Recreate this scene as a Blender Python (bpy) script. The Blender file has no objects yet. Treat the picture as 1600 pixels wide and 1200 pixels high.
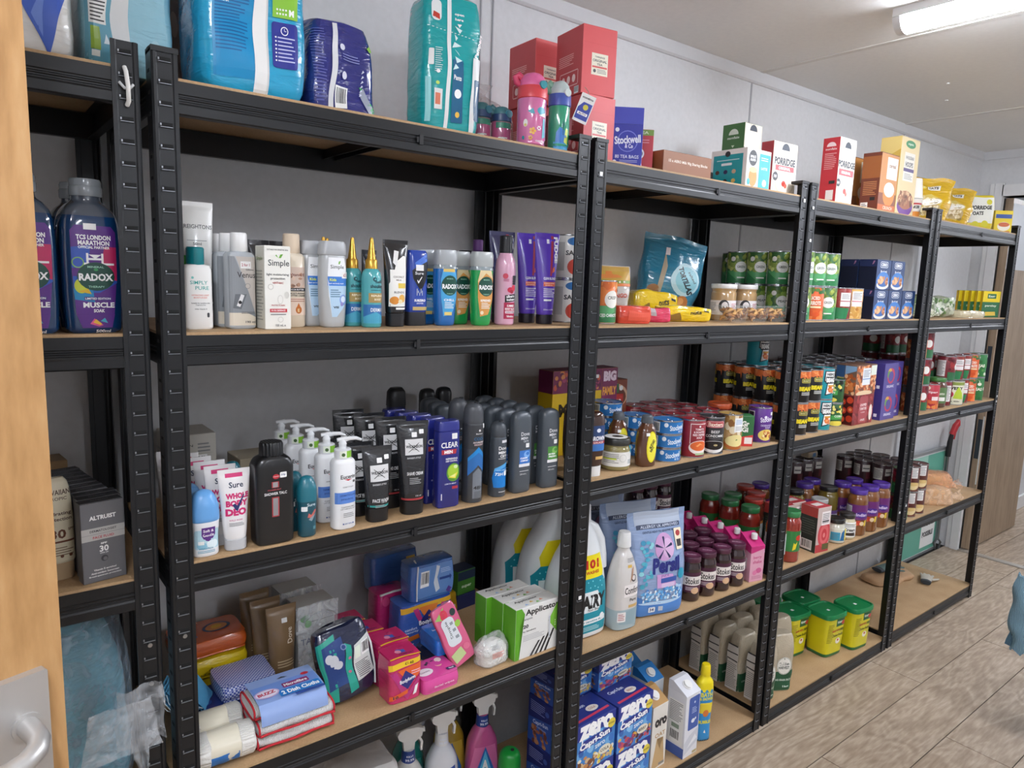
import bpy, bmesh, math, random
from mathutils import Vector, Matrix, noise, Euler
D = bpy.data
SC = bpy.context.scene
COL = SC.collection
rad = math.radians
PI = math.pi

# ---------------------------------------------------------------- camera
cam = D.cameras.new('camera')
cam.sensor_fit = 'HORIZONTAL'; cam.sensor_width = 36.0
cam.lens = 1111.22 * 36.0 / 1600.0
cam.clip_start = 0.02; cam.clip_end = 60
camo = D.objects.new('camera', cam); COL.objects.link(camo)
_r = Vector((0.7883036, -0.61436373, 0.03368458)); _u = Vector((0.06267328, 0.13463786, 0.98891087)); _f = Vector((0.61208619, 0.77745087, -0.1446397))
camo.matrix_world = Matrix(((_r.x, _u.x, -_f.x, -0.25143), (_r.y, _u.y, -_f.y, -1.20414), (_r.z, _u.z, -_f.z, 1.47817), (0, 0, 0, 1)))
SC.camera = camo

# ---------------------------------------------------------------- world, light level
SC.view_settings.view_transform = 'Standard'
SC.view_settings.look = 'None'
SC.view_settings.gamma = 1.0
SC.view_settings.use_curve_mapping = False
SC.view_settings.exposure = 0.0
W = D.worlds.new('world'); SC.world = W; W.use_nodes = True
W.node_tree.nodes['Background'].inputs[0].default_value = (0.85, 0.92, 1.0, 1)
W.node_tree.nodes['Background'].inputs[1].default_value = 0.30
TUBE = 65.0        # brightness of the ceiling battens
BATTENS = [(1.92, -0.17, 1.50), (-0.48, -0.55, 1.50), (3.95, -0.95, 1.50), (0.72, -2.35, 1.15)]   # x, near end y, length along -y; last two unseen, added as fill

# ---------------------------------------------------------------- materials
def lin(c):
    return c / 12.92 if c <= 0.04045 else ((c + 0.055) / 1.055) ** 2.4
def hexc(h):
    h = h.lstrip('#')
    if len(h) == 3: h = ''.join(q * 2 for q in h)
    return tuple(lin(int(h[i:i + 2], 16) / 255) for i in (0, 2, 4)) + (1.0,)
MC = {}
def mat(col, rough=0.45, metal=0.0, coat=0.0, bump=None, bs=40.0, bd=0.002, trans=0.0, emit=0.0, var=0.04, spec=0.5):
    """procedural principled material: colour with fine tonal variation, optional wrinkle relief"""
    key = (col, rough, metal, coat, bump, bs, bd, trans, emit, var, spec)
    if key in MC: return MC[key]
    m = D.materials.new('paint_' + col.lstrip('#')); m.use_nodes = True
    nt = m.node_tree; b = nt.nodes['Principled BSDF']
    c = hexc(col)
    b.inputs['Roughness'].default_value = rough
    b.inputs['Metallic'].default_value = metal
    b.inputs['Coat Weight'].default_value = coat
    b.inputs['Coat Roughness'].default_value = 0.08
    b.inputs['Transmission Weight'].default_value = trans
    b.inputs['Specular IOR Level'].default_value = spec
    b.inputs['Base Color'].default_value = c
    m.diffuse_color = c
    tc = None
    if var > 0:
        tc = nt.nodes.new('ShaderNodeTexCoord')
        n = nt.nodes.new('ShaderNodeTexNoise'); n.inputs['Scale'].default_value = 30; n.inputs['Detail'].default_value = 2
        nt.links.new(tc.outputs['Object'], n.inputs['Vector'])
        mr = nt.nodes.new('ShaderNodeMapRange'); mr.inputs[3].default_value = 1 - var; mr.inputs[4].default_value = 1 + var
        nt.links.new(n.outputs['Fac'], mr.inputs[0])
        mx = nt.nodes.new('ShaderNodeVectorMath'); mx.operation = 'SCALE'; mx.inputs[0].default_value = c[:3]
        nt.links.new(mr.outputs[0], mx.inputs['Scale']); nt.links.new(mx.outputs[0], b.inputs['Base Color'])
    if emit > 0:
        b.inputs['Emission Color'].default_value = c; b.inputs['Emission Strength'].default_value = emit
    if bump:
        if tc is None: tc = nt.nodes.new('ShaderNodeTexCoord')
        if bump == 'crinkle':
            t = nt.nodes.new('ShaderNodeTexVoronoi'); t.inputs['Scale'].default_value = bs; t.feature = 'SMOOTH_F1'; out = t.outputs['Distance']
            n2 = nt.nodes.new('ShaderNodeTexNoise'); n2.inputs['Scale'].default_value = bs * .5
            mxv = nt.nodes.new('ShaderNodeMixRGB'); mxv.inputs[0].default_value = 0.12
            nt.links.new(tc.outputs['Object'], n2.inputs['Vector']); nt.links.new(tc.outputs['Object'], mxv.inputs[1]); nt.links.new(n2.outputs['Color'], mxv.inputs[2])
            nt.links.new(mxv.outputs[0], t.inputs['Vector'])
        elif bump == 'weave':
            t = nt.nodes.new('ShaderNodeTexWave'); t.inputs['Scale'].default_value = bs; t.inputs['Distortion'].default_value = 1.5; out = t.outputs['Fac']
            nt.links.new(tc.outputs['Object'], t.inputs['Vector'])
        elif bump == 'folds':
            mp = nt.nodes.new('ShaderNodeMapping'); mp.inputs['Scale'].default_value = (1, 1, 3.5)
            t = nt.nodes.new('ShaderNodeTexNoise'); t.inputs['Scale'].default_value = bs; t.inputs['Detail'].default_value = 3; t.inputs['Distortion'].default_value = 0.6; out = t.outputs['Fac']
            nt.links.new(tc.outputs['Object'], mp.inputs[0]); nt.links.new(mp.outputs[0], t.inputs['Vector'])
        else:
            t = nt.nodes.new('ShaderNodeTexNoise'); t.inputs['Scale'].default_value = bs; t.inputs['Detail'].default_value = 3; out = t.outputs['Fac']
            nt.links.new(tc.outputs['Object'], t.inputs['Vector'])
        bp = nt.nodes.new('ShaderNodeBump'); bp.inputs['Strength'].default_value = 0.7; bp.inputs['Distance'].default_value = bd
        nt.links.new(out, bp.inputs['Height']); nt.links.new(bp.outputs[0], b.inputs['Normal'])
    MC[key] = m
    return m
def film(col='#ffffff', clear=0.8, rough=0.12, bump=True):
    """thin clear plastic film"""
    key = ('film', col, clear, rough, bump)
    if key in MC: return MC[key]
    m = D.materials.new('clear_film'); m.use_nodes = True; nt = m.node_tree
    for n in list(nt.nodes): nt.nodes.remove(n)
    o = nt.nodes.new('ShaderNodeOutputMaterial'); a = nt.nodes.new('ShaderNodeBsdfTransparent'); b = nt.nodes.new('ShaderNodeBsdfPrincipled')
    mx = nt.nodes.new('ShaderNodeMixShader')
    b.inputs['Base Color'].default_value = hexc(col); b.inputs['Roughness'].default_value = rough
    mx.inputs[0].default_value = 1 - clear
    nt.links.new(a.outputs[0], mx.inputs[1]); nt.links.new(b.outputs[0], mx.inputs[2]); nt.links.new(mx.outputs[0], o.inputs[0])
    if bump:
        tc = nt.nodes.new('ShaderNodeTexCoord'); t = nt.nodes.new('ShaderNodeTexNoise'); t.inputs['Scale'].default_value = 35; t.inputs['Detail'].default_value = 3; t.inputs['Distortion'].default_value = 1
        bp = nt.nodes.new('ShaderNodeBump'); bp.inputs['Distance'].default_value = 0.01
        nt.links.new(tc.outputs['Object'], t.inputs['Vector']); nt.links.new(t.outputs['Fac'], bp.inputs['Height']); nt.links.new(bp.outputs[0], b.inputs['Normal'])
        mr = nt.nodes.new('ShaderNodeMapRange'); mr.inputs[1].default_value = .35; mr.inputs[2].default_value = .7; mr.inputs[3].default_value = (1 - clear) * .5; mr.inputs[4].default_value = min(1, (1 - clear) * 1.6)
        nt.links.new(t.outputs['Fac'], mr.inputs[0]); nt.links.new(mr.outputs[0], mx.inputs[0])
    MC[key] = m
    return m
def grain(name, c1, c2, c3, axis_scale=(1.2, 14, 14), rough=0.4, ring=3.0, randomize=True, bump=0.0006):
    """wood grain stretched along local x"""
    m = D.materials.new(name); m.use_nodes = True; nt = m.node_tree; b = nt.nodes['Principled BSDF']
    tc = nt.nodes.new('ShaderNodeTexCoord'); mp = nt.nodes.new('ShaderNodeMapping'); mp.inputs['Scale'].default_value = axis_scale
    nt.links.new(tc.outputs['Object'], mp.inputs[0])
    if randomize:
        oi = nt.nodes.new('ShaderNodeObjectInfo'); ml = nt.nodes.new('ShaderNodeVectorMath'); ml.operation = 'SCALE'; ml.inputs[0].default_value = (37, 53, 11)
        nt.links.new(oi.outputs['Random'], ml.inputs['Scale']); nt.links.new(ml.outputs[0], mp.inputs['Location'])
    n1 = nt.nodes.new('ShaderNodeTexNoise'); n1.inputs['Scale'].default_value = 1.0; n1.inputs['Detail'].default_value = 3; n1.inputs['Distortion'].default_value = 0.8
    nt.links.new(mp.outputs[0], n1.inputs['Vector'])
    mu = nt.nodes.new('ShaderNodeMath'); mu.operation = 'MULTIPLY'; mu.inputs[1].default_value = ring * 6; nt.links.new(n1.outputs['Fac'], mu.inputs[0])
    sn = nt.nodes.new('ShaderNodeMath'); sn.operation = 'SINE'; nt.links.new(mu.outputs[0], sn.inputs[0])
    n2 = nt.nodes.new('ShaderNodeTexNoise'); n2.inputs['Scale'].default_value = 7; n2.inputs['Detail'].default_value = 4
    mp2 = nt.nodes.new('ShaderNodeMapping'); mp2.inputs['Scale'].default_value = tuple(q * (1 if i == 0 else 2.2) for i, q in enumerate(axis_scale))
    nt.links.new(tc.outputs['Object'], mp2.inputs[0]); nt.links.new(mp2.outputs[0], n2.inputs['Vector'])
    ad = nt.nodes.new('ShaderNodeMath'); ad.operation = 'MULTIPLY_ADD'; ad.inputs[1].default_value = 0.11; nt.links.new(sn.outputs[0], ad.inputs[0]); nt.links.new(n2.outputs['Fac'], ad.inputs[2])
    cr = nt.nodes.new('ShaderNodeValToRGB'); e = cr.color_ramp.elements
    e[0].position = 0.22; e[0].color = hexc(c1); e[1].position = 0.8; e[1].color = hexc(c3); q = e.new(0.5); q.color = hexc(c2)
    nt.links.new(ad.outputs[0], cr.inputs[0]); nt.links.new(cr.outputs[0], b.inputs['Base Color'])
    b.inputs['Roughness'].default_value = rough
    bp = nt.nodes.new('ShaderNodeBump'); bp.inputs['Strength'].default_value = .4; bp.inputs['Distance'].default_value = bump
    nt.links.new(ad.outputs[0], bp.inputs['Height']); nt.links.new(bp.outputs[0], b.inputs['Normal'])
    return m
def speck(name, c1, c2, rough=0.7, scale=220, contrast=(0.35, 0.65)):
    """pressed fibre board / roughcast: fine two-tone speckle"""
    m = D.materials.new(name); m.use_nodes = True; nt = m.node_tree; b = nt.nodes['Principled BSDF']
    tc = nt.nodes.new('ShaderNodeTexCoord'); n = nt.nodes.new('ShaderNodeTexNoise'); n.inputs['Scale'].default_value = scale; n.inputs['Detail'].default_value = 3
    n2 = nt.nodes.new('ShaderNodeTexNoise'); n2.inputs['Scale'].default_value = scale / 25; n2.inputs['Detail'].default_value = 2
    nt.links.new(tc.outputs['Object'], n.inputs['Vector']); nt.links.new(tc.outputs['Object'], n2.inputs['Vector'])
    a = nt.nodes.new('ShaderNodeMath'); a.operation = 'MULTIPLY_ADD'; a.inputs[1].default_value = 0.5; nt.links.new(n2.outputs['Fac'], a.inputs[0])
    h = nt.nodes.new('ShaderNodeMath'); h.operation = 'MULTIPLY'; h.inputs[1].default_value = .5; nt.links.new(n.outputs['Fac'], h.inputs[0]); nt.links.new(h.outputs[0], a.inputs[2])
    cr = nt.nodes.new('ShaderNodeValToRGB'); e = cr.color_ramp.elements
    e[0].position, e[1].position = contrast; e[0].color = hexc(c1); e[1].color = hexc(c2)
    nt.links.new(a.outputs[0], cr.inputs[0]); nt.links.new(cr.outputs[0], b.inputs['Base Color'])
    b.inputs['Roughness'].default_value = rough
    bp = nt.nodes.new('ShaderNodeBump'); bp.inputs['Strength'].default_value = .25; bp.inputs['Distance'].default_value = .001
    nt.links.new(n.outputs['Fac'], bp.inputs['Height']); nt.links.new(bp.outputs[0], b.inputs['Normal'])
    return m

# ---------------------------------------------------------------- mesh helpers (metres)
def new_mesh(name, verts, faces, mats, fm=None, smooth=35):
    me = D.meshes.new(name); me.from_pydata([tuple(v) for v in verts], [], faces)
    for m in mats: me.materials.append(m)
    if fm: me.polygons.foreach_set('material_index', fm)
    if smooth:
        me.polygons.foreach_set('use_smooth', [True] * len(me.polygons))
        me.set_sharp_from_angle(angle=rad(smooth))
    me.update()
    return me
def link(name, me, parent=None, loc=None, rot=None):
    o = D.objects.new(name, me); COL.objects.link(o)
    if parent is not None: o.parent = parent
    if loc is not None: o.location = loc
    if rot is not None: o.rotation_euler = rot
    return o
def tag(o, label=None, cat=None, group=None, kind=None):
    if label: o['label'] = label
    if cat: o['category'] = cat
    if group: o['group'] = group
    if kind: o['kind'] = kind
    return o
class MB:
    """collects boxes, prisms and tubes into one mesh"""
    def __init__(s): s.v = []; s.f = []; s.m = []
    def add(s, v, f, mi=0):
        k = len(s.v); s.v += [tuple(q) for q in v]; s.f += [tuple(i + k for i in q) for q in f]; s.m += [mi] * len(f); return s
    def box(s, x0, x1, y0, y1, z0, z1, mi=0):
        v = [(x, y, z) for z in (z0, z1) for y in (y0, y1) for x in (x0, x1)]
        return s.add(v, [(0, 2, 3, 1), (4, 5, 7, 6), (0, 1, 5, 4), (2, 6, 7, 3), (0, 4, 6, 2), (1, 3, 7, 5)], mi)
    def extr(s, prof, a0, a1, axis='x', mi=0):
        """closed 2d profile extruded along an axis; profile (p,q): axis x -> (y,z), axis y -> (x,z), axis z -> (x,y)"""
        def P(p, q, t): return {'x': (t, p, q), 'y': (p, t, q), 'z': (p, q, t)}[axis]
        n = len(prof); v = [P(p, q, a0) for p, q in prof] + [P(p, q, a1) for p, q in prof]
        f = [(i, (i + 1) % n, (i + 1) % n + n, i + n) for i in range(n)] + [tuple(range(n))[::-1], tuple(range(n, 2 * n))]
        return s.add(v, f, mi)
    def tube(s, pts, r, seg=10, mi=0, caps=True):
        pts = [Vector(p) for p in pts]; rr = r if isinstance(r, (list, tuple)) else [r] * len(pts)
        v = []; f = []; ref = None
        for i, p in enumerate(pts):
            t = (pts[min(i + 1, len(pts) - 1)] - pts[max(i - 1, 0)]).normalized()
            if ref is None: ref = t.orthogonal().normalized()
            ref = (ref - t * ref.dot(t)).normalized(); b = t.cross(ref)
            for k in range(seg):
                a = 2 * PI * k / seg; v.append(p + (ref * math.cos(a) + b * math.sin(a)) * rr[i])
        for i in range(len(pts) - 1):
            for k in range(seg):
                f.append((i * seg + k, i * seg + (k + 1) % seg, (i + 1) * seg + (k + 1) % seg, (i + 1) * seg + k))
        if caps: f += [tuple(range(seg))[::-1], tuple(range((len(pts) - 1) * seg, len(pts) * seg))]
        return s.add(v, f, mi)
    def mesh(s, name, mats, smooth=35):
        me = new_mesh(name, s.v, s.f, mats if isinstance(mats, (list, tuple)) else [mats], s.m, smooth)
        bm = bmesh.new(); bm.from_mesh(me); bmesh.ops.recalc_face_normals(bm, faces=bm.faces); bm.to_mesh(me); bm.free()
        return me
    def obj(s, name, mats, parent=None, smooth=35, loc=None, rot=None):
        return link(name, s.mesh(name, mats, smooth), parent, loc, rot)
def empty(name, loc=(0, 0, 0), rz=0):
    o = D.objects.new(name, None); COL.objects.link(o); o.location = loc; o.rotation_euler = (0, 0, rz); o.empty_display_size = .05
    return o

# ================================================================ THE ROOM
M_wall = speck('wall_vinyl', '#d2d3d4', '#dddee0', 0.55, 60, (.3, .7))
M_ceil = speck('ceiling_vinyl', '#e4e4e2', '#ecece9', 0.6, 60, (.3, .7))
M_trim = mat('#d6d7d9', .4); M_white = mat('#e6e6e6', .4)
M_floor = grain('vinyl_plank', '#927f6b', '#a89580', '#bfaf9c', (2.0, 6.0, 6.0), .42, 9.0)
M_seam = mat('#1d1814', .9)
M_oak = grain('oak_veneer', '#a57b4b', '#ba8f5d', '#c9a272', (9, 9, .9), .42, 2.0, False)
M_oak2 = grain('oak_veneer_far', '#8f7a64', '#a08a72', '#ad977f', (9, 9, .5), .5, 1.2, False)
CEIL = 2.265; WY = 0.43; EX = 4.313
fl = MB().box(-1.6, 7.5, -3.6, 1.0, -.05, -.003).obj('floor', M_seam); tag(fl, 'grey brown oak effect plank floor', kind='structure')
P0 = -.007; PW = .1935; PL = 1.335
offs = [2.588, 1.853, 2.303, 2.03, 1.62, 2.45, 2.2, 1.9]
pm = MB().box(0, PL - .003, 0, PW - .003, -.004, 0).mesh('plank', M_floor)
for r in range(-18, 4):
    y0 = P0 + r * PW; off = offs[(-r - 1) % 8] if r < 0 else [1.45, 2.2, 1.7, 1.1][r % 4]
    x = off - 4 * PL
    while x < 6.9 and not (y0 < -1.7 and x > 4.2):
        if x + PL > -1.5 and not (y0 > .36 and x < 4.2): link('plank', pm, fl, (x, y0, 0))
        x += PL
th = MB().box(4.29, 4.335, -.53, .3, 0, .006).obj('trim_1', mat('#b9b5ae', .35, .6)); tag(th, 'pale metal threshold strip across the doorway', kind='structure')
# long wall with vertical panel joints
wb = MB().box(-1.6, EX + .1, WY, WY + .1, 0, CEIL + .1).obj('wall_back', M_wall); tag(wb, 'white textured panel wall behind the shelving', kind='structure')
for x in (-.3, 2.105, 3.34): MB().box(x - .004, x + .004, WY - .0022, WY, 0, CEIL - .045).obj('panel_joint', mat('#a9aaae', .4), wb)
for x in (.888, .927): MB().box(x - .0015, x + .0015, WY - .004, WY, 0, CEIL - .045).obj('panel_joint', mat('#b0b1b5', .4), wb)
tr = MB().extr([(WY - .012, CEIL), (WY - .012, CEIL - .038), (WY - .006, CEIL - .044), (WY + .002, CEIL - .044), (WY + .002, CEIL)], -1.6, EX, 'x').obj('trim_2', M_trim); tag(tr, 'white cornice strip along the long wall', kind='structure')
# ceiling: boards with cover strips
ce = MB().box(-1.6, 7.5, -3.6, 1.0, CEIL, CEIL + .08).obj('ceiling', M_ceil); tag(ce, 'off white panelled ceiling', kind='structure')
for x in (-.21, .965, 2.145, 3.326): MB().box(x - .012, x + .012, -3.6, WY - .012, CEIL - .0025, CEIL + .001).obj('joint_strip', mat('#d9d7d2', .5), ce)
scr = MB().tube([(0, 0, 0), (0, 0, -.003)], .006, 10).mesh('screw_cap', mat('#f2f2f0', .4))
for x, y in ((1.55, .02), (2.75, .02), (3.0, .12), (1.25, -.3), (2.75, -.45), (3.9, -.1)): link('screw_cap', scr, ce, (x, y, CEIL))
# end wall with doorway
we = MB().box(EX, EX + .1, .31, WY, 0, CEIL).box(EX, EX + .1, -.56, .31, 2.02, CEIL).box(EX, EX + .1, -3.6, -.56, 0, CEIL).obj('wall_end', M_wall); tag(we, 'white end wall with a doorway beside the last shelf', kind='structure')
tr = MB().box(EX - .012, EX, -3.6, WY - .012, CEIL - .044, CEIL).obj('trim_3', M_trim); tag(tr, 'white cornice strip above the doorway', kind='structure')
ar = MB().extr([(EX - .02, .305), (EX - .02, .345), (EX - .012, .35), (EX - .014, .37), (EX, .375), (EX + .1, .375), (EX + .1, .305)], 0, 2.09, 'z').box(EX - .02, EX + .1, -.58, .31, 2.02, 2.08).box(EX - .02, EX + .1, -.62, -.56, 0, 2.08).obj('trim_4', M_white); tag(ar, 'white moulded architrave around the doorway', kind='structure')
do = MB().box(4.338, 5.10, .262, .304, .008, 2.012).obj('door_1', M_oak2); tag(do, 'open oak door seen through the far doorway', kind='structure')
MB().box(4.345, 4.72, .2605, .262, 1.63, 1.985).obj('paper_notice', mat('#c9ccd0', .6), do)
MB().box(4.3365, 4.338, .272, .294, .55, .78).box(4.3365, 4.338, .272, .294, 1.0, 1.2).obj('latch_plate', mat('#27303a', .5), do)
MB().box(4.3362, 4.338, .264, .27, .40, .80).obj('sticker_strip', mat('#d8d8d6', .5), do)
MB().box(4.325, 4.338, .300, .312, .004, 2.012).obj('gap_shade', mat('#1b1a19', .7), do)  # dark strip painted in for the shade between frame and door
wf = MB().box(5.1, 7.5, .40, .5, 0, CEIL).obj('wall_passage', M_wall); tag(wf, 'white passage wall beyond the open far door', kind='structure')
bb = MB().box(5.1, 7.5, .385, .40, 0, .09).obj('baseboard_passage', M_white); tag(bb, 'white skirting board in the passage', kind='structure')
w = MB().box(7.4, 7.5, -3.6, .5, 0, CEIL).obj('wall_far', M_wall); tag(w, 'white wall at the far end of the passage', kind='structure')
w = MB().box(-1.6, -1.5, -3.6, .5, 0, CEIL).obj('wall_left', M_wall); tag(w, 'white wall behind the open door', kind='structure')
w = MB().box(-1.6, 7.5, -3.6, -3.5, 0, CEIL).obj('wall_front', M_wall); tag(w, 'white wall opposite the shelving', kind='structure')
# near door with lever handle
dd = Vector((.956, .294, 0)).normalized()
nd = empty('door_2', (-.178, -.290, 0), math.atan2(dd.y, dd.x)); tag(nd, 'light oak door standing open at the left edge', kind='structure')
MB().box(-.82, 0, 0, .044, .01, 2.04).obj('leaf', M_oak, nd)
M_alu = mat('#bdbbb8', .36, .55)
mb = MB(); mb.extr([(-0.0755, .885), (-0.0220, .885), (-0.0200, .887), (-0.0200, 1.028), (-0.0220, 1.03), (-0.0755, 1.03), (-0.0775, 1.028), (-0.0775, .887)], -.011, 0, 'y')
hd = mb.obj('handle_plate', M_alu, nd)
mb = MB(); mb.tube([(-0.0440, -.010, .972), (-0.0440, -.030, .972), (-0.0450, -.044, .970), (-0.0510, -.054, .966), (-0.0650, -.060, .961), (-0.0910, -.061, .957), (-0.1460, -.061, .955)], [.0115, .0112, .0112, .0112, .011, .0108, .0105], 18)
mb.tube([(-0.0440, -.009, .972), (-0.0440, -.0145, .972)], .0155, 20)
mb.obj('lever', M_alu, nd, 60)

# ---------------------------------------------------------------- ceiling battens: one in view, one inferred, the rest added
M_tube = mat('#eff4ff', .5, emit=TUBE, var=0)
for i, (x, y, L) in enumerate(BATTENS):
    t = empty('ceiling_batten', (x, y, CEIL))
    MB().box(-.045, .045, -L, 0, -.022, 0).obj('housing', mat('#e4e4e2', .4), t)
    prof = [(.042 * math.cos(a), -.022 + .038 * math.sin(a)) for a in [PI + PI * k / 10 for k in range(11)]]
    MB().extr(prof, -L + .02, -.02, 'y').obj('diffuser', M_tube, t, 60)
    for yy in (-.02, -L): MB().extr([(p * 1.04, q * 1.02) for p, q in prof], yy, yy + .02, 'y').obj('end_cap', mat('#d9d9d8', .4), t, 60)
    tag(t, ['lit white ceiling batten light nearest the top shelves', 'lit ceiling batten light above the open near door', 'lit unseen batten light added to brighten the far end', 'lit unseen batten light added as fill from the front'][i], 'light', 'ceiling battens')
t = empty('ceiling_batten', (6.0, -.6, CEIL)); MB().box(-.045, .045, -.6, .6, -.05, 0).obj('diffuser', M_tube, t); tag(t, 'lit unseen batten light added to brighten the passage', 'light', 'ceiling battens')  # assumed lamp, added out of view to keep the passage bright

# ================================================================ SHELVING UNITS
M_steel = mat('#141619', .38, .12, var=.05)
M_lip_bright = mat('#9a9da2', .3, .6, var=0)  # worn slot lips, with the light they catch put into the colour
M_slot_shade = mat('#060607', .8, var=0)  # near-black pieces painted in for the shade inside the slots
M_board = speck('fibre_board', '#a8875f', '#c0a079', .65, 260, (.32, .68))
PITCH = .916; UW = .9; UD = .4; PW_ = .0365
TIER = {-1: (.05, .545, .988, 1.378, 1.766), 0: (.05, .587, .996, 1.378, 1.763), 1: (.046, .542, .998, 1.376, 1.760), 2: (.052, .553, .996, 1.381, 1.761), 3: (.066, .542, .996, 1.381, 1.766)}
def ux(k): return k * PITCH
def post_mesh(sx, sy, slots=True):
    """rolled angle post, corner at origin, flanges along +sx and +sy"""
    w, t = PW_, .0016
    P = [(0, .003), (0, w), (t, w), (t, .005), (.004, t + .0012), (.0075, t + .0012), (.0085, t + .0022), (.028, t + .0022), (.029, t + .0012), (w, t + .0012), (w, -.0004), (.031, -.0004), (.029, .0012), (.0085, .0012), (.0065, -.0004), (.003, 0)]
    mb = MB(); mb.extr([(sx * p, sy * q) for p, q in P], 0, 1.8, 'z')
    return mb.mesh('post', M_steel, 30)
def slot_mesh(sx, sy):
    """punched slots as flat dark shade pieces with a bent lower lip on the front flange, round-cornered, plus slots on the side flange"""
    mb = MB(); z = .035
    while z < 1.79:
        c = sx * .0185; x0, x1 = c - .0085, c + .0085; y = sy * .0011
        ya, yb = sorted((y, y + sy * .0004))
        mb.box(x0, x1, ya, yb, z, z + .0062, 1)
        lip = sorted((sy * -.0012, y)); mb.box(x0 - .0005, x1 + .0005, lip[0], lip[1], z - .0016, z - .0007, 0); mb.box(x0, x1, lip[0] * .6, lip[1], z - .0007, z, 2); mb.box(x0 - .0004, x0 + .0014, lip[0] * .4, lip[1], z + .0018, z + .0048, 2)
        a = sorted((sx * -.0003, sx * .0004)); b = sorted((sy * .012, sy * .026)); mb.box(a[0], a[1], b[0], b[1], z + .016, z + .021, 1)
        z += .0312
    return mb.mesh('slot_row', [M_steel, M_slot_shade, M_lip_bright], 0)
PM = {(sx, sy): post_mesh(sx, sy) for sx in (1, -1) for sy in (1, -1)}
SM = {(sx, sy): slot_mesh(sx, sy) for sx in (1, -1) for sy in (1, -1)}
BP = [(.003, 0), (.003, -.018), (.0045, -.0195), (.0045, -.0215), (.003, -.023), (.003, -.0245), (.0045, -.026), (.0045, -.028), (.003, -.0295), (.003, -.031), (.0015, -.034), (.0015, -.047), (.004, -.049), (.018, -.049), (.018, -.0475), (.006, -.0475), (.006, -.0015), (.02, -.0015), (.02, 0)]
beam_f = MB().extr(BP, .003, UW - .003, 'x').mesh('beam', M_steel, 25)
beam_b = MB().extr([(UD - p, q) for p, q in BP], .003, UW - .003, 'x').mesh('beam', M_steel, 25)
beam_l = MB().extr(BP, .003, UD - .003, 'y').mesh('beam', M_steel, 25)
beam_r = MB().extr([(UW - p, q) for p, q in BP], .003, UD - .003, 'y').mesh('beam', M_steel, 25)
board_m = MB().box(.004, UW - .004, .0045, UD - .0045, -.006, 0).mesh('board', M_board)
brace_m = MB().extr([(-.015, 0), (-.015, -.02), (-.013, -.02), (-.013, -.002), (.013, -.002), (.013, -.02), (.015, -.02), (.015, 0)], .006, UD - .006, 'y').mesh('cross_bar', M_steel)
clip_m = MB().box(-.004, .004, -.0015, .002, -.034, -.016).box(-.009, -.004, -.0005, .002, -.03, -.02).mesh('bar_clip', mat('#16171a', .5))
cap_m = {s: MB().box(min(0, s * .038), max(0, s * .038), -.001, .037, 1.795, 1.803).mesh('post_cap', mat('#1c1e21', .5)) for s in (1, -1)}
UL = {-1: 'black steel shelving unit at the left, half hidden by the oak door', 0: 'black steel shelving unit with toiletries between door and tins', 1: 'black steel shelving unit with soups and laundry products', 2: 'black steel shelving unit with bean tins and sauces', 3: 'black steel shelving unit at the far end by the doorway'}
for k in range(-1, 4):
    t = empty('shelving_unit', (ux(k), 0, 0)); tag(t, UL[k], 'shelving', 'row of black shelving units')
    for sx in (1, -1):
        for sy in (1, -1):
            p = link('post', PM[(sx, sy)], t, (0 if sx > 0 else UW, 0 if sy > 0 else UD, 0))
            if sy > 0: tag(link('slot_row', SM[(sx, sy)], p), kind='stuff')
            if sy > 0 and not (k == -1): link('post_cap', cap_m[sx], p)
    for j, z in enumerate(TIER[k]):
        z5 = z - .0055
        for m in (beam_f, beam_b, beam_l, beam_r): link('beam', m, t, (0, 0, z5 + .001))
        link('board', board_m, t, (0, 0, z)); link('cross_bar', brace_m, t, (UW / 2, 0, z - .0062)); link('bar_clip', clip_m, t, (UW / 2 + .01, 0, z5))
# small white plugs / price dots on the posts, a hook, bolts
def on_post(k, right, z, w, h, m, name, dx=0, th=.0012):
    x = ux(k) + (UW - .0185 if right else .0185) + dx
    return MB().box(x - w / 2, x + w / 2, -.0004 - th, -.0004, z - h / 2, z + h / 2).obj(name, m)
def units(): return {round(o.location.x / PITCH): o for o in COL.objects if o.name.startswith('shelving_unit')}
UN = units()
def stick(o, k):
    o.parent = UN[k]; o.location = (-ux(k), 0, 0)
for k, right, z in ((1, False, 1.725), (1, True, 1.745), (2, False, 1.728), (2, False, 1.63), (1, False, .70), (2, True, .6), (3, False, .62), (3, True, .985), (3, True, 1.01)):
    stick(on_post(k, right, z, .009, .009, mat('#f4f4f2', .4), 'white_sticker'), k)
for k, right, z in ((-1, True, .872), (-1, True, .805), (0, False, .872)):
    o = MB().tube([(0, 0, 0), (0, -.003, 0)], .0035, 12).obj('rivet', mat('#9a9a98', .3, .8)); o.parent = UN[k]; o.location = ((UW - .0185 if right else .0185), -.001, z)
mb = MB(); mb.tube([(0, -.004, -.025), (.001, -.011, -.02), (.0005, -.014, 0), (-.0015, -.013, .02), (-.002, -.006, .027)], .0031, 10)
o = mb.obj('plastic_hook', mat('#ecebe6', .35), None, 60); o.parent = UN[-1]; o.location = (UW - .0185, 0, 1.735)
MB().tube([(-.009, -.003, .006), (-.003, -.007, -.002), (.004, -.007, -.001), (.009, -.003, .005)], .0022, 8).obj('hook_clip', mat('#cfd0d0', .3), o, 60)

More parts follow.
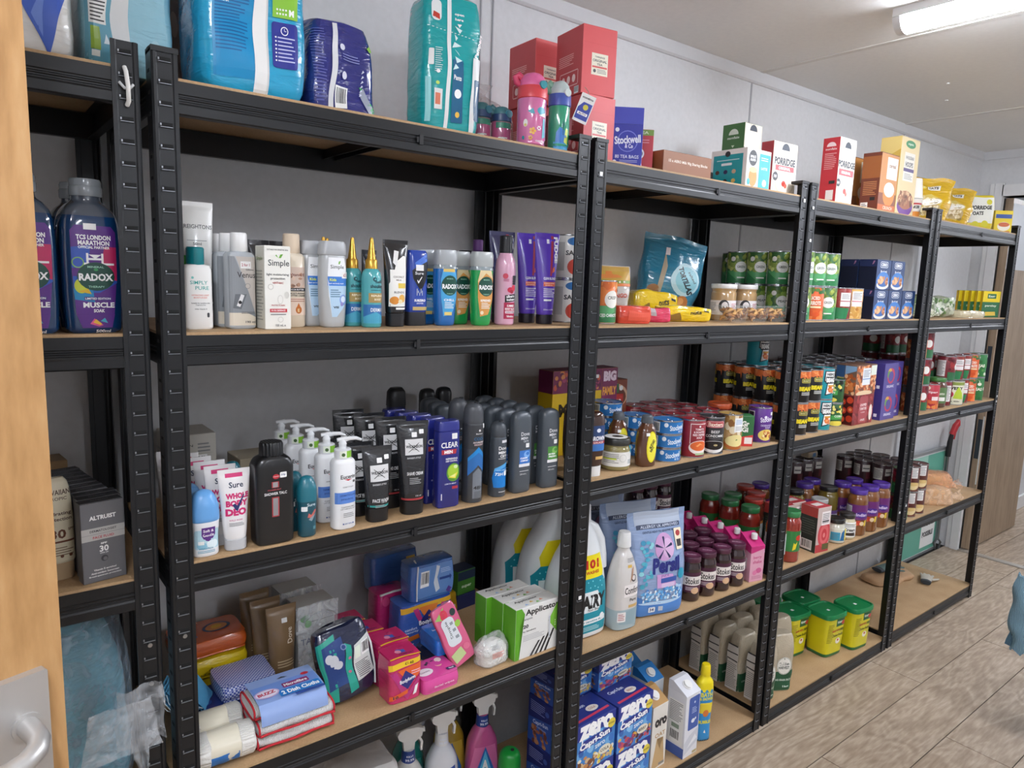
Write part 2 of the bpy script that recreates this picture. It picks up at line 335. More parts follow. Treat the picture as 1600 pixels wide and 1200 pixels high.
# ================================================================ PRODUCT TOOLKIT (millimetres)
TX = {}
def text_mesh(s, bold):
    """outline of a word as triangles, normalised to a unit box"""
    k = (s, bold)
    if k in TX: return TX[k]
    cu = D.curves.new('lettering', 'FONT'); cu.body = s; cu.resolution_u = 2; cu.offset = bold
    ob = D.objects.new('lettering', cu)
    me = D.meshes.new_from_object(ob)
    v = [(q.co.x, q.co.y) for q in me.vertices]; f = [tuple(p.vertices) for p in me.polygons]
    D.meshes.remove(me); D.objects.remove(ob); D.curves.remove(cu)
    x0 = min(q[0] for q in v); x1 = max(q[0] for q in v); y0 = min(q[1] for q in v); y1 = max(q[1] for q in v)
    v = [((a - x0) / (x1 - x0) - .5, (b - y0) / (y1 - y0) - .5) for a, b in v]
    TX[k] = (v, f)
    return TX[k]
# print operations -------------------------------------------------
def R(c, x0, z0, x1, z1): return ('g', c, [(x0, z0), (x1, z0), (x1, z1), (x0, z1)])
def G(c, *p): return ('g', c, list(p))
def E(c, cx, cz, rx, rz=None, a0=0, a1=360, n=20):
    rz = rx if rz is None else rz
    pts = [(cx + rx * math.cos(rad(a0 + (a1 - a0) * i / n)), cz + rz * math.sin(rad(a0 + (a1 - a0) * i / n))) for i in range(n if a1 - a0 == 360 else n + 1)]
    return ('g', c, pts)
def RR(c, x0, z0, x1, z1, r):
    pts = []
    for cx, cz, a in ((x1 - r, z0 + r, -90), (x1 - r, z1 - r, 0), (x0 + r, z1 - r, 90), (x0 + r, z0 + r, 180)):
        pts += [(cx + r * math.cos(rad(a + 22.5 * i)), cz + r * math.sin(rad(a + 22.5 * i))) for i in range(5)]
    return ('g', c, pts)
def T(c, s, cx, cz, w, h, b=.02, rot=0): return ('t', c, s, cx, cz, w, h, b, rot)
def LN(c, x0, z0, x1, z1, n, seed=0):
    """fine print: n thin rules of ragged length"""
    rn = random.Random(seed + n); st = (z1 - z0) / n; out = []
    for i in range(n):
        e = x1 - (x1 - x0) * rn.choice((0, 0, .1, .25)); out.append(R(c, x0, z0 + i * st + st * .3, e, z0 + i * st + st * .7))
    return out
def BAR(x0, z0, x1, z1, vert=True):
    rn = random.Random(int(x0 * 7 + z1)); out = [R('#f4f4f2', x0, z0, x1, z1)]; m = (x1 - x0) * .08
    x = x0 + m
    while x < x1 - m:
        w = rn.choice((.4, .8, 1.2)) * (x1 - x0) / 22; out.append(R('#1c1c20', x, z0 + (z1 - z0) * .2, min(x + w, x1 - m), z1 - (z1 - z0) * .08)); x += w + rn.choice((.5, .8, 1.1)) * (x1 - x0) / 22
    return out
def blobs(cols, x0, z0, x1, z1, n, r0, r1, seed=1, sq=1.0):
    rn = random.Random(seed)
    return [E(rn.choice(cols), rn.uniform(x0, x1), rn.uniform(z0, z1), rn.uniform(r0, r1), rn.uniform(r0, r1) * sq, n=9) + ('fine',) for _ in range(n)]
def flat(ops):
    out = []
    for o in ops: out += flat(o) if isinstance(o, list) else [o]
    return out
def pchip(zs, ys, z):
    import bisect
    i = min(max(bisect.bisect_right(zs, z) - 1, 0), len(zs) - 2)
    h = [zs[j + 1] - zs[j] for j in range(len(zs) - 1)]; d = [(ys[j + 1] - ys[j]) / h[j] for j in range(len(h))]
    def sl(j):
        if j == 0: return d[0]
        if j == len(zs) - 1: return d[-1]
        if d[j - 1] * d[j] <= 0: return 0
        return 2 * d[j - 1] * d[j] / (d[j - 1] + d[j])
    t = (z - zs[i]) / h[i]; a, b = sl(i) * h[i], sl(i + 1) * h[i]
    return ys[i] * (1 + 2 * t) * (1 - t) ** 2 + a * t * (1 - t) ** 2 + ys[i + 1] * t * t * (3 - 2 * t) + b * t * t * (t - 1)
def smooth_secs(secs, k):
    """refine runs of increasing z with monotone cubics; equal z breaks the run (a hard step)"""
    secs = [tuple(s) + (2, 0, 0)[len(s) - 3:] if len(s) < 6 else tuple(s) for s in secs]
    if not k: return secs
    runs = [[secs[0]]]
    for s in secs[1:]:
        if abs(s[0] - runs[-1][-1][0]) < .05: runs.append([s])
        else: runs[-1].append(s)
    out = []
    for r in runs:
        if len(r) < 3: out += r; continue
        zs = [q[0] for q in r]
        for i in range(len(r) - 1):
            kk = max(1, min(k, int((zs[i + 1] - zs[i]) / 1.5) or 1))
            for j in range(kk):
                z = zs[i] + (zs[i + 1] - zs[i]) * j / kk
                out.append((z,) + tuple(pchip(zs, [q[c] for q in r], z) for c in range(1, 6)))
        out.append(r[-1])
    return out
def at_z(secs, z):
    if z <= secs[0][0]: return secs[0]
    for a, b in zip(secs, secs[1:]):
        if a[0] <= z <= b[0] and b[0] > a[0]:
            t = (z - a[0]) / (b[0] - a[0]); return tuple(p + (q - p) * t for p, q in zip(a, b))
    return secs[-1]
class Tp:
    """a product template: named parts in millimetres, origin at the middle of the base, front towards -y"""
    def __init__(s, name, cat, warp=None):
        s.name, s.cat, s.warp = name, cat, warp; s.parts = []; s.surf = {}
    def w(s, p):
        if s.warp:
            amp, fr, seed = s.warp; q = Vector(p) * fr + Vector((seed * 7.3, seed * 3.1, seed))
            k = min(1, max(0, p[2] / 12)); n = noise.noise_vector(q)
            p = (p[0] + amp * n.x, p[1] + amp * n.y, p[2] + amp * n.z * k)
        return (p[0] * .001, p[1] * .001, p[2] * .001)
    def put(s, part, v, f, mats, fm=None, parent=-1, smooth=35, label=None, kind=None):
        me = new_mesh(part, [s.w(q) for q in v], f, mats, fm, smooth); s.parts.append((part, me, parent, label, kind)); return len(s.parts) - 1
    def mb(s, part, m, mats, parent=-1, smooth=35, label=None):
        """an MB collected in millimetres"""
        mm = mats if isinstance(mats, (list, tuple)) else [mats]
        i = s.put(part, m.v, m.f, mm, m.m, parent, smooth, label); me = s.parts[i][1]
        b = bmesh.new(); b.from_mesh(me); bmesh.ops.recalc_face_normals(b, faces=b.faces); b.to_mesh(me); b.free(); return i
    def loft(s, part, secs, m, seg=28, sm=0, parent=-1, bands=None, smooth=35, cap=True, label=None):
        """stacked superellipse sections (z, half width, half depth, exponent, dx, dy)"""
        secs = smooth_secs(secs, sm); v = []; f = []; fm = []
        mats = [m] + ([q[1] for q in bands] if bands else [])
        ts = [2 * PI * (k + .5) / seg for k in range(seg)]
        if s.warp:
            _, A, B, N, _, _ = max(secs, key=lambda q: q[1] * q[2]); M = 720; pts = []
            for k in range(M + 1):
                t = 2 * PI * k / M; c, q = math.cos(t), math.sin(t); pts.append((A * math.copysign(abs(c) ** (2 / N), c), B * math.copysign(abs(q) ** (2 / N), q)))
            acc = [0]
            for k in range(M): acc.append(acc[-1] + math.dist(pts[k], pts[k + 1]))
            j = 0; ts = ts[::2]
            for k in range(seg):
                g = acc[-1] * (k + .25) / seg
                while acc[j + 1] < g: j += 1
                ts.append(2 * PI * (j + (g - acc[j]) / max(1e-9, acc[j + 1] - acc[j])) / M)
            ts = sorted(ts); seg = len(ts)
        for z, a, b, n, dx, dy in secs:
            for t in ts:
                c, q = math.cos(t), math.sin(t)
                v.append((dx + a * math.copysign(abs(c) ** (2 / n), c), dy + b * math.copysign(abs(q) ** (2 / n), q), z))
        for i in range(len(secs) - 1):
            zc = (secs[i][0] + secs[i + 1][0]) / 2; mi = 0
            if bands:
                for j, (zz, _) in enumerate(bands):
                    if zc >= zz: mi = j + 1
            for k in range(seg):
                f.append((i * seg + k, i * seg + (k + 1) % seg, (i + 1) * seg + (k + 1) % seg, (i + 1) * seg + k)); fm.append(mi)
        if cap:
            f.append(tuple(range(seg))[::-1]); fm.append(0); k = (len(secs) - 1) * seg; f.append(tuple(range(k, k + seg))); fm.append(fm[-2])
        s.surf[part] = ('loft', secs)
        return s.put(part, v, f, mats, fm, parent, smooth, label)
    def box(s, part, wx, dy, h, m, bev=1.0, parent=-1, x=0, y=0, z=0, cols=None, seg=1, label=None):
        """carton; cols = face colours {'F','L','R','T','B'}"""
        bm = bmesh.new(); bmesh.ops.create_cube(bm, size=1)
        for q in bm.verts: q.co = Vector((x + q.co.x * wx, y + q.co.y * dy, z + (q.co.z + .5) * h))
        mats = [m]; 
        if cols:
            for fc in bm.faces:
                n = fc.normal; key = 'F' if n.y < -.5 else 'B' if n.y > .5 else 'L' if n.x < -.5 else 'R' if n.x > .5 else 'T' if n.z > .5 else 'D'
                if key in cols:
                    if cols[key] not in mats: mats.append(cols[key])
                    fc.material_index = mats.index(cols[key])
        if bev: bmesh.ops.bevel(bm, geom=bm.edges[:], offset=bev, segments=seg, affect='EDGES', profile=.5)
        bm.verts.index_update()
        v = [tuple(q.co) for q in bm.verts]; f = [tuple(q.index for q in fc.verts) for fc in bm.faces]; fm = [fc.material_index for fc in bm.faces]; bm.free()
        s.surf[part] = ('box', x, y, z, wx, dy, h)
        return s.put(part, v, f, mats, fm, parent, 35, label)
    def mapf(s, of, face, r0=None):
        k = s.surf[of]
        if k[0] == 'box':
            _, x, y, z, wx, dy, h = k
            if face == 'F': return lambda a, b, l: (x + a, y - dy / 2 - l, z + b)
            if face == 'L': return lambda a, b, l: (x - wx / 2 - l, y - a, z + b)
            if face == 'R': return lambda a, b, l: (x + wx / 2 + l, y + a, z + b)
            if face == 'T': return lambda a, b, l: (x + a, y - dy / 2 + b, z + h + l)
        secs = k[1]
        if face == 'C':
            def fn(a, b, l):
                z, ra, rb, n, dx, dy = at_z(secs, b); th = a / (r0 or ra); return (dx + (ra + l) * math.sin(th), dy - (rb + l) * math.cos(th), b)
            return fn
        sg = -1 if face == 'F' else 1
        def fn(a, b, l):
            z, ra, rb, n, dx, dy = at_z(secs, b); t = max(-.985, min(.985, (a - dx if face == 'F' else a) / ra))
            y = rb * (1 - abs(t) ** n) ** (1 / n); nx = math.copysign(abs(t) ** (n - 1) / ra, t); ny = (y / rb) ** (n - 1) / rb; q = math.hypot(nx, ny) or 1
            return (dx + sg * -1 * t * ra + l * nx / q * sg * -1, dy + sg * (y + l * ny / q), b)
        return fn
    def pr(s, ops, of='body', face='F', r0=None, parent=-1, gloss=.35, lift=.22, step=3.6, lname='label'):
        """flat print on a surface: coloured shapes in one part, lettering in a sub-part"""
        fn = s.mapf(of, face, r0); curved = s.surf[of][0] != 'box' or s.warp
        sf = s.surf[of]
        if sf[0] == 'box': ea, lo_b, hi_b = (sf[4] / 2 if face in 'FT' else sf[5] / 2) - .2, .4, (sf[5] if face == 'T' else sf[6]) - .2
        else: ea, lo_b, hi_b = 1e9, sf[1][0][0] + .6, sf[1][-1][0] - .3
        S_ = ([], [], [], []); L_ = ([], [], [], [])
        lay = lift
        for i, op in enumerate(flat(ops)):
            bm = bmesh.new(); lay += .007 if op[-1] == 'fine' else .04
            if op[0] == 'g':
                bm.faces.new([bm.verts.new((p[0], p[1], 0)) for p in op[2]])
            else:
                _, c, st, cx, cz, w_, h_, bo, rot = op; tv, tf = text_mesh(st, bo); ca, sa = math.cos(rad(rot)), math.sin(rad(rot))
                vs = [bm.verts.new((cx + p[0] * w_ * ca - p[1] * h_ * sa, cz + p[0] * w_ * sa + p[1] * h_ * ca, 0)) for p in tv]
                for q in tf:
                    try: bm.faces.new([vs[j] for j in q])
                    except ValueError: pass
            if curved:
                for ax in (0, 1):
                    if ax == 1 and s.surf[of][0] == 'loft' and not s.warp and op[0] == 't': continue
                    lo = min(q.co[ax] for q in bm.verts); hi = max(q.co[ax] for q in bm.verts); st_ = step if ax == 0 else step * (1.5 if s.warp else 2.5)
                    for j in range(math.ceil((lo + .05) / st_), math.floor((hi - .05) / st_) + 1):
                        no = [0, 0, 0]; no[ax] = 1; co = [0, 0, 0]; co[ax] = j * st_
                        bmesh.ops.bisect_plane(bm, geom=bm.verts[:] + bm.edges[:] + bm.faces[:], plane_co=co, plane_no=no)
            big = [q for q in bm.faces if len(q.verts) > 4]
            if big: bmesh.ops.triangulate(bm, faces=big)
            bm.verts.index_update()
            V, F_, FM, MT = S_ if op[0] == 'g' else L_
            m = op[1] if not isinstance(op[1], str) else mat(op[1], gloss, var=0)
            if m not in MT: MT.append(m)
            k = len(V); V += [fn(max(-ea, min(ea, q.co.x)), max(lo_b, min(hi_b, q.co.y)), lay) for q in bm.verts]
            for q in bm.faces: F_.append(tuple(j.index + k for j in q.verts)); FM.append(MT.index(m))
            bm.free()
        pi = parent
        if S_[1]: pi = s.put(lname, S_[0], S_[1], S_[3], S_[2], parent, 0, None, 'stuff')
        if L_[1]: s.put('lettering', L_[0], L_[1], L_[3], L_[2], pi if pi == -1 or s.parts[pi][2] == -1 else s.parts[pi][2], 0, None, 'stuff')
        return s
USED = {}
OFFS = {'dark blue bath soak bottle with purple label, nearest the shelf post': [1.3, 0.0, 0.0], 'dark blue bath soak bottle cut off by the door edge': [-1.3, 0.0, 0.0], 'dark blue bath soak bottle behind the one nearest the post': [1.3, 0.0, 0.0], 'dark blue bath soak bottle at the back behind the door edge': [-1.3, 0.0, 0.0], 'grey boxed face fluid, second from the front': [3.9, 0.0, 0.0], 'grey boxed face fluid, third from the front': [6.5, -0.5, 0.0], 'grey boxed face fluid, fourth from the front': [0.0, 0.8, 0.0], 'grey boxed face fluid, fifth from the front': [0.0, 0.3, 0.0], 'grey boxed face fluid, sixth from the front': [0.0, 1.6, 0.0], 'grey boxed face fluid, seventh from the front': [0.0, 1.6, 0.0], 'grey boxed face fluid, eighth from the front': [0.0, 1.6, 0.0], 'grey boxed face fluid, ninth from the front': [0.0, 1.6, 0.0], 'grey boxed face fluid, tenth from the front': [0.0, 2.6, 0.0], 'cream bottle with beige cap behind the moisturiser carton': [-6.5, 0.0, 0.0], 'grey kids wash bottle with blue and white label, half hidden': [6.5, 0.0, 0.0], 'turquoise spray bottle with pointed gold nozzle, rear left one': [0.0, -2.6, 0.0], 'turquoise spray bottle with pointed gold nozzle, rear right one': [0.0, 6.5, 0.0], 'roll on deodorant with sky blue dome cap, behind': [-2.6, 0.0, 0.0], 'white deodorant cream tube with pink lettering, third from the front': [2.6, 0.0, 0.0], 'yellow pack of dusters at the bottom of the pile': [-11.7, 0.0, 0.0], 'yellow pack of dusters in the middle of the pile': [-11.7, 0.0, 0.0], 'orange pack of cloths on top of the yellow dusters': [-15.6, 6.5, 0.0], 'rolled bandage with cream wrapper in front on the shelf': [-7.8, 0.0, 0.0], 'rolled bandage with blue printed wrapper behind another': [-6.5, 0.0, 0.0], 'folded white and red microfibre dish cloths with blue card': [-9.1, 0.0, 0.0], 'clear wrapped white tampon box with leaf and arch print': [3.9, 0.0, 0.0], 'navy and teal crumpled sanitary pad pack leaning back': [-9.1, -0.5, 0.0], 'pink sanitary pad pack with yellow price strip, frontmost of its row': [-13.0, -0.5, 0.0], 'pink sanitary pad pack with yellow price strip, second from the front': [13.0, 2.1, 0.0], 'large magenta pad pack standing at the back': [0.0, -0.3, 0.0], 'wide blue pad pack with orange corner, below another blue pack': [0.0, 7.3, 0.0], 'blue pad pack with barcode lying on the wide blue pack': [0.0, 0.0, 3.0], 'blue pad pack at the very back of the pile': [0.0, 16.9, 0.0], 'blue pad pack at the back under another one': [0.0, 19.5, 0.0], 'big white detergent bottle with yellow and teal label beside the post': [0.0, -2.6, 0.0], 'blue berry juice carton on the very top of the stacks': [1.3, 0.0, 0.0], 'blue cola juice carton on top of the rear stack': [-1.3, 0.0, 0.0], 'red carton with green top band behind the blue tea': [1.3, 0.0, 0.0], 'low brown chocolate bar tray with white text': [9.1, 0.0, 0.0], 'yellow snack bag lying in front of the blue bag': [2.6, -2.6, 0.0], 'yellow snack bag lying behind another': [0.0, 6.5, 0.0], 'green vegetable tin, first column, first row, bottom layer': [0.0, 0.8, 0.0], 'green vegetable tin, first column, second row, bottom layer': [0.0, 0.8, 0.0], 'green vegetable tin, first column, third row, bottom layer': [0.0, 1.3, 0.0], 'green vegetable tin, second column, third row, bottom layer': [0.0, -0.5, 0.0], 'green vegetable tin, second column, fourth row, bottom layer': [0.0, 1.3, 0.0], 'green vegetable tin, third column, third row, bottom layer': [0.0, -0.5, 0.0], 'green vegetable tin, third column, fourth row, bottom layer': [0.0, 1.3, 0.0], 'green vegetable tin, first column, first row, second layer': [0.0, 0.8, 0.0], 'green vegetable tin, first column, second row, second layer': [0.0, 0.8, 0.0], 'green vegetable tin, first column, third row, second layer': [0.0, 1.3, 0.0], 'green vegetable tin, second column, third row, second layer': [0.0, -0.5, 0.0], 'green vegetable tin, second column, fourth row, second layer': [0.0, 1.3, 0.0], 'green vegetable tin, third column, third row, second layer': [0.0, -0.5, 0.0], 'green vegetable tin, third column, fourth row, second layer': [0.0, 1.3, 0.0], 'green vegetable tin in front beside the post, lower': [0.0, -0.5, 0.0], 'green vegetable tin in front beside the post, upper': [0.0, -0.5, 0.0], 'shiny bag of green leaves beside the yellow packets': [-14.3, 0.0, 0.0], 'flat cream packet lying at the far shelf front': [14.3, 0.0, 0.0], 'yellow and green stock packet standing at the far shelf end, fourth from the front': [0.0, 11.7, 0.0], 'yellow and green stock packet standing at the far shelf end, fifth from the front': [0.0, 17.4, 0.0], 'yellow and green stock packet standing at the far shelf end, sixth from the front': [0.0, 2.6, 0.0], 'yellow and green stock packet standing at the far shelf end, seventh from the front': [0.0, 6.5, 0.0], 'pale tin with red and lime fruit print': [9.1, 0.0, 0.0], 'dark red tin with white back label, lower': [-14.3, 0.0, 0.0], 'dark red tin with white back label, upper': [-2.6, 0.0, 0.0], 'dark kidney tin near the far shelf end, lower': [3.9, 0.0, 0.0], 'dark kidney tin on the pale fruit tin': [2.6, 0.0, 0.0], 'orange tin near the far shelf end, lower': [1.3, 0.0, 0.0], 'big white detergent bottle behind the front one': [0.0, 1.8, 0.0], 'big white detergent bottle against the wall': [0.0, 11.7, 0.0], 'blue washing powder pouch, middle': [0.0, -0.8, 0.0], 'blue washing powder pouch, rearmost': [0.0, 5.2, 0.0], 'green lidded sauce jar seen past the post, right of its group': [0.0, 26.0, 0.0], 'tomato carton behind the green lidded jar': [0.0, -8.8, 0.0], 'curry sauce jar with purple lid, far back on the left': [1.3, 0.0, 0.0], 'red lidded sauce jar behind the green label jar': [0.0, 11.7, 0.0], 'red lidded sauce jar furthest back': [-1.3, 0.0, 0.0], 'sliced bread loaf in a peach tinted bag on the far lower shelf': [0.0, -1.0, 0.6], 'smaller bag of bread rolls in front of the loaf': [0.0, 0.0, 0.6], 'bread loaf in a clear bag at the back of the far shelf': [0.0, 2.6, 0.6], 'yellow stock tub with green lid, front left': [5.2, 0.0, 0.0], 'yellow stock tub with green lid, middle left': [-5.2, 0.0, 0.0], 'green notice board with bag sign standing on the floor by the wall': [15.0, 0.0, 0.0], 'pink snack pack beside the red biscuits': [-2.6, 0.0, 0.0], 'white cream tube with green blot standing behind the teal capped bottle': [-3.9, 0.0, 0.0], 'silver and cream gel bottle with white cap, middle one': [3.9, 0.0, 0.0], 'pink sanitary pad pack with yellow price strip, third from the front': [0.0, 2.1, 0.0], 'pink sanitary pad pack with yellow price strip, fourth from the front': [2.6, 1.3, 0.0], 'yellow bag of oats in the middle of the far top shelf': [10.4, 0.0, 0.0], 'yellow bag of oats at the back of the far top shelf': [-10.4, 0.0, 0.0], 'yellow and green stock packet standing at the far shelf end, frontmost of its row': [0.0, -3.1, 0.0], 'yellow and green stock packet standing at the far shelf end, second from the front': [0.0, 2.1, 0.0], 'yellow and green stock packet standing at the far shelf end, third from the front': [0.0, 6.5, 0.0], 'blue washing powder pouch, frontmost': [0.0, -0.5, 0.0], 'cream sun lotion bottle peeking from behind the door edge': [-3.9, 0.0, 0.0], 'red tea carton at the bottom of the stack, behind the post tops': [-9.1, 0.0, 0.0], 'small maroon carton behind the swing tag': [0.0, 10.4, 0.0], 'brown body lotion tube, frontmost of its row': [-2.6, 0.0, 0.0], 'brown body lotion tube, third from the front': [12.0, 0.0, 0.0], 'bright blue wipes pack resting behind the small pink pack': [0.0, 0.0, 4.8], 'dark pack supporting the bright blue wipes': [0.0, 14.3, 0.0], 'small pink facial wipes pack lying at the shelf front': [-22.1, -6.2, 0.0], 'pink cleansing wipes pack leaning upright against the cotton pads': [-3.9, 0.0, 0.0], 'clear bag of white cotton wool in front of the tampon cartons': [16.9, 0.0, 0.0], 'white and green tampon carton, frontmost of three': [15.6, 0.0, 0.0], 'white and green tampon carton, middle of three': [14.3, 0.0, 0.0], 'blue tea carton with white script beside the post top': [5.2, 0.0, 0.0], 'tall teal pack with white stripe beside the drinking bottles': [-15.6, 0.0, 0.0], 'green and blue drinking bottle with swing tag beside pink bottle': [0.0, -1.0, 0.0], 'small dark lidded drinking bottle before the clear bag, nearer the teal pack': [0.0, -12.5, 0.0], 'small dark lidded drinking bottle before the clear bag, nearer the pink bottle': [0.0, -12.0, 0.0], 'clear gift bag behind two small drinking bottles on top shelf': [15.6, 61.1, 0.0], 'large yellow and maroon family size cereal box at the back': [-1.3, 0.0, 0.0], 'brown and red boxed meal behind the tuna tins': [-35.1, 0.0, 0.0], 'clear and green rice bag, first row from front, second column': [1.3, -4.2, 0.0], 'clear and green rice bag, second row from front, second column': [0.0, 8.3, 0.0], 'clear and green rice bag, third row from front, second column': [0.0, 4.7, 0.0], 'clear and green rice bag, fourth row from front, second column': [0.0, 1.3, 0.0], 'dark red soup tin behind the front soups, first column, third row': [5.2, 0.0, 0.0], 'dark red soup tin behind the front soups, second column, third row': [1.3, 0.0, 0.0], 'clear and green rice bag, first row from front, first column': [-1.3, 0.0, 0.0]}
def place(t, x, y, z, rz=0, label='', group=None, tilt=(0, 0), sc=1.0, hide_parts=()):
    """one individual of a template; x, y, z in millimetres, z = the surface it stands on"""
    o = D.objects.new(t.name, None); COL.objects.link(o); o.empty_display_size = .03
    o.location = (x * .001, y * .001, z * .001 + .0003); o.rotation_euler = Euler((rad(tilt[0]), rad(tilt[1]), rad(rz)), 'XYZ'); o.scale = sc if isinstance(sc, tuple) else (sc, sc, sc)
    if tilt != (0, 0):
        mw = o.rotation_euler.to_matrix() @ Matrix.Diagonal(o.scale); lo = min((mw @ v.co).z for p in t.parts for v in p[1].vertices); o.location.z = z * .001 + .0004 - lo
    made = []
    for part, me, pa, lb, kd in t.parts:
        q = D.objects.new(part, me); COL.objects.link(q); q.parent = o if pa < 0 else made[pa]; made.append(q)
        if lb: q['label'] = lb
        if kd: q['kind'] = kd
    if label in USED: print('DUP LABEL', label)
    USED[label] = 1
    tag(o, label, t.cat, group)
    if label in OFFS: o.location += Vector(OFFS[label]) * .001
    return o
ORD = ['first', 'second', 'third', 'fourth', 'fifth', 'sixth', 'seventh', 'eighth', 'ninth', 'tenth', 'eleventh', 'twelfth']
def row(t, n, x, y, z, dx, dy, rz, desc, group, last='', jit=1.5, start=0, **kw):
    """n copies going back from the front"""
    rn = random.Random(int(x) + n)
    for i in range(n):
        lab = desc + (', frontmost of its row' if i + start == 0 else ', %s from the front' % ORD[i + start])
        place(t, x + dx * i + rn.uniform(-jit, jit), y + dy * i, z, rz + rn.uniform(-4, 4) * (jit > 0), lab, group, **kw)
# ---- common packagings -------------------------------------------
M_tin = mat('#b9bcc0', .25, .95, var=.03); M_tin2 = mat('#9fa3a8', .3, .9)
def can(col, ops=None, r=36.5, h=109, name='food_can', cat='can', r0=None, rough=.35, lids=True):
    t = Tp(name, cat)
    t.loft('body', [(1, r - 2, r - 2), (3, r - .6, r - .6), (h - 3, r - .6, r - .6), (h - 2, r - 1.2, r - 1.2)], mat(col, rough, coat=.2), 32)
    for nm, z0, z1 in (('bottom_rim', 0, 3.2), ('top_rim', h - 3.5, h)):
        t.loft(nm, [(z0, r - 1.6, r - 1.6), (z0 + .3, r + .5, r + .5), ((z0 + z1) / 2, r + .7, r + .7), (z1 - .3, r + .5, r + .5), (z1, r - 1.6, r - 1.6)], M_tin, 32, cap=False, smooth=50)
    t.loft('lid', [(h - 5, r - 1.4, r - 1.4), (h - 3.6, r - 1.4, r - 1.4), (h - 3.6, r - 4, r - 4), (h - 2.9, r - 5, r - 5), (h - 2.9, r - 9, r - 9), (h - 3.4, r - 10, r - 10)], M_tin2, 32)
    if lids:
        mb = MB(); mb.tube([(0 + 7 * math.cos(a), -r * .45 + 10 * math.sin(a), h - 2) for a in [2 * PI * i / 12 for i in range(13)]], 1.3, 6, caps=False); mb.tube([(0, -r * .45 + 10, h - 2.4), (0, -r * .45 + 22, h - 2.8)], 2.5, 6); t.mb('ring_pull', mb, M_tin)
    if ops: t.pr(ops, 'body', 'C', r0 or r)
    return t
def jar(r, h, lidc, sauce, ops=None, lidh=16, name='sauce_jar', neck=None, shoulder=None, lidr=None, lid_ops=None, fill=None, rough=.08):
    """glass jar showing its contents, screw lid"""
    t = Tp(name, 'jar'); nk = neck or r * .82; lr = lidr or nk + 2; zs = shoulder or h - lidh - 22
    gl = mat(sauce, rough, coat=1.0, var=.1)
    t.loft('glass', [(0, r * .86, r * .86), (3, r * .97, r * .97), (8, r, r), (zs, r, r), (zs + (h - lidh - zs) * .45, r * .93, r * .93), (h - lidh - 2, nk, nk), (h - lidh + 2, nk, nk)], gl, 30, 3, bands=[(fill, mat('#8a8178', .1, coat=1))] if fill else None)
    lm = mat(lidc, .3, coat=.4) if isinstance(lidc, str) else lidc
    t.loft('lid', [(h - lidh, lr - .8, lr - .8), (h - lidh + 1.5, lr, lr), (h - 3, lr, lr), (h - 1, lr - 1.2, lr - 1.2), (h, lr - 3.5, lr - 3.5), (h - .6, lr - 4.5, lr - 4.5)], lm, 30)
    if ops: t.pr(ops, 'glass', 'C', r)
    if lid_ops: t.surf['lidtop'] = ('box', 0, 0, 0, 2 * lr, 2 * lr, h); t.pr(lid_ops, 'lidtop', 'T', lname='lid_print')
    return t
def carton(name, w, d, h, m, F=None, L=None, Tt=None, cols=None, cat='box', flap=True, bev=.8, Rr=None):
    t = Tp(name, cat); m = mat(m, .45) if isinstance(m, str) else m
    cols = {k: (mat(v, .45) if isinstance(v, str) else v) for k, v in (cols or {}).items()}
    t.box('body', w, d, h, m, bev, cols=cols)
    if flap: t.box('top_flap', w - 1.5, d - 1.5, .7, cols.get('T', m), 0, z=h)
    if F: t.pr(F, 'body', 'F')
    if L: t.pr(L, 'body', 'L')
    if Rr: t.pr(Rr, 'body', 'R')
    if Tt: t.pr(Tt, 'top_flap' if flap else 'body', 'T', lname='top_print')
    return t
def tube_up(name, a, h, col, capc, caph=22, capa=None, b=None, F=None, crimp=8, coat=.4, rough=.3, bands=None, cat='tube', wtop=None, warp=None):
    """cosmetic tube standing on its cap, flat crimp at the top"""
    t = Tp(name, cat, warp); ca = capa or a * .86; cb = b or ca * .85; wt = wtop or a
    t.loft('cap', [(0, ca - 1.5, cb - 1.5, 2.6), (1.5, ca, cb, 2.6), (caph, ca + .5, cb + .5, 2.6)], mat(capc, .35, coat=.2), 28)
    t.loft('body', [(caph, ca - 1, cb - 1, 2.4), (caph + 3, ca + .5, cb + .3, 2.3), (caph + (h - caph) * .45, (ca + wt) / 2, cb * .8, 2.2), (h - crimp - 8, wt * .985, cb * .28, 2.2), (h - crimp, wt, 1.6, 3), (h, wt, 1.3, 3)], mat(col, rough, coat=coat) if isinstance(col, str) else col, 32, 4, bands=bands)
    if F: t.pr(F, 'body', 'F')
    return t
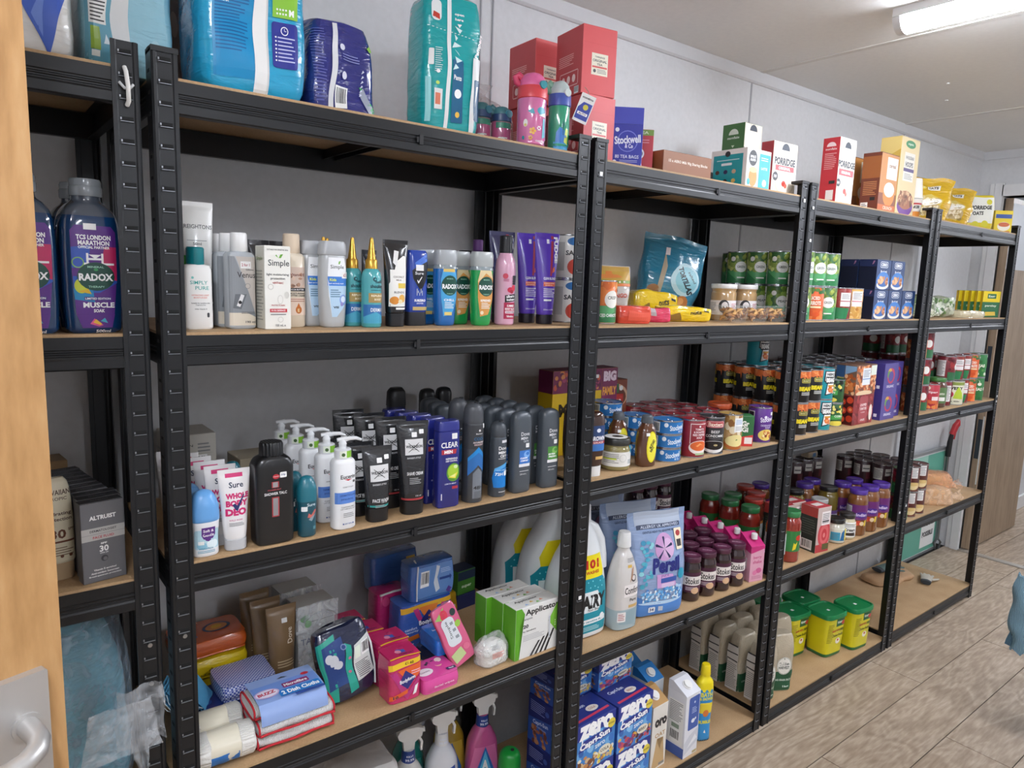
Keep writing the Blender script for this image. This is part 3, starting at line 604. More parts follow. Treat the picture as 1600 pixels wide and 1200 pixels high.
def pack(name, w, d, h, m, F=None, L=None, Tt=None, warp=(3, .02, 1), n=7, rnd=.86, cat='pack', seg=44, gus=None, top=None, layers=10):
    """soft plastic-wrapped pack: swollen block with rounded ends"""
    t = Tp(name, cat, warp); m = mat(m, .22, coat=.5, bump='folds', bs=22, bd=.004) if isinstance(m, str) else m
    a, b = w / 2, d / 2; tp = top or 1.0
    secs = [(0, a * rnd, b * rnd, n), (h * .02, a * (rnd + .06), b * (rnd + .06), n), (h * .08, a * .985, b * .97, n)]
    for i in range(1, layers): 
        q = i / layers; secs.append((h * (.08 + .84 * q), a * (1 + .02 * math.sin(q * PI)) * (1 + (tp - 1) * q), b * (1 + .05 * math.sin(q * PI)) * (1 + (tp - 1) * q), n))
    secs += [(h * .93, a * .985 * tp, b * .96 * tp, n), (h * .98, a * (rnd + .06) * tp, b * (rnd + .05) * tp, n), (h, a * (rnd - .06) * tp, b * (rnd - .1) * tp, n)]
    t.loft('body', secs, m, seg)
    if F: t.pr(F, 'body', 'F', step=6, lift=.8)
    if L: t.surf['lside'] = ('box', 0, 0, 0, w * 1.015, d, h); t.pr(L, 'lside', 'L', lift=1.0)
    if Tt: t.surf['tside'] = ('box', 0, 0, 0, w, d, h); t.pr(Tt, 'tside', 'T', lift=.6, lname='top_print')
    return t
def sack(name, w, d, h, m, F=None, warp=(4, .018, 2), cat='bag', fin=10, bot=.9, belly=1.0, L=None, B=None):
    """filled pouch with a flat pinched top"""
    t = Tp(name, cat, warp); m = mat(m, .25, coat=.5, bump='folds', bs=26, bd=.005) if isinstance(m, str) else m
    a, b = w / 2, d / 2
    t.loft('body', [(0, a * .8 * bot, b * .8, 5), (h * .02, a * .93 * bot, b * .95, 4.5), (h * .08, a * bot, b, 4), (h * .3, a * (bot + belly) / 2, b * 1.04, 3.4), (h * .55, a * belly, b * .92, 3), (h * .78, a, b * .55, 2.6), (h - fin * 1.6, a, b * .16, 2.4), (h - fin, a, 1.6, 3), (h, a * .99, 1.2, 3)], m, 44, 4)
    if F: t.pr(F, 'body', 'F', step=6, lift=.8)
    return t
WHITE, BLK = '#f1f1ef', '#17181b'

# ================================================================ UNIT AT THE LEFT (behind the oak door)
z = 1766
t = pack('plastic_bag_pack', 170, 130, 250, mat('#e9e7e2', .3, coat=.4, bump='folds', bs=14, bd=.006), [G('#3f63c8', (2, 125), (86, 125), (50, 6)), G('#6f8fe0', (34, 60), (54, 110), (44, 30))], warp=(4, .015, 3))
place(t, -172, 122, z, 0, 'white plastic pack with blue downward triangle on top shelf by the door')
t = pack('nappy_pack', 122, 150, 250, mat('#8fc0cf', .28, coat=.4, bump='folds', bs=18, bd=.006), [R('#5f9db0', -58, 2, -24, 200), R('#d8dad8', -24, 4, -2, 210), R('#e8e8e4', -54, 66, -30, 100), LN('#333', -52, 68, -32, 98, 6), R('#8aa83a', -52, 30, -40, 62), R('#e4e6df', -51, 20, -41, 29), G('#d7e4e6', (-36, 40), (-28, 40), (-32, 54)), E('#a9d0da', 34, 44, 8, 12), G('#e4eef0', (30, 38), (38, 38), (34, 50))], warp=(4, .02, 5))
place(t, -16, 128, z, 0, 'pale blue nappy pack with white stripe beside the white and blue pack')
def radox_big():
    t = Tp('bath_soak_bottle', 'bottle'); liq = mat('#123b68', .08, coat=1, var=.1)
    t.loft('body', [(0, 33, 24, 5), (4, 37, 27, 5), (10, 38, 28, 5), (60, 40, 29, 5), (120, 40, 29, 5), (160, 38.5, 28, 4.5), (176, 35, 26, 4), (187, 28, 23, 3), (195, 20, 19, 2), (203, 19, 19, 2)], liq, 36, 4, bands=[(172, mat('#4c5664', .1, coat=1))])
    t.loft('cap', [(201, 21, 21), (203, 22, 22), (214, 22.3, 22.3), (216, 21, 21), (222, 21.5, 21.5), (226, 20, 20), (226.5, 17, 17)], mat('#8e969c', .2, coat=.6), 28)
    t.pr([G('#5b2a86', (-27, 28), (24, 28), (30, 90), (30, 150), (24, 158), (-24, 158), (-30, 150), (-30, 90)), G('#2f5fbf', (-29, 84), (-29, 60), (5, 60), (29.5, 75), (29.5, 84)), G('#c22a60', (4, 84), (29.5, 78), (30, 128), (14, 128)), G('#3458b8', (-30, 96), (-30, 126), (-5, 130), (-8, 96)), G('#1d8ac0', (-28, 50), (-2, 46), (-4, 66), (-29, 66)),
          T('#ffffff', 'TCS LONDON', 0, 141, 46, 7, .04), T('#ffffff', 'MARATHON', 0, 133, 42, 7, .04), T('#ffffff', 'OFFICIAL PARTNER', 0, 126.5, 42, 4, .03),
          R('#fff', -11, 100, -8, 118), R('#fff', 9, 100, 12, 118), R('#fff', -11, 108, 12, 111), G('#fff', (-8, 116), (9, 116), (1, 110)), R('#fff', -22, 101, 26, 104), E('#8ac05a', -22, 104, 8), E('#3458b8', -22, 104, 6.5), E('#c9d23a', -19, 70, 9, 11), G('#d8b22a', (-24, 62), (-6, 58), (-10, 66)), E('#14493c', 1, 84, 25, 21), T('#ffffff', 'RADOX', 1, 83, 46, 11, .04), T('#9fd0b8', 'MINERAL', 1, 98, 22, 3), T('#9fd0b8', 'THERAPY', 1, 69, 22, 3), E('#3d9a5a', 1, 94, 3, 2),
          R('#3a2a7c', -16, 49, 20, 54), T('#ffffff', 'LIMITED EDITION', 2, 51.5, 34, 3.2), T('#ffffff', 'MUSCLE', 3, 42, 42, 8, .04), T('#ffffff', 'SOAK', 3, 33.5, 15, 5, .04), T('#e8e0f4', 'BATH SOAK', 3, 26.5, 14, 2),
          G('#5b2a86', (-20, 8), (20, 8), (24, 28), (-27, 28)), G('#e05a8a', (-10, 14), (2, 10), (8, 12), (-4, 22)), G('#f0c040', (-6, 16), (4, 12), (6, 14), (-2, 21)), G('#4ab0c8', (4, 18), (14, 15), (10, 23)), T('#ffffff', '500ml', 8, 3, 20, 4.5, .03), R('#fff', -13, 162 - 10, 4, 161)])
    return t
t = radox_big(); z = 1378
place(t, -88, 48, z, 8, 'dark blue bath soak bottle with purple label, nearest the shelf post', 'blue bath soak bottles')
place(t, -168, 46, z, 8, 'dark blue bath soak bottle cut off by the door edge', 'blue bath soak bottles')
place(t, -92, 122, z, 8, 'dark blue bath soak bottle behind the one nearest the post', 'blue bath soak bottles')
place(t, -172, 120, z, 8, 'dark blue bath soak bottle at the back behind the door edge', 'blue bath soak bottles')
z = 988
t = carton('face_fluid_box', 62, 22, 128, '#6a6a6d', [R('#b9b8b4', -31, 68, 31, 88), R('#8b8b8d', -31, 77.4, 31, 78), T('#f4f4f2', 'ALTRUIST', 0, 104, 38, 7, .04), T('#333336', 'DERMATOLOGIST', 0, 83, 38, 3.6, .02), T('#b5303a', 'FACE FLUID', 0, 72.5, 30, 4, .02), T('#f4f4f2', 'SPF', 0, 61.5, 9, 3, .04), T('#f4f4f2', '30', 0, 53, 13, 10, .03), T('#f4f4f2', 'UVA UV', 0, 46, 12, 2), E('#3c3c40', 0, 37, 5), E('#6a6a6d', 1, 36, 3), T('#f4f4f2', 'Vitamin E enriched', 0, 20, 32, 3), T('#f4f4f2', 'Anti-oxidant Sunscreen', 0, 15, 40, 3), T('#f4f4f2', 'Broad-spectrum protection', 0, 10, 46, 3)], cols={'T': '#2d2d31', 'L': '#5a5a5e'}, Tt=[T('#85858a', 'ALTRUIST', 0, 11, 26, 4), R('#a8a8a8', -31, 0, 31, 1.5)])
row(t, 10, -91, 32, z, -3.6, 24.2, 10, 'grey boxed face fluid', 'grey face fluid boxes', jit=.8)
t = Tp('sun_lotion_bottle', 'bottle')
t.loft('cap', [(0, 24, 14, 3), (28, 25, 15, 3)], mat('#b79e7c', .4), 28)
t.loft('body', [(28, 25, 15, 3), (32, 27, 17, 3), (90, 27, 17, 3), (140, 24, 14, 3), (156, 21, 10, 3), (163, 16, 5, 3)], mat('#e4dcc2', .4), 28, 4)
t.pr([T('#5a4230', 'HAWAIIAN', 2, 142, 40, 8, .02), T('#5a4230', 'TROPIC', 4, 132, 26, 5, .01), T('#5a4230', 'hydrating', 4, 108, 36, 7), T('#5a4230', 'protection', 4, 99, 36, 7), T('#6b3c22', '30', 2, 76, 22, 15, .03), T('#6b3c22', 'SPF', 20, 82, 8, 4), R('#6b3c22', -14, 62, 24, 65), LN('#8a755a', -12, 40, 22, 56, 4), E('#6b3c22', 6, 40, 2.5), E('#6b3c22', 18, 40, 2.5)])
place(t, -146, 70, z, 6, 'cream sun lotion bottle peeking from behind the door edge')
t = carton('cardboard_box', 130, 60, 130, '#9a7d58', [R('#80684a', -60, 60, 60, 66)], cols={'T': '#8d724f'})
place(t, -170, 340, z, 6, 'small brown cardboard box behind the grey face fluid boxes')
# translucent sack of blue masks on the low shelf, clear bag hung over the post
z = 545
t = Tp('plastic_sack', 'sack', (10, .012, 4))
t.loft('contents', [(0, 120, 110, 3), (60, 145, 135, 3), (200, 140, 130, 3), (300, 118, 112, 2.6), (350, 60, 60, 2.4)], mat('#8ccbdc', .7, bump='folds', bs=30, bd=.008), 40, 4)
t.loft('film', [(0, 125, 115, 3), (60, 152, 142, 3), (200, 150, 140, 3), (320, 140, 134, 3), (392, 112, 100, 2.6), (404, 60, 50, 2)], film('#a9bccb', .6), 44, 4)
place(t, -190, 190, z, 0, 'large translucent bag of blue masks below the grey boxes')
t = Tp('clear_plastic_bag', 'bag', (3, .03, 9))
def sheet(t, part, w, h, m, nx=14, nz=16, bend=8, parent=-1, x=0, y=0, z0=0, thick=1.0, flare=0.0, seed=0, amp=6):
    """a limp sheet of film or cloth hanging in folds"""
    v = []; f = []
    for side in (0, 1):
        for j in range(nz + 1):
            for i in range(nx + 1):
                u = i / nx - .5; q = j / nz; ww = w * (1 + flare * (1 - q))
                yy = bend * math.sin(u * 9 + seed + q * 2) + amp * noise.noise(Vector((u * 4 + seed, q * 4, seed)))
                v.append((x + u * ww + amp * noise.noise(Vector((u * 3, q * 3 + seed, 5))), y + yy + side * thick, z0 + q * h + amp * noise.noise(Vector((u * 5, seed + 9, q * 2)))))
    n = nx + 1; K = n * (nz + 1)
    for j in range(nz):
        for i in range(nx):
            a = j * n + i; f.append((a, a + 1, a + n + 1, a + n)); f.append((K + a, K + a + n, K + a + n + 1, K + a + 1))
    for i in range(nx): f.append((i, K + i, K + i + 1, i + 1)); a = nz * n + i; f.append((a, a + 1, K + a + 1, K + a))
    for j in range(nz): a = j * n; f.append((a, a + n, K + a + n, K + a)); a = j * n + nx; f.append((a, K + a, K + a + n, a + n))
    return t.put(part, v, f, m if isinstance(m, list) else [m], None, parent, 50)
sheet(t, 'front_sheet', 88, 86, film('#dfe4e8', .8, .06), bend=1.5, flare=.35, seed=2, amp=3)
sheet(t, 'back_sheet', 70, 100, film('#dfe4e8', .8, .06), bend=5, flare=.1, x=30, y=8, z0=4, seed=5, amp=7)
sheet(t, 'tail', 30, 50, film('#dfe6ea', .78, .06), bend=4, flare=-.5, x=26, y=3, z0=-38, seed=7, amp=4)
place(t, -84, -34, 712, 4, 'crumpled clear plastic bag hanging in front of the left post')

# ================================================================ TOP SHELF OF THE TOILETRIES UNIT
z = 1763
t = pack('wrapped_pack', 60, 140, 220, mat('#6d574b', .3, coat=.4, bump='folds', bs=18, bd=.006), [E('#3a2c28', 4, 60, 6, 16), E('#3a2c28', 6, 100, 5, 12), E('#8b7466', -8, 130, 6, 20)], warp=(3, .02, 8))
place(t, 86, 262, z, 0, 'narrow brown plastic pack wedged behind the big blue nappy pack')
nb = mat('#25a3cf', .2, coat=.6, bump='folds', bs=15, bd=.006)
t = pack('nappy_pack', 174, 160, 235, nb, [R('#0e8dc4', -70, 22, -8, 220), LN('#0a5f9a', -66, 60, -16, 150, 17), T('#ffffff', 'TENA', -52, 136, 12, 4), RR('#efefec', -8, 1, 15, 225, 1), R('#d4d6d4', 12, 1, 15, 225), RR('#27308f', 21, 50, 66, 122, 5), E('#ffffff', 42, 110, 6.5), E('#27308f', 42, 110, 5.2), R('#fff', 41.4, 110, 42.2, 114), R('#fff', 42, 109.6, 45, 110.4), [E('#fff', 27, 62 + i * 6.2, 1.4, n=8) for i in range(7)], [R('#c9cdf0', 30, 61 + i * 6.2, 60 - (i % 3) * 3, 63 + i * 6.2) for i in range(7)], R('#8cc63f', 22, 128, 66, 200), T('#ffffff', 'M', 55, 137, 9, 10, .05), [E('#fff', 30 + 5 * i, 134 + 6 * j, 1.6, n=8) for i in range(4) for j in range(2)]], warp=(4, .016, 11), n=6)
place(t, 166, 104, z, 0, 'big bright blue nappy pack with white centre stripe on top shelf')
t = pack('pants_pack', 136, 110, 172, mat('#2b2f7a', .14, coat=.8, bump='folds', bs=20, bd=.007), [LN('#5f63a8', -58, 20, -40, 150, 24), G('#dedee0', (-38, 2), (-27, 2), (-14, 165), (-24, 165)), BAR(-22, 12, 4, 52), G('#3aa457', (26, 60), (31, 60), (60, 20), (54, 14)), G('#9aa0b0', (28, 45), (34, 60), (62, 14), (50, 6)), G('#8fc050', (40, 130), (46, 138), (52, 128), (45, 124)), LN('#8085c4', -8, 100, 24, 112, 3), [G('#cfd2e6', (28, 40 + i * 9), (34, 44 + i * 9), (31, 47 + i * 9)) for i in range(6)], E('#d8daea', -8, 120, 5), E('#d8daea', -6, 74, 5, 7)], warp=(8, .017, 21), top=.82, n=5)
place(t, 336, 118, z, 4, 'crumpled navy pack with white stripe and barcode on top shelf')
t = pack('wipes_pack', 128, 100, 262, mat('#17a3a6', .2, coat=.6, bump='folds', bs=18, bd=.006), [G('#eceeec', (-22, 2), (-14, 2), (-8, 255), (-17, 255)), RR('#e9efee', -50, 208, -30, 246, 8), G('#c0392b', (-48, 214), (-33, 210), (-34, 220), (-46, 224)), T('#fff', 'open', 8, 222, 20, 5, .03), T('#fff', 'here', 8, 214, 18, 5, .03), G('#fff', (4, 206), (14, 206), (9, 200)), [R('#d8f2f0', -58 + 8 * i, 196 - i, -54 + 8 * i, 197.2 - i) for i in range(13)], RR('#e9e9e6', -55, 124, -46, 156, 2), R('#e9e9e6', -44, 44, -28, 80), R('#dd7a5a', -42, 52, -32, 72), RR('#0d5f88', -8, 20, 18, 140, 3), [G('#d9f4f4', (-8 + (i % 3) * 9, 120 + i * 14), (6 + (i % 2) * 9, 126 + i * 14), (-2, 132 + i * 14)) for i in range(6)], T('#fff', 'Pants', 4, 108, 18, 9, .03), E('#fff', 6, 78, 8, 9), E('#f2c14a', 6, 36, 5, 6), LN('#bfe6e6', -44, 110, -30, 160, 12), E('#fff', -38, 112, 3.5), E('#bfe26a', -38, 90, 3.5), R('#8acfd0', -58, 20, -50, 100), G('#dfe3e2', (32, 4), (42, 4), (60, 150), (42, 150)), RR('#0f4f74', 44, 30, 58, 110, 3), T('#fff', 'Pampers', 54, 175, 50, 10, .03, 80)], warp=(4, .016, 31), n=5)
place(t, 580, 92, z, -6, 'tall teal pack with white stripe beside the drinking bottles')
# drinking bottles
def drink(body, ring, cap, spot, ops, btn='#2a8f9a', h=150, r=31):
    t = Tp('drinking_bottle', 'bottle')
    t.loft('body', [(0, r - 4, r - 4), (3, r - 1, r - 1), (8, r - 2, r - 2), (14, r, r), (h * .62, r, r), (h * .66, r - 1, r - 1)], mat(body, .12, coat=.8), 30)
    t.loft('ring', [(h * .64, r, r), (h * .65, r + 1.5, r + 1.5), (h * .80, r + 1, r + 1), (h * .81, r, r)], mat(ring, .35), 30)
    t.loft('cap', [(h * .80, r - 1, r - 1), (h * .84, r - 1, r - 1), (h * .93, r * .82, r * .8), (h * .985, r * .55, r * .6), (h, r * .25, r * .4)], mat(cap, .4), 30, 3)
    mb = MB(); mb.tube([(-r * .6, 0, h * .9), (-r * 1.05, 0, h * .97), (-r * 1.25, 0, h * .93), (-r * 1.15, 0, h * .86), (-r * .8, 0, h * .83)], 7, 10); t.mb('carry_loop', mb, mat(spot, .4), smooth=60)
    mb = MB(); mb.tube([(r * .45, -r * .85, h * .82), (r * .5, -r * 1.02, h * .82)], [9, 8], 16); t.mb('button', mb, mat(btn, .3))
    t.pr(ops, 'body', 'C', r)
    return t
t = drink('#d977a8', '#d8484f', '#e06a9c', '#d8476a', [G('#3aa0b4', (-18, 68), (-6, 74), (-8, 62)), G('#3aa0b4', (-6, 74), (-2, 62), (-14, 66)), E('#4aa6bd', 14, 70, 11, 8), G('#e9eef0', (6, 60), (26, 58), (26, 68)), E('#f4f0ea', -22, 44, 5, 8), E('#e9d37a', -22, 40, 3, 3), [E('#f2c14e', -6 + 5 * math.cos(k * 1.26), 28 + 5 * math.sin(k * 1.26), 2.8, n=8) for k in range(5)], E('#e7903a', -6, 28, 2.4), [E('#ffffff', 8 + 3.5 * math.cos(k * 1.05), 34 + 3.5 * math.sin(k * 1.05), 1.7, n=6) for k in range(6)], G('#38a9bb', (16, 14), (26, 18), (24, 56), (18, 54)), E('#2b8795', -26, 14, 3, 4), [E('#f2c14e', -10 + 3 * math.cos(k * 1.26), 14 + 3 * math.sin(k * 1.26), 1.8, n=6) for k in range(5)], T('#ffffff', 'contigo', 14, 8, 26, 6, .02)])
place(t, 752, 34, z, -22, 'pink flowered drinking bottle with red collar on top shelf')
t = drink('#37a07a', '#4a5fae', '#b9c6c4', '#7fae96', [G('#3b7ecb', (-14, 10), (6, 4), (8, 44), (-4, 52), (-12, 40)), G('#4aa8d8', (-18, 4), (20, 4), (20, 16), (-18, 20)), G('#c9d94a', (6, 20), (16, 14), (18, 46), (10, 50)), E('#2d6a8a', 10, 32, 3), T('#2a5a6a', 'contigo', 4, 50, 30, 7, .02, 90)], '#c9d4d2', 152, 24)
place(t, 838, 44, z, -25, 'green and blue drinking bottle with swing tag beside pink bottle')
t = Tp('swing_tag', 'tag')
t.box('card', 34, .8, 62, mat('#f0f0ee', .4), .2)
t.pr([G('#3f4fa8', (-15, 6), (15, 6), (15, 44), (-6, 44), (-15, 30)), E('#d9cf4a', 2, 34, 6), T('#1c1c24', 'contigo', 0, 53, 26, 6, .03), R('#ffffff', -12, 16, 12, 22), T('#1c1c24', 'AUTO', 0, 19, 18, 4, .03)], 'card')
t.mb('string', MB().tube([(0, .5, 60), (-6, 1, 68), (-16, 4, 74)], .5, 5), mat('#4a9a7a', .5))
place(t, 873, 16, z + 62, -30, 'white and blue swing tag hanging from the green bottle', tilt=(4, 20))
t1 = drink('#bb5d86', '#324a73', '#4d7f86', '#4d7f86', [E('#f0e8e6', -4, 20, 5), R('#3a8a70', -20, 44, 20, 66), LN('#dfeee8', -14, 6, 14, 26, 4)], '#3d7f8f', 92, 22)
place(t1, 676, 128, z, -15, 'small dark lidded drinking bottle before the clear bag, nearer the teal pack')
place(t1, 732, 128, z, -15, 'small dark lidded drinking bottle before the clear bag, nearer the pink bottle')
t = Tp('clear_gift_bag', 'bag', (5, .03, 13))
t.loft('film', [(0, 44, 26, 4), (4, 50, 31, 4), (70, 50, 31, 3.4), (100, 34, 20, 3), (118, 12, 8, 2.4), (132, 20, 6, 2.2), (142, 24, 4, 2.2)], film('#c9bcbc', .66, .08), 30, 3)
o_ = place(t, 700, 128, z, 0, 'clear gift bag behind two small drinking bottles on top shelf', sc=(1.8, 1.5, 1.08))
# red tea cartons
def tea(dark=False):
    c = '#dc5a5c'
    return carton('tea_carton', 96, 112, 150, c, [R('#d65254', -48, 112, 48, 113), R('#f0ead6', -22, 44, 24, 92), T('#555', "TWININGS", 1, 84, 28, 4), T('#444', 'ORIGINAL', 1, 76, 40, 6), T('#444', 'TEA', 1, 68, 16, 5), R('#d9645f', -20, 60, 22, 64), E('#555', -13, 53, 4), LN('#888', -6, 48, 20, 58, 3)], [R('#c94a4d', -50, 110, 50, 111), LN('#f0b0ac', -42, 70, 20, 96, 6), G('#f2c4c0', (-34, 22), (40, 22), (40, 24), (-34, 24)), G('#f2c4c0', (-34, 54), (40, 54), (40, 56), (-34, 56)), R('#f2c4c0', -36, 24, -34, 54), R('#f2c4c0', 40, 24, 42, 54), E('#f2d0cc', -20, 38, 7, 9), E('#f2d0cc', 2, 38, 7, 9), E('#f2d0cc', 24, 38, 7, 9), BAR(28, 2, 46, 18)], cols={'L': '#c4494c', 'T': '#c94f52'})
t = tea(); z1 = 1760
place(t, 986, 110, z1, -3, 'red tea carton at the bottom of the stack, behind the post tops', 'red tea cartons')
place(t, 976, 112, z1 + 151.5, -9, 'red tea carton on top of the stack, nearest the front', 'red tea cartons')
place(t, 962, 280, z1, -3, 'red tea carton at the back, supporting the rear top carton', 'red tea cartons')
place(t, 955, 268, z1 + 151.5, -3, 'red tea carton at the back on top of another', 'red tea cartons')
t = carton('tea_carton', 60, 40, 85, '#8f2f3a', [T('#e8c8c8', 'TEA', 0, 40, 30, 12)], [RR('#a8505a', -14, 20, 14, 60, 5)])
place(t, 866, 74, 1763, -10, 'small maroon carton behind the swing tag')

# ================================================================ SECOND SHELF: BOTTLES AND TUBES
z = 1378
gT = 'toiletries on the upper toiletries shelf'
t = tube_up('cream_tube', 26, 214, '#eeeeea', '#e6e6e2', 24, F=[T('#5a5f60', 'CREIGHTONS', 0, 172, 52, 7, .01), R('#8a8f90', -16, 148, 16, 149), T('#777', '50ml', 0, 143, 14, 5), E('#3fae3c', -20, 108, 14, 15), E('#3fae3c', -8, 98, 12, 10), E('#3fae3c', -24, 78, 10, 16), T('#f4f4f2', 'pure', -14, 100, 18, 8, .02), T('#8a8f8c', 'touch', 13, 100, 22, 8, .01)], coat=.5, wtop=30)
place(t, 88, 118, z, 0, 'white cream tube with green blot standing behind the teal capped bottle')
t = Tp('lotion_bottle', 'bottle')
t.loft('body', [(0, 22, 13, 5), (3, 24, 15, 5), (30, 24, 15, 5), (100, 23.2, 15, 5), (106, 21, 13.5, 4), (108, 13, 12, 2.2)], mat('#efeeea', .35), 32)
t.loft('cap', [(107, 13, 12.5), (109, 14, 13.5), (134, 14.3, 13.8), (136.5, 12.5, 12)], mat('#0b7d85', .3, coat=.4), 26)
t.pr([T('#3aa89c', 'SIMPLY', 0, 78, 28, 6, .005), T('#3aa89c', 'PURE', 5, 69, 22, 6, .005), E('#7fc8c0', -10, 86, 2.4, n=5), T('#e8a294', 'HYDRATING LIGHT', 2, 57, 28, 2.6), T('#e8a294', 'MOISTURISER', 2, 53, 22, 2.6), T('#666', 'Suitable for sensitive skin', 2, 44, 30, 2.2), T('#666', 'Fragrance free', 2, 40.5, 16, 2.2), T('#666', 'With Vitamin E', 2, 34, 20, 2), RR('#44464a', 12, 20, 16, 28, 2)])
place(t, 72, 75, z, 4, 'white square bottle with teal cap beside the left post')
def venus():
    t = Tp('gel_bottle', 'bottle')
    t.loft('body', [(0, 21, 14, 5), (3, 24, 16, 5), (126, 24, 16, 5), (131, 21, 14, 4), (133, 13, 12, 2.2)], mat('#b9bfc4', .2, coat=.6), 32, bands=[(0, mat('#b9bfc4', .2, coat=.6))])
    t.loft('cap', [(132, 13.5, 12.5), (133.5, 14.5, 13.5), (162, 13.8, 12.8), (164.5, 12, 11)], mat('#eeeeec', .35), 26)
    t.pr([G('#e3d9c6', (-23, 6), (23, 6), (23, 20), (6, 28), (-23, 28)), G('#8f9498', (-23, 28), (6, 28), (23, 20), (10, 62), (-14, 124), (-23, 124)), G('#c9c2ba', (10, 62), (23, 20), (23, 124), (-12, 124)), G('#6c7176', (-18, 36), (-4, 34), (6, 60), (-14, 60)), G('#e9e9ea', (-12, 40), (-6, 38), (2, 58), (-4, 60)), T('#3c3a3c', 'Venus', 6, 93, 32, 10, .01), T('#555', 'Gillette', 12, 102, 14, 3), R('#f2f2f0', -4, 104, 14, 116), T('#b03048', '2 for 1', 5, 110, 14, 5), E('#77797c', 8, 74, 4.6), E('#c9c2ba', 8, 74, 4), E('#17181a', -6, 46, 3), LN('#555', -4, 26, 20, 30, 2), T('#555', '190 ml', 12, 12, 18, 4)])
    return t
t = venus()
place(t, 143, 73, z, 5, 'silver and cream gel bottle with white cap, in front', gT)
place(t, 133, 116, z, 5, 'silver and cream gel bottle with white cap, middle one', gT)
place(t, 126, 158, z, 5, 'silver and cream gel bottle with white cap, rear one', gT)
t = carton('moisturiser_box', 47, 40, 144, '#efeee6', [T('#444', 'SUITABLE FOR SENSITIVE SKIN', 0, 138, 38, 2.4), T('#4b4f50', 'Simple', 2, 114, 38, 14, .01), G('#6aa53a', (2, 124), (6, 124), (10, 131), (5, 130)), G('#6aa53a', (1, 124), (-2, 130), (-4, 128)), T('#5a5c5c', 'light moisturising', 0, 95, 40, 5), T('#5a5c5c', 'protection', 0, 88, 26, 5), T('#b03a3a', '+ANTI-BAC', 0, 81, 20, 3.5, .02), E('#c9c8c0', -13, 74, 5), E('#efeee6', -13, 74, 4), E('#d6d5cc', 4, 52, 5, 8), E('#efeee6', 4, 52, 4, 7), E('#d6d5cc', 16, 60, 4, 6), T('#b03a3a', 'PROTECTS SKIN', 0, 42, 24, 2.4), R('#c42a35', -15, 30, 16, 36), T('#fff', '99.9% DEFENCE', 0, 33, 26, 3), LN('#777', -14, 24, 14, 28, 1), E('#d6d5cc', 4, 17, 5, 5), E('#efeee6', 4, 17, 4, 4), T('#666', '125 mL e', 4, 7, 18, 4)], [LN('#a8a79c', -16, 14, 14, 104, 16), T('#8a9a70', 'Simple', 0, 122, 26, 8)], cols={'L': '#dcdacd'})
place(t, 197, 58, z, 3, 'white moisturiser carton with red band standing among bottles')
t = Tp('cream_bottle', 'bottle')
t.loft('body', [(0, 19, 17, 4), (3, 21, 19, 4), (128, 21, 19, 4), (134, 18, 16, 3), (136, 13, 13, 2)], mat('#e9dcc6', .3, coat=.3), 30)
t.loft('cap', [(135, 15, 15), (136.5, 15.8, 15.8), (168, 15, 15), (170, 13.5, 13.5)], mat('#e3cfb6', .35), 28)
t.pr([R('#d9c3b4', -19, 72, 19, 110), blobs(['#8c6a58', '#b98f76', '#e4c8b4'], -17, 74, 17, 100, 16, 2, 4, 3), T('#7a3c34', 'Vitamin E', 2, 96, 28, 5, .02), R('#1d1b1c', -19, 66, 19, 72), T('#fff', 'COCOA BUTTER', 0, 69, 30, 3, .02), T('#333', 'MOISTURISING', 2, 62, 30, 3), T('#333', 'BUTTER CREAM', 2, 58, 30, 3), R('#f0d9c6', -19, 22, 19, 54), E('#c9702a', 4, 32, 6, 7), G('#c9702a', (-1, 34), (9, 34), (4, 45)), T('#f8e0a0', 'E', 4, 31, 4, 6, .03), LN('#b8806a', -14, 46, 16, 53, 2)])
place(t, 252, 98, z, 5, 'cream bottle with beige cap behind the moisturiser carton')
t = tube_up('dark_tube', 20, 158, '#2b2b2e', '#1c1c1e', 22, coat=.7, rough=.2)
place(t, 206, 158, z, 0, 'black tube crimp up behind the moisturiser carton, left one', 'pair of black tubes'); place(t, 246, 162, z, 0, 'black tube crimp up behind the moisturiser carton, right one', 'pair of black tubes')
def kids():
    t = Tp('kids_wash_bottle', 'bottle')
    t.loft('body', [(0, 19, 14, 3), (3, 22, 16.5, 3), (40, 24.5, 18, 3), (90, 26, 18, 3), (125, 25.5, 17.5, 3), (136, 23, 16, 3)], mat('#b7babb', .3, coat=.3), 34, 4)
    t.loft('cap', [(134, 25, 17, 3), (136, 26.5, 18, 3), (154, 25, 17.5, 3), (160, 22, 15, 3)], mat('#b3b6b9', .35), 34)
    t.pr([G('#f2f4f6', (-16, 130), (16, 130), (21, 110), (22, 84), (16, 40), (0, 20), (-10, 20), (-16, 60), (-18, 100)), G('#3f7fd2', (-18, 78), (22, 78), (22.5, 95), (-18, 95)), G('#bcd9f0', (-17, 78), (22, 78), (16, 40), (0, 20), (-10, 20)), T('#4b4f50', 'Simple', 1, 112, 28, 9, .01), G('#7ab04a', (3, 118), (6, 118), (8, 124), (4, 123)), T('#e4f060', 'Kids', -8, 89, 13, 5, .03), T('#fff', 'hair and body wash', -1, 82, 30, 3), LN('#5a7f9a', -13, 56, 8, 72, 4), E('#8aa8e0', 13, 52, 8, 10), E('#dfeaf8', 13, 53, 5, 6), E('#9a8fd0', 10, 44, 3, 4), T('#2b3440', 'VIS', -2, 38, 12, 4, .03), R('#f3f1ee', 10, 92, 24, 104), T('#b04848', '£1', 17, 98, 7, 6)])
    return t
t = kids()
place(t, 314, 73, z, 6, 'grey kids wash bottle with blue and white label, in front', gT); place(t, 285, 112, z, 6, 'grey kids wash bottle with blue and white label, half hidden', gT)
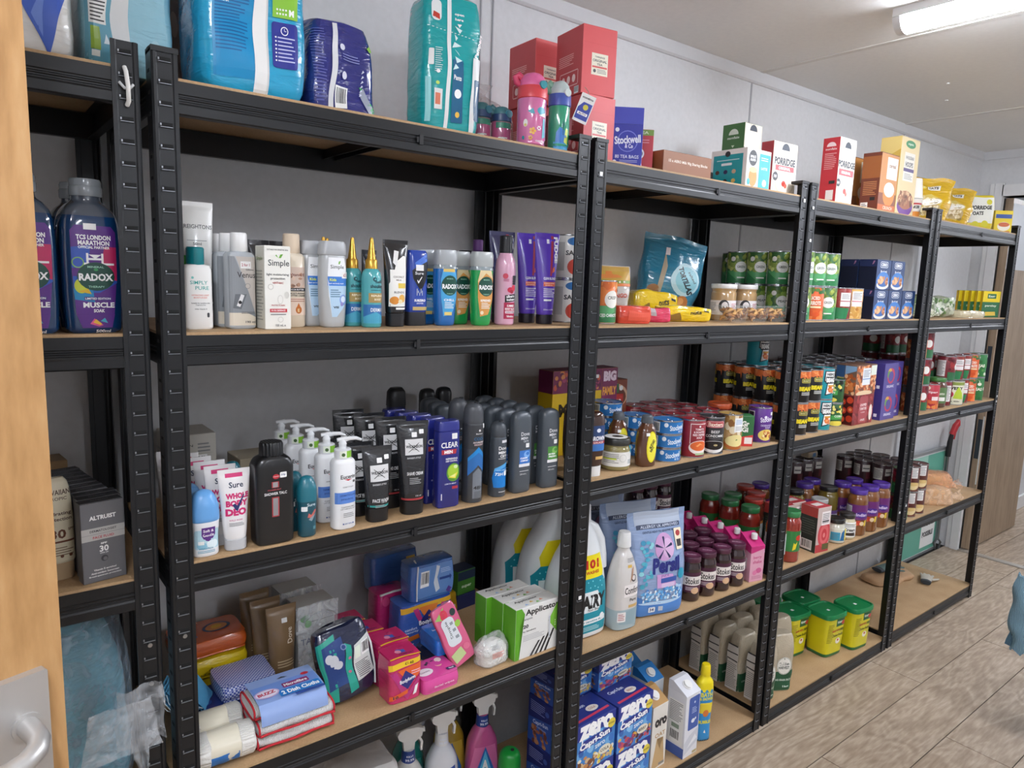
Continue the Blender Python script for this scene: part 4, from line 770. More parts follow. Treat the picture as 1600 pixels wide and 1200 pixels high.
def hs():
    t = Tp('scalp_spray_bottle', 'bottle')
    t.loft('body', [(0, 17, 17), (3, 19.5, 19.5), (92, 19.5, 19.5), (106, 17, 17), (113, 11, 11)], mat('#52a9ae', .25, coat=.6), 30, 3)
    au = mat('#c79a3c', .28, .6)
    t.loft('collar', [(111, 11, 11), (112, 12, 12), (128, 11.5, 11.5), (130, 10, 10)], au, 26)
    t.loft('nozzle', [(130, 9, 9), (134, 8, 8), (168, 3.4, 3.4), (171, 2.4, 2.4)], au, 20)
    t.pr([R('#2f6fae', -26, 8, 26, 44), G('#4aa6c4', (-26, 8), (26, 8), (26, 18), (0, 30), (-26, 20)), E('#123f48', -2, 92, 4), E('#52a9ae', -1, 92, 2), T('#123f48', 'head&', 8, 88, 18, 6, .02), T('#123f48', 'shoulders', 5, 79, 32, 7, .03), LN('#2a6a70', -10, 70, 18, 73, 1), R('#a98f55', -14, 48, 22, 66), T('#fff4d8', 'REPLENISH', 5, 61, 28, 4, .02), T('#fff4d8', 'BOOST', 5, 54, 16, 4, .02), T('#ffffff', 'DERMAX', 4, 34, 28, 7, .01)], 'body', 'C', 19.5)
    return t
t = hs()
for x, y, l in ((388, 58, 'front right one'), (366, 96, 'front left one'), (330, 152, 'rear left one'), (352, 176, 'rear right one')): place(t, x, y, z, 0, 'turquoise spray bottle with pointed gold nozzle, ' + l, 'gold nozzle spray bottles')
t = tube_up('shampoo_tube', 21, 170, mat('#1b1b1e', .18, coat=.8), '#16161a', 26, F=[G('#f0efe8', (-2, 128), (14, 140), (20, 138), (20, 40), (-18, 40), (-18, 84), (-10, 100)), R('#f2f0ea', -16, 58, 19, 112), T('#6a5a4a', 'COCONUT', 2, 98, 24, 4), T('#6a5a4a', 'MILK', 2, 92, 12, 3), R('#e8c84e', 0, 76, 18, 86), E('#d98a2a', -8, 52, 9, 8), E('#e8b04a', 8, 56, 7, 8), E('#f3e3b8', 4, 50, 5, 4), R('#f4f4f0', -6, 34, 18, 38), T('#555', 'BLENDS', 2, 68, 22, 4), G('#e9e9e6', (-6, 150), (4, 148), (-2, 118), (-10, 126))], wtop=28)
place(t, 444, 66, z, 0, 'black hair tube with honey and coconut picture')
t = tube_up('dark_tube', 18, 150, '#22232a', '#1a1a1e', 20); place(t, 418, 128, z, 8, 'plain dark tube behind the gold nozzle bottles')
t = Tp('shower_gel_bottle', 'bottle')
t.loft('cap', [(0, 22, 13, 3), (3, 23, 14, 3), (28, 22.5, 14, 3)], mat('#2a2c31', .4), 30)
t.loft('body', [(28, 22, 13.5, 3), (34, 23.5, 15.5, 3), (110, 24, 15.5, 3), (146, 23, 13, 4), (153, 20, 10, 4)], mat('#2243a4', .15, coat=.8), 30, 4)
t.pr([G('#17181c', (-16, 112), (18, 140), (20, 112), (18, 96), (4, 70), (-14, 96)), G('#4a78d6', (-10, 128), (20, 148), (20, 132), (-8, 118)), R('#f4f4f2', -8, 112, 10, 124), T('#e6e6ea', 'Sure', 0, 107, 20, 6, .02), G('#ffffff', (-5, 92), (-2, 86), (7, 100), (5, 100), (-2, 90), (-4, 94)), [R('#a8b4c8', -6 + 3 * i, 62 + (i % 2) * 5, -4 + 3 * i, 76 - (i % 3) * 4) for i in range(5)], T('#fff', 'SUBZERO', 2, 52, 26, 5, .04), T('#dfe4f4', 'SHOWER', 2, 46, 16, 3), R('#c8b070', -14, 32, 20, 39)])
place(t, 501, 84, z, 0, 'dark blue shower gel bottle standing on a black cap')
def radox(liq, capc, swoosh, flav, sub):
    t = Tp('shower_gel_bottle', 'bottle')
    t.loft('body', [(0, 18, 12, 3), (3, 21, 14.5, 3), (30, 23, 16.5, 3), (80, 25.5, 17, 3), (118, 25.5, 17, 3), (128, 23.5, 15.5, 3)], mat(liq, .08, coat=1, var=.15), 32, 4, bands=[(118, mat('#8c979b', .12, coat=.8))])
    t.loft('cap', [(126, 24.5, 16.5, 3), (128, 25.5, 17, 3), (150, 25, 17, 3), (157, 23, 15, 3)], mat(capc, .3, coat=.3), 32)
    t.pr([G(swoosh, (-14, 118), (14, 118), (21, 100), (21, 56), (8, 24), (-12, 20), (-18, 60), (-19, 96)), R('#e2c26a', -14, 112, 14, 118) if 'b' in sub else G('#e7d3a4', (-19, 92), (0, 112), (20, 100), (14, 118), (-14, 118)), E('#0f4a3c', 2, 84, 20, 21), T('#ffffff', 'RADOX', 2, 82, 36, 10, .04), T('#9fd0b8', 'MINERAL', 2, 98, 16, 2.4), T('#9fd0b8', 'THERAPY', 2, 67, 16, 2.4), T('#ffffff', flav, 1, 54, 26, 5, .03), LN('#f4f4ee', -10, 36, 12, 50, 4), R('#ead27a', -10, 22, 8, 29) if 'b' in sub else E('#f0e0c0', -8, 28, 4)])
    return t
tb = radox('#1668b4', '#a9aeb1', '#4aa6dc', 'CHILL', 'b'); tg = radox('#169a4a', '#b0b5b4', '#d99a4e', 'REFRESHED', 'g')
place(tb, 566, 74, z, 0, 'blue shower gel bottle with round green badge, in front', gT); place(tb, 545, 118, z, 0, 'blue shower gel bottle with round green badge, behind', gT)
place(tg, 650, 60, z, 0, 'green shower gel bottle with orange label, in front', gT); place(tg, 622, 106, z, 0, 'green shower gel bottle with orange label, behind', gT)
t = Tp('conditioner_bottle', 'bottle')
t.loft('body', [(0, 19, 19), (3, 22, 22), (118, 23, 23), (140, 21, 21), (155, 15, 15), (160, 13, 13)], mat('#dba7bf', .25, coat=.6), 30, 3)
t.loft('cap', [(158, 14, 14), (159.5, 15, 15), (194, 14, 14), (196, 12.5, 12.5)], mat('#1d1d20', .3), 26)
t.pr([G('#1c1c20', (-14, 50), (16, 54), (17, 70), (-14, 66)), T('#fff', 'alberto', 1, 64, 24, 6, .03, 4), T('#fff', 'balsam', 2, 57, 24, 5, .03, 4), R('#b5264e', -16, 14, 18, 50), T('#fff', 'SUMMER', 1, 43, 20, 5), T('#fff', 'BERRY BLAST', 1, 36, 28, 5), RR('#f2d6e0', -13, 26, 16, 32, 2), T('#333', 'CONDITIONER', 1, 29, 22, 3), T('#fff', 'fabulous', 1, 20, 20, 5), E('#c72a4a', -2, 78, 7, 6), E('#d8384e', 7, 82, 6, 7), E('#a81e3a', 2, 74, 5, 4), E('#c9445a', -14, 108, 6), [E('#2a2530', 6 + (k % 3) * 4, 92 + (k // 3) * 5, 3, n=8) for k in range(12)], LN('#b5466a', -18, 96, -6, 102, 2)], 'body', 'C', 23)
place(t, 722, 70, z, 0, 'pink conditioner bottle with black cap and berries on label')
t = Tp('dark_bottle', 'bottle')
t.loft('body', [(0, 21, 17, 3), (120, 22, 18, 3), (135, 16, 14, 2.5)], mat('#3a2a52', .25, coat=.5), 28); t.loft('cap', [(133, 18, 15, 3), (160, 18, 15, 3), (166, 14, 11, 3)], mat('#17171a', .35), 28)
place(t, 726, 236, z, 0, 'dark bottle with black ribbed cap at the back, left of two'); place(t, 796, 250, z, 0, 'dark bottle with black ribbed cap at the back, right of two')
t2 = Tp('hair_mist_bottle', 'bottle'); t2.loft('body', [(0, 19, 19), (160, 19, 19), (172, 12, 12)], mat('#4a2f63', .3), 24); t2.loft('cap', [(171, 13, 13), (196, 13, 13), (198, 11, 11)], mat('#6d3f86', .3), 24)
place(t2, 808, 300, z, 0, 'tall purple capped bottle at the very back of the shelf')
def fudge(c, dark):
    return tube_up('shampoo_tube', 22, 210, mat(c, .22, coat=.6), '#1b1720', 22, F=[G('#e9e9ee', (-4, 186), (3, 186), (3, 196), (-4, 196)), G('#a33a48', (4, 112), (9, 112), (16, 204), (9, 204)), T('#f0f0f2', 'FUDGE', 22, 172, 60, 11, .05, -90), G('#e2702e', (10, 118), (18, 124), (16, 134), (12, 130)), T('#f0f0f2', 'CLEAN BLONDE', 4, 106, 34, 6, .03), R('#d9603a', -13, 88, 20, 98), T('#f7e0d6', 'DAMAGE REWIND', 3, 95, 28, 2.6), T('#f7e0d6', 'SHAMPOO', 1, 90.5, 20, 2.6), LN('#e4e0ee', -13, 62, 18, 84, 5), R('#f0f0f2', -12, 54, 8, 58), T('#cfc8e4', '250ml e 8.4 fl oz', 3, 34, 30, 3.4)], wtop=34)
t = fudge('#5b3fb0', 0)
place(t, 846, 76, z, -8, 'metallic purple shampoo tube with red stripe, in front'); place(t, 830, 122, z, -8, 'metallic purple shampoo tube with red stripe, behind')
t = fudge('#35355c', 1); place(t, 760, 136, z, -8, 'dark navy shampoo tube behind the pink conditioner bottle')

# ================================================================ THIRD SHELF: DEODORANTS, PUMPS, MEN'S CARE
z = 996; gD = 'toiletries on the middle toiletries shelf'
t = Tp('roll_on_deodorant', 'bottle')
t.loft('body', [(0, 20, 17, 2.6), (3, 22, 19, 2.6), (30, 21, 18, 2.6), (58, 23.5, 20.5, 2.6), (61, 23, 20, 2.6)], mat('#eceef0', .3, coat=.3), 30, 3)
t.loft('cap', [(61, 23.5, 20.5, 2.6), (63, 24.5, 21.5, 2.6), (85, 23.5, 20.5, 2.5), (103, 18, 15.5, 2.3), (111, 11, 9, 2), (113.5, 4, 3, 2)], mat('#68a5df', .35, coat=.2), 30, 4)
t.pr([RR('#b9dbe6', -19, 14, 20, 48, 4), E('#8fc4d8', -8, 20, 8, 6), E('#e4f2f6', 8, 22, 9, 8), G('#5b2d82', (-9, 52), (13, 52), (13, 38), (8, 30), (2, 27), (-5, 30), (-9, 38)), T('#fff', 'Soft &', 2, 46, 17, 5, .02), T('#fff', 'Gentle', 2, 38.5, 18, 5.5, .02), T('#3a7f9a', 'HYDRATION', -2, 15, 22, 3), R('#f1f1ee', -14, 22, -5, 28), LN('#4a8fa8', -15, 7, 12, 12, 2)])
place(t, 62, 30, z, 0, 'roll on deodorant with sky blue dome cap, in front'); place(t, 52, 82, z, 0, 'roll on deodorant with sky blue dome cap, behind')
t = tube_up('deodorant_cream_tube', 24.5, 143, '#f1efee', '#c3c5c8', 20, capa=18, F=[R('#d22a70', -15, 129, 14, 136), T('#f6d4e2', '72h PROTECTION', 0, 132.5, 26, 3), T('#20304e', 'Sure', 2, 116, 24, 10, .02), T('#cf2a6e', 'WHOLE', 3, 97, 38, 10, .06), T('#cf2a6e', 'BODY', 2, 84, 36, 11, .06), T('#cf2a6e', 'DEO', 0, 69, 34, 13, .06), G('#222f66', (-6, 82), (-2, 74), (2, 70), (15, 98), (13, 98), (2, 80), (-2, 84)), T('#d0809c', 'WILD ROSE', -1, 55, 22, 3), LN('#777', -12, 44, 12, 51, 3)], wtop=27, crimp=9)
row(t, 6, 112, 28, z, -11.5, 37, 0, 'white deodorant cream tube with pink lettering', 'white and pink deodorant tubes', jit=1)
t = Tp('talc_bottle', 'bottle')
t.loft('body', [(0, 30, 20, 5), (4, 34, 23, 5), (60, 35, 23.5, 5), (140, 35, 23.5, 5), (154, 30, 22, 4), (161, 20, 19, 2.3)], mat('#17181a', .3, coat=.25), 36, 4)
t.loft('cap', [(160, 20, 20), (161.5, 21, 21), (180, 20.5, 20.5), (184, 18.5, 18.5)], mat('#141517', .4, bump='weave', bs=60), 40)
t.pr([E('#b8323c', 0, 125, 6, 4.5), T('#f2d8d8', 'imperial', 0, 125, 9, 2.4), RR('#f1f1ef', 7, 122, 19, 132, 1.5), T('#3a4a8a', '50p', 13, 127, 8, 4), R('#a8373c', -8, 105, 5, 116), R('#9c9c9e', -6, 106, 3, 115), R('#a8373c', -8, 52, 5, 88), R('#8e8e90', -6, 54, 3, 86), T('#b8525a', 'FOAMBURST', -3, 101.5, 24, 2.6), T('#f2f2f2', 'SHOWER TALC', -1, 94.5, 40, 5, .02)])
place(t, 178, 28, z, 0, 'black shower talc bottle with ribbed cap')
t = Tp('roll_on_deodorant', 'bottle')
t.loft('body', [(0, 14, 12, 2.5), (3, 16, 14, 2.5), (50, 17, 15, 2.5), (68, 18, 16, 2.5)], mat('#15505f', .3, coat=.5), 28, 3)
t.loft('cap', [(68, 18.3, 16.3, 2.5), (90, 17.8, 15.8, 2.5), (104, 14, 12, 2.3), (112, 9, 7, 2), (114, 3, 2, 2)], mat('#1d6c7c', .35, coat=.3), 28, 4)
t.pr([R('#c9584e', -10, 70, 14, 76), T('#fff', '72H', -4, 73, 8, 3, .03), T('#cfe0e4', 'Sure', 3, 62, 16, 6, .02), RR('#eef0f0', -14, 50, -4, 59, 1), G('#c86a62', (-4, 38), (4, 36), (14, 50), (10, 52), (3, 42), (-2, 46)), G('#8a9aa2', (-2, 34), (4, 30), (12, 44), (3, 38)), R('#5a8a94', 7, 14, 12, 20)])
place(t, 240, 22, z, 0, 'dark teal roll on deodorant beside the black talc'); place(t, 232, 62, z, 0, 'dark teal roll on deodorant behind another'); place(t, 158, 190, z, 0, 'dark teal roll on deodorant behind the black talc')
t = Tp('pump_bottle', 'bottle')
t.loft('body', [(0, 20, 16, 2.8), (3, 23, 18.5, 2.8), (128, 23, 18.5, 2.8), (135, 20, 16, 2.6), (138, 14, 14, 2)], mat('#eeeff0', .3, coat=.3), 32, 2)
t.loft('collar', [(137, 15, 15), (138, 16, 16), (154, 16, 16), (156, 13, 13)], mat('#dfe1e2', .3), 28)
mb = MB(); mb.tube([(0, 0, 155), (0, 0, 166)], 7, 14); mb.tube([(0, 0, 164), (0, 0, 172)], [8, 5], 14); mb.tube([(0, 0, 171), (12, -4, 174), (24, -8, 174), (34, -11, 170)], [4.5, 4.2, 3.6, 2.4], 10); mb.tube([(-10, 3, 172), (8, -2, 174)], [3.5, 5], 10)
t.mb('pump_head', mb, mat('#e3e5e6', .3), smooth=60)
t.pr([R('#8cc63f', 0, 140, 15, 153), R('#eef4e4', -13, 140, 0, 153), E('#4a6a3a', -6, 146, 3.4)], 'collar', 'C', 16, lname='collar_print')
t.pr([T('#333', 'Eucerin', 2, 104, 30, 8, .02), G('#c8202f', (-6, 99), (10, 99), (2, 96)), T('#888', 'DERMATOCLEAN', 2, 84, 22, 2.4), R('#5b86d0', -21.5, 52, 21.5, 74), T('#26488a', 'DERMATOCLEAN', 2, 68, 32, 4), T('#26488a', '[HYALURON]', 0, 60, 24, 4), T('#777', 'CLEANSING MILK', 2, 45, 28, 2.6), T('#777', 'LAIT DEMAQUILLANT', 2, 41, 30, 2.6), LN('#999', -8, 24, 14, 34, 3), T('#3a5a9a', 'DRY SKIN', 2, 12, 14, 2.6), E('#3a5a9a', -8, 12, 1.5), E('#3a5a9a', 12, 12, 1.5), E('#666', 14, 94, 2.5)])
row(t, 5, 314, 26, z, -10.5, 52, 0, 'white pump bottle with blue band', 'white pump bottles', jit=.8)
t = carton('cardboard_carton', 92, 100, 150, '#c4c0b6', [R('#b5b1a6', -40, 110, 40, 111), T('#555', 'LL ON', -14, 128, 30, 5), LN('#888', 10, 112, 34, 134, 3), BAR(-34, 70, 28, 108), G('#3a3a38', (-22, 62), (6, 62), (0, 50), (-1, 40), (-13, 40), (-14, 50)), T('#444', 'U', 34, 46, 10, 12, .03)], [LN('#999', -40, 60, 30, 120, 5)])
place(t, 112, 346, z, 0, 'pale printed cardboard carton at the back left of the shelf')
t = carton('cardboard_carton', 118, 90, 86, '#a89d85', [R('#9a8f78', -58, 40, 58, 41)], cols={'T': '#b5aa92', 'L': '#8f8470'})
place(t, 264, 340, z, 0, 'plain beige cardboard box behind the black talc')
def wilk(h, band, sub, a):
    m = mat('#222326', .25, coat=.6, bump='crinkle', bs=90, bd=.0008)
    cap = 28; wt = a * 1.22
    t = tube_up('shaving_tube', a, h, m, '#141416', cap, capa=a * .84, F=[R(band, -a * .84, cap + 3, a * .84, cap + 7), R('#dcdcdc', -18, h - 68, 20, h - 36), T('#222', 'WILKINSON', 1, h - 51, 35, 6, .04), G('#222', (-12, h - 44), (-10, h - 44), (12, h - 62), (10, h - 62)), G('#222', (12, h - 44), (10, h - 44), (-12, h - 62), (-10, h - 62)), T('#222', 'SWORD', 1, h - 57, 12, 2.6), T('#ccc', "BARBER'S STYLE", 0, h - 74, 28, 3.6, .02), RR('#f2f2f0', -4, h - 32, 7, h - 22, 1), RR('#f2f2f0', 12, h - 26, 22, h - 17, 1.5), T('#d8d8d8', sub, 2, h - 106, 34, 7, .03), LN('#a8a8a8', -10, h - 128, 14, h - 114, 4), T('#bbb', '125 ml', 8, cap + 12, 12, 3)], wtop=wt, crimp=7)
    return t
t = wilk(150, '#2a8f8a', 'FACE WASH', 26); row(t, 3, 388, 30, z, -16, 50, -8, 'black face wash tube with teal ring', 'black face wash tubes', jit=1)
t = wilk(192, '#a63438', 'SHAVE CREAM', 28); row(t, 4, 470, 34, z, -20, 58, -8, 'black shave cream tube with red ring', 'black shave cream tubes', jit=1)
t = Tp('shampoo_bottle', 'bottle')
t.loft('body', [(0, 25, 14, 5), (3, 27, 16, 5), (150, 26, 15.5, 5), (164, 26, 15, 5), (165, 24.5, 14, 5)], mat('#232a7c', .22, coat=.5), 34)
t.loft('cap', [(165, 25, 14.5, 5), (166, 26, 15.3, 5), (182, 25.4, 15, 5), (186, 24, 13, 5)], mat('#232b80', .25, coat=.4), 34)
t.pr([RR('#f1f1ef', 4, 148, 17, 160, 1), T('#f4f4f4', 'CLEAR', -1, 136, 40, 12, .02), G('#b0303a', (-20, 116), (14, 116), (16, 126), (-20, 126)), T('#fff', 'MEN', -4, 121, 20, 7, .05), T('#fff', 'REFRESHING', 4, 106, 28, 4), T('#fff', 'DEEP CONTROL', 4, 101, 28, 3.4), E('#5c9a34', 9, 76, 17, 20), E('#a8cc3c', 8, 78, 13, 15), G('#e6d83c', (-4, 66), (14, 62), (20, 76)), G('#f2ee9a', (0, 68), (12, 65), (15, 73)), E('#d6e8b0', 14, 88, 5, 4), T('#d8d8e8', 'LEMON MINT', 2, 52, 28, 3), R('#b0303a', 6, 40, 20, 46), R('#e4e4e8', -20, 18, -18, 32)])
row(t, 5, 551, 32, z, -8.5, 42, 0, 'navy blue shampoo bottle with lime picture', 'navy shampoo bottles', jit=.8)
t = Tp('tall_black_bottle', 'bottle'); t.loft('body', [(0, 22, 16, 3), (180, 22, 16, 3)], mat('#1c1d20', .3), 26); t.loft('cap', [(180, 23, 17, 3), (212, 21, 16, 3), (222, 14, 10, 2.6)], mat('#1a1b1e', .4), 26, 2)
place(t, 560, 268, z, 0, 'tall black bottle at the back behind the navy shampoos')
def aero(r, h, body, capc, F):
    t = Tp('aerosol_can', 'can')
    t.loft('body', [(0, r - 1.5, r - 1.5), (1.5, r, r), (5, r - .5, r - .5), (8, r, r), (h * .78, r, r), (h * .80, r - 1, r - 1)], body, 34)
    t.loft('cap', [(h * .80, r - 1, r - 1), (h * .81, r - .3, r - .3), (h * .9, r - 1.5, r - 1.5), (h * .955, r - 4, r - 4), (h * .985, r - 9, r - 9), (h, r - 16, r - 16)], mat(capc, .35), 34, 3)
    t.mb('nozzle', MB().tube([(4, -5, h - 2), (4, -5, h + 2)], 5, 12), mat('#2a2c30', .4))
    t.pr(F, 'body', 'C', r); return t
t = aero(23, 218, mat('#55585c', .28, .6), '#4a4d52', [R('#3a3c40', -72, 120, 72, 172), G('#2f6fb4', (-24, 60), (-24, 92), (0, 112), (24, 92), (24, 60), (0, 84)), G('#1f86cc', (-24, 92), (0, 112), (24, 92), (24, 100), (0, 124), (-24, 100)), G('#7a8088', (-12, 10), (12, 10), (12, 66), (0, 78), (-12, 66)), E('#d8d8d8', 2, 160, 2.5), T('#ddd', 'Morrisons', 2, 153, 18, 3), T('#2a6a9a', 'COOL', 2, 142, 26, 7), T('#e8d8d8', 'ANTI-PERSPIRANT', 2, 134, 30, 4, .02), T('#e8c8c8', 'DEODORANT', 2, 129, 24, 3.4, .02), T('#222', '48H', 2, 34, 24, 8, .02), LN('#555', -8, 10, 14, 26, 5), RR('#f2f2f0', 12, 164, 21, 174, 1)])
place(t, 620, 34, z, 0, 'tall dark grey aerosol with blue chevron'); place(t, 622, 96, z, 0, 'tall dark grey aerosol behind another aerosol')
t = aero(20, 170, mat('#4f555c', .3, .4), '#43484e', [G('#1b7fd0', (-20, 22), (20, 22), (26, 40), (26, 82), (0, 74), (-18, 66), (-24, 44)), G('#5ab0ea', (-18, 66), (0, 74), (26, 82), (26, 76), (0, 66), (-20, 58)), T('#fff', 'Dove', 1, 112, 22, 8, .01), T('#fff', 'MEN+', 1, 102, 22, 6, .03), T('#fff', 'care', 3, 94, 18, 6, .01), LN('#ccc', -10, 86, 12, 90, 1), T('#bfe0f8', 'CLEAN COMFORT', 0, 62, 28, 3), T('#fff', '72H', -8, 53, 18, 7, .03), RR('#f4f4f4', 4, 48, 22, 60, 4), R('#e8e8ec', -3, 124, 12, 130), LN('#ddd', -8, 10, 14, 14, 1)])
place(t, 690, 36, z, 0, 'short grey and blue deodorant aerosol')
def dove(badge, c2, nm1, nm2):
    t = Tp('body_wash_bottle', 'bottle')
    t.loft('body', [(0, 22, 14, 3.4), (4, 25, 17, 3.4), (60, 26, 17.5, 3.4), (140, 26, 17, 3.4), (172, 25.5, 15, 3.4), (182, 22, 12, 3), (187, 12, 7, 2.6), (188.5, 4, 3, 2)], mat('#4a5158', .35, coat=.15), 34, 4)
    t.loft('cap', [(0, 14, 14.6, 2.6), (8, 14, 16.4, 2.6), (11, 10, 16, 2.6)], mat('#7c838a', .3, .3), 24)
    t.pr([T('#e8e8ea', 'Dove', 2, 138, 24, 9, .01), T('#e8e8ea', 'MEN+', 0, 128, 20, 6, .03), T('#b8bcc0', 'care', 4, 121, 14, 5), RR('#f1f1ef', 4, 106, 14, 116, 1), R(badge, -13, 66, 18, 100), E(c2, 8, 90, 9, 8), E(badge, 10, 92, 5, 4), T('#fff', nm1, -1, 82, 20, 4, .04), T('#fff', nm2, 1, 76, 22, 4, .04), RR('#e9e9ea', -14, 62, 17, 69, 1), LN('#c8cacc', -12, 50, 14, 54, 1), T('#d8d8d8', '250 ml e', -2, 45, 18, 3.4)])
    return t
ta = dove('#3a76c4', '#7fb0e6', 'CLEAN', 'COMFORT'); tb2 = dove('#4f9440', '#86c060', 'EXTRA', 'FRESH')
row(ta, 5, 750, 32, z, -6, 42, 0, 'slate grey body wash bottle with blue badge', 'slate grey body wash bottles', jit=.8)
row(tb2, 6, 834, 30, z, -6, 44, 0, 'slate grey body wash bottle with green badge', 'slate grey body wash bottles', jit=.8)
for i in range(3): place(ta, 648 + i * 8, 190 + i * 46, z, 0, 'slate grey body wash bottle behind the aerosols, %s from the front' % ORD[i], 'slate grey body wash bottles')
t = Tp('black_bottle', 'bottle'); t.loft('body', [(0, 20, 14, 3), (182, 21, 15, 3), (196, 17, 11, 3), (200, 8, 5, 3)], mat('#1e2023', .35), 28, 2)
place(t, 692, 345, z, 0, 'plain black bottle at the back, left of the rear body washes'); place(t, 745, 350, z, 0, 'plain black bottle at the back, middle of the rear body washes')

# ================================================================ FOURTH SHELF: CLOTHS, PADS, WIPES
z = 587
def flatpack(name, w, d, h, m, Tt, warp=(2.5, .02, 1), cat='pack', F=None): return pack(name, w, d, h, m, F=F, Tt=Tt, warp=warp, n=8, rnd=.93, cat=cat, layers=4)
t = flatpack('duster_pack', 140, 98, 40, '#e2c31c', [RR('#f0d83a', -66, 8, -10, 40, 4)], F=[R('#c95a2a', -66, 6, -44, 28), T('#7a5a10', 'dusters', 10, 17, 46, 9), [E('#8a7410', -30 + 8 * i, 8, 1.6, n=6) for i in range(9)]], warp=(4, .018, 41))
place(t, 150, 314, z, 0, 'yellow pack of dusters at the bottom of the pile')
place(t, 148, 314, z + 44, 0, 'yellow pack of dusters in the middle of the pile')
t = flatpack('cloth_pack', 144, 100, 36, mat('#cf5f24', .25, coat=.5, bump='folds', bs=22, bd=.004), [E('#3a4a6a', 22, 50, 30, 20), E('#d98a4a', 22, 50, 24, 15), E('#e9b53a', 22, 50, 12, 8), R('#27406e', -66, 24, -24, 56), T('#fff', 'CLOTHS', -45, 40, 34, 9, .03), T('#f0a060', 'CARBON', -36, 88, 54, 10)], warp=(4, .018, 43))
place(t, 148, 314, z + 88, 0, 'orange pack of cloths on top of the yellow dusters')
mchk = D.materials.new('blue_check'); mchk.use_nodes = True
_n = mchk.node_tree; _b = _n.nodes['Principled BSDF']; _t = _n.nodes.new('ShaderNodeTexCoord'); _c = _n.nodes.new('ShaderNodeTexChecker'); _c.inputs['Scale'].default_value = 260; _c.inputs[1].default_value = hexc('#3a4fa8'); _c.inputs[2].default_value = hexc('#ccd2ea'); _b.inputs['Roughness'].default_value = .3; _b.inputs['Coat Weight'].default_value = .5
_n.links.new(_t.outputs['Object'], _c.inputs['Vector']); _n.links.new(_c.outputs['Color'], _b.inputs['Base Color'])
t = flatpack('cloth_pack', 112, 98, 30, mchk, None, warp=(3, .016, 45))
place(t, 174, 204, z + 41, 0, 'blue and white checked cloth pack below the dusters')
t = flatpack('blue_pack', 176, 96, 36, mat('#2b3f86', .3, coat=.5), [E('#14182c', 20, 60, 26, 22), E('#3a62b8', -40, 30, 16, 12)], warp=(4, .02, 46))
place(t, 130, 204, z, 0, 'dark blue pack underneath the checked cloths')
t = Tp('face_mask', 'mask'); sheet(t, 'pleated_sheet', 92, 54, mat('#5ab4e4', .6, bump='weave', bs=90), bend=2, amp=2, thick=.8, seed=3, nx=10, nz=6); t.mb('ear_loop', MB().tube([(-44, 0, 6), (-58, 2, 20), (-58, 2, 36), (-44, 0, 48)], .9, 6), mat('#eef4f6', .6)); t.pr
for i in range(9):
    place(t, 52 + i * 6, 196 - i * 2, z + 41, 62, 'light blue pleated face mask beside the left post, %s of the leaning fan' % ORD[i], 'fan of blue face masks', tilt=(-36, 0), sc=(.74, .7, 1.05))
t = Tp('bandage_roll', 'bandage', (1.5, .05, 3))
t.loft('roll', [(0, 30, 30), (2, 33, 33), (30, 33.5, 33.5), (32, 31.5, 31.5), (86, 31.5, 31.5), (88, 33.5, 33.5), (112, 33, 33), (116, 29, 29), (118, 12, 12)], mat('#e9e7e0', .85, bump='weave', bs=120, bd=.002), 34)
t.loft('wrapper', [(-1, 32.5, 32.5), (88, 32.8, 32.8)], mat('#e9e2cc', .4, coat=.3), 34, cap=False)
t.pr([R('#2a74c0', -50, 20, -10, 84), T('#333', 'SALVA', 20, 30, 40, 12, .03, 90), LN('#555', 26, 10, 50, 60, 9)], 'wrapper', 'C', 32.7)
place(t, 40, 48, z, 88, 'rolled bandage with cream wrapper in front on the shelf', tilt=(90, 0), sc=.93)
place(t, 38, 117, z, 88, 'rolled bandage with blue printed wrapper behind another', tilt=(90, 0), sc=.93)
# folded microfibre cloths with printed card
def folded(t, part, w, d, h, m, x=0, y=0, z0=0, red=None, seed=0):
    n = 18; v = []; f = []
    prof = []
    for i in range(n):   # rounded fold cross-section in y-z
        a = 2 * PI * i / n; c, q = math.cos(a), math.sin(a); prof.append((d / 2 * math.copysign(abs(c) ** .55, c), h / 2 * math.copysign(abs(q) ** .7, q)))
    xs = 14
    for k in range(xs + 1):
        u = k / xs - .5; e = 1 - .06 * abs(u * 2) ** 6
        for p, q in prof: v.append((x + u * w + 2 * noise.noise(Vector((p * .03, q * .1, seed))), y + p * e + 2.5 * noise.noise(Vector((u * 4, seed, q * .08))), z0 + h / 2 + q * e + 2 * noise.noise(Vector((u * 5, p * .03, seed + 4)))))
    for k in range(xs):
        for i in range(n): f.append((k * n + i, k * n + (i + 1) % n, (k + 1) * n + (i + 1) % n, (k + 1) * n + i))
    f += [tuple(range(n)), tuple(range(xs * n, xs * n + n))[::-1]]
    t.put(part, v, f, [m], None, -1, 60)
    if red:
        mb = MB()
        for u in (-.5, .5):
            mb.tube([(x + u * w * 1.005, y + p * .97, z0 + h / 2 + q * .97) for p, q in prof + prof[:1]], 2.0, 6, caps=False)
        mb.tube([(x - w / 2 + w * k / 10, y - d / 2 - 1 + 2 * math.sin(k), z0 + h * .28) for k in range(11)], 2.4, 6)
        t.mb('red_hem', mb, red, smooth=60)
t = Tp('dish_cloths', 'cloth')
wv = mat('#ecebe8', .9, bump='weave', bs=130, bd=.003); rh = mat('#bf2530', .8)
folded(t, 'lower_fold', 148, 104, 26, wv, 0, 4, 1.5, rh, 1); folded(t, 'middle_fold', 146, 100, 28, wv, 2, 0, 27, rh, 2); folded(t, 'upper_fold', 138, 84, 30, wv, -6, 8, 54, rh, 3)
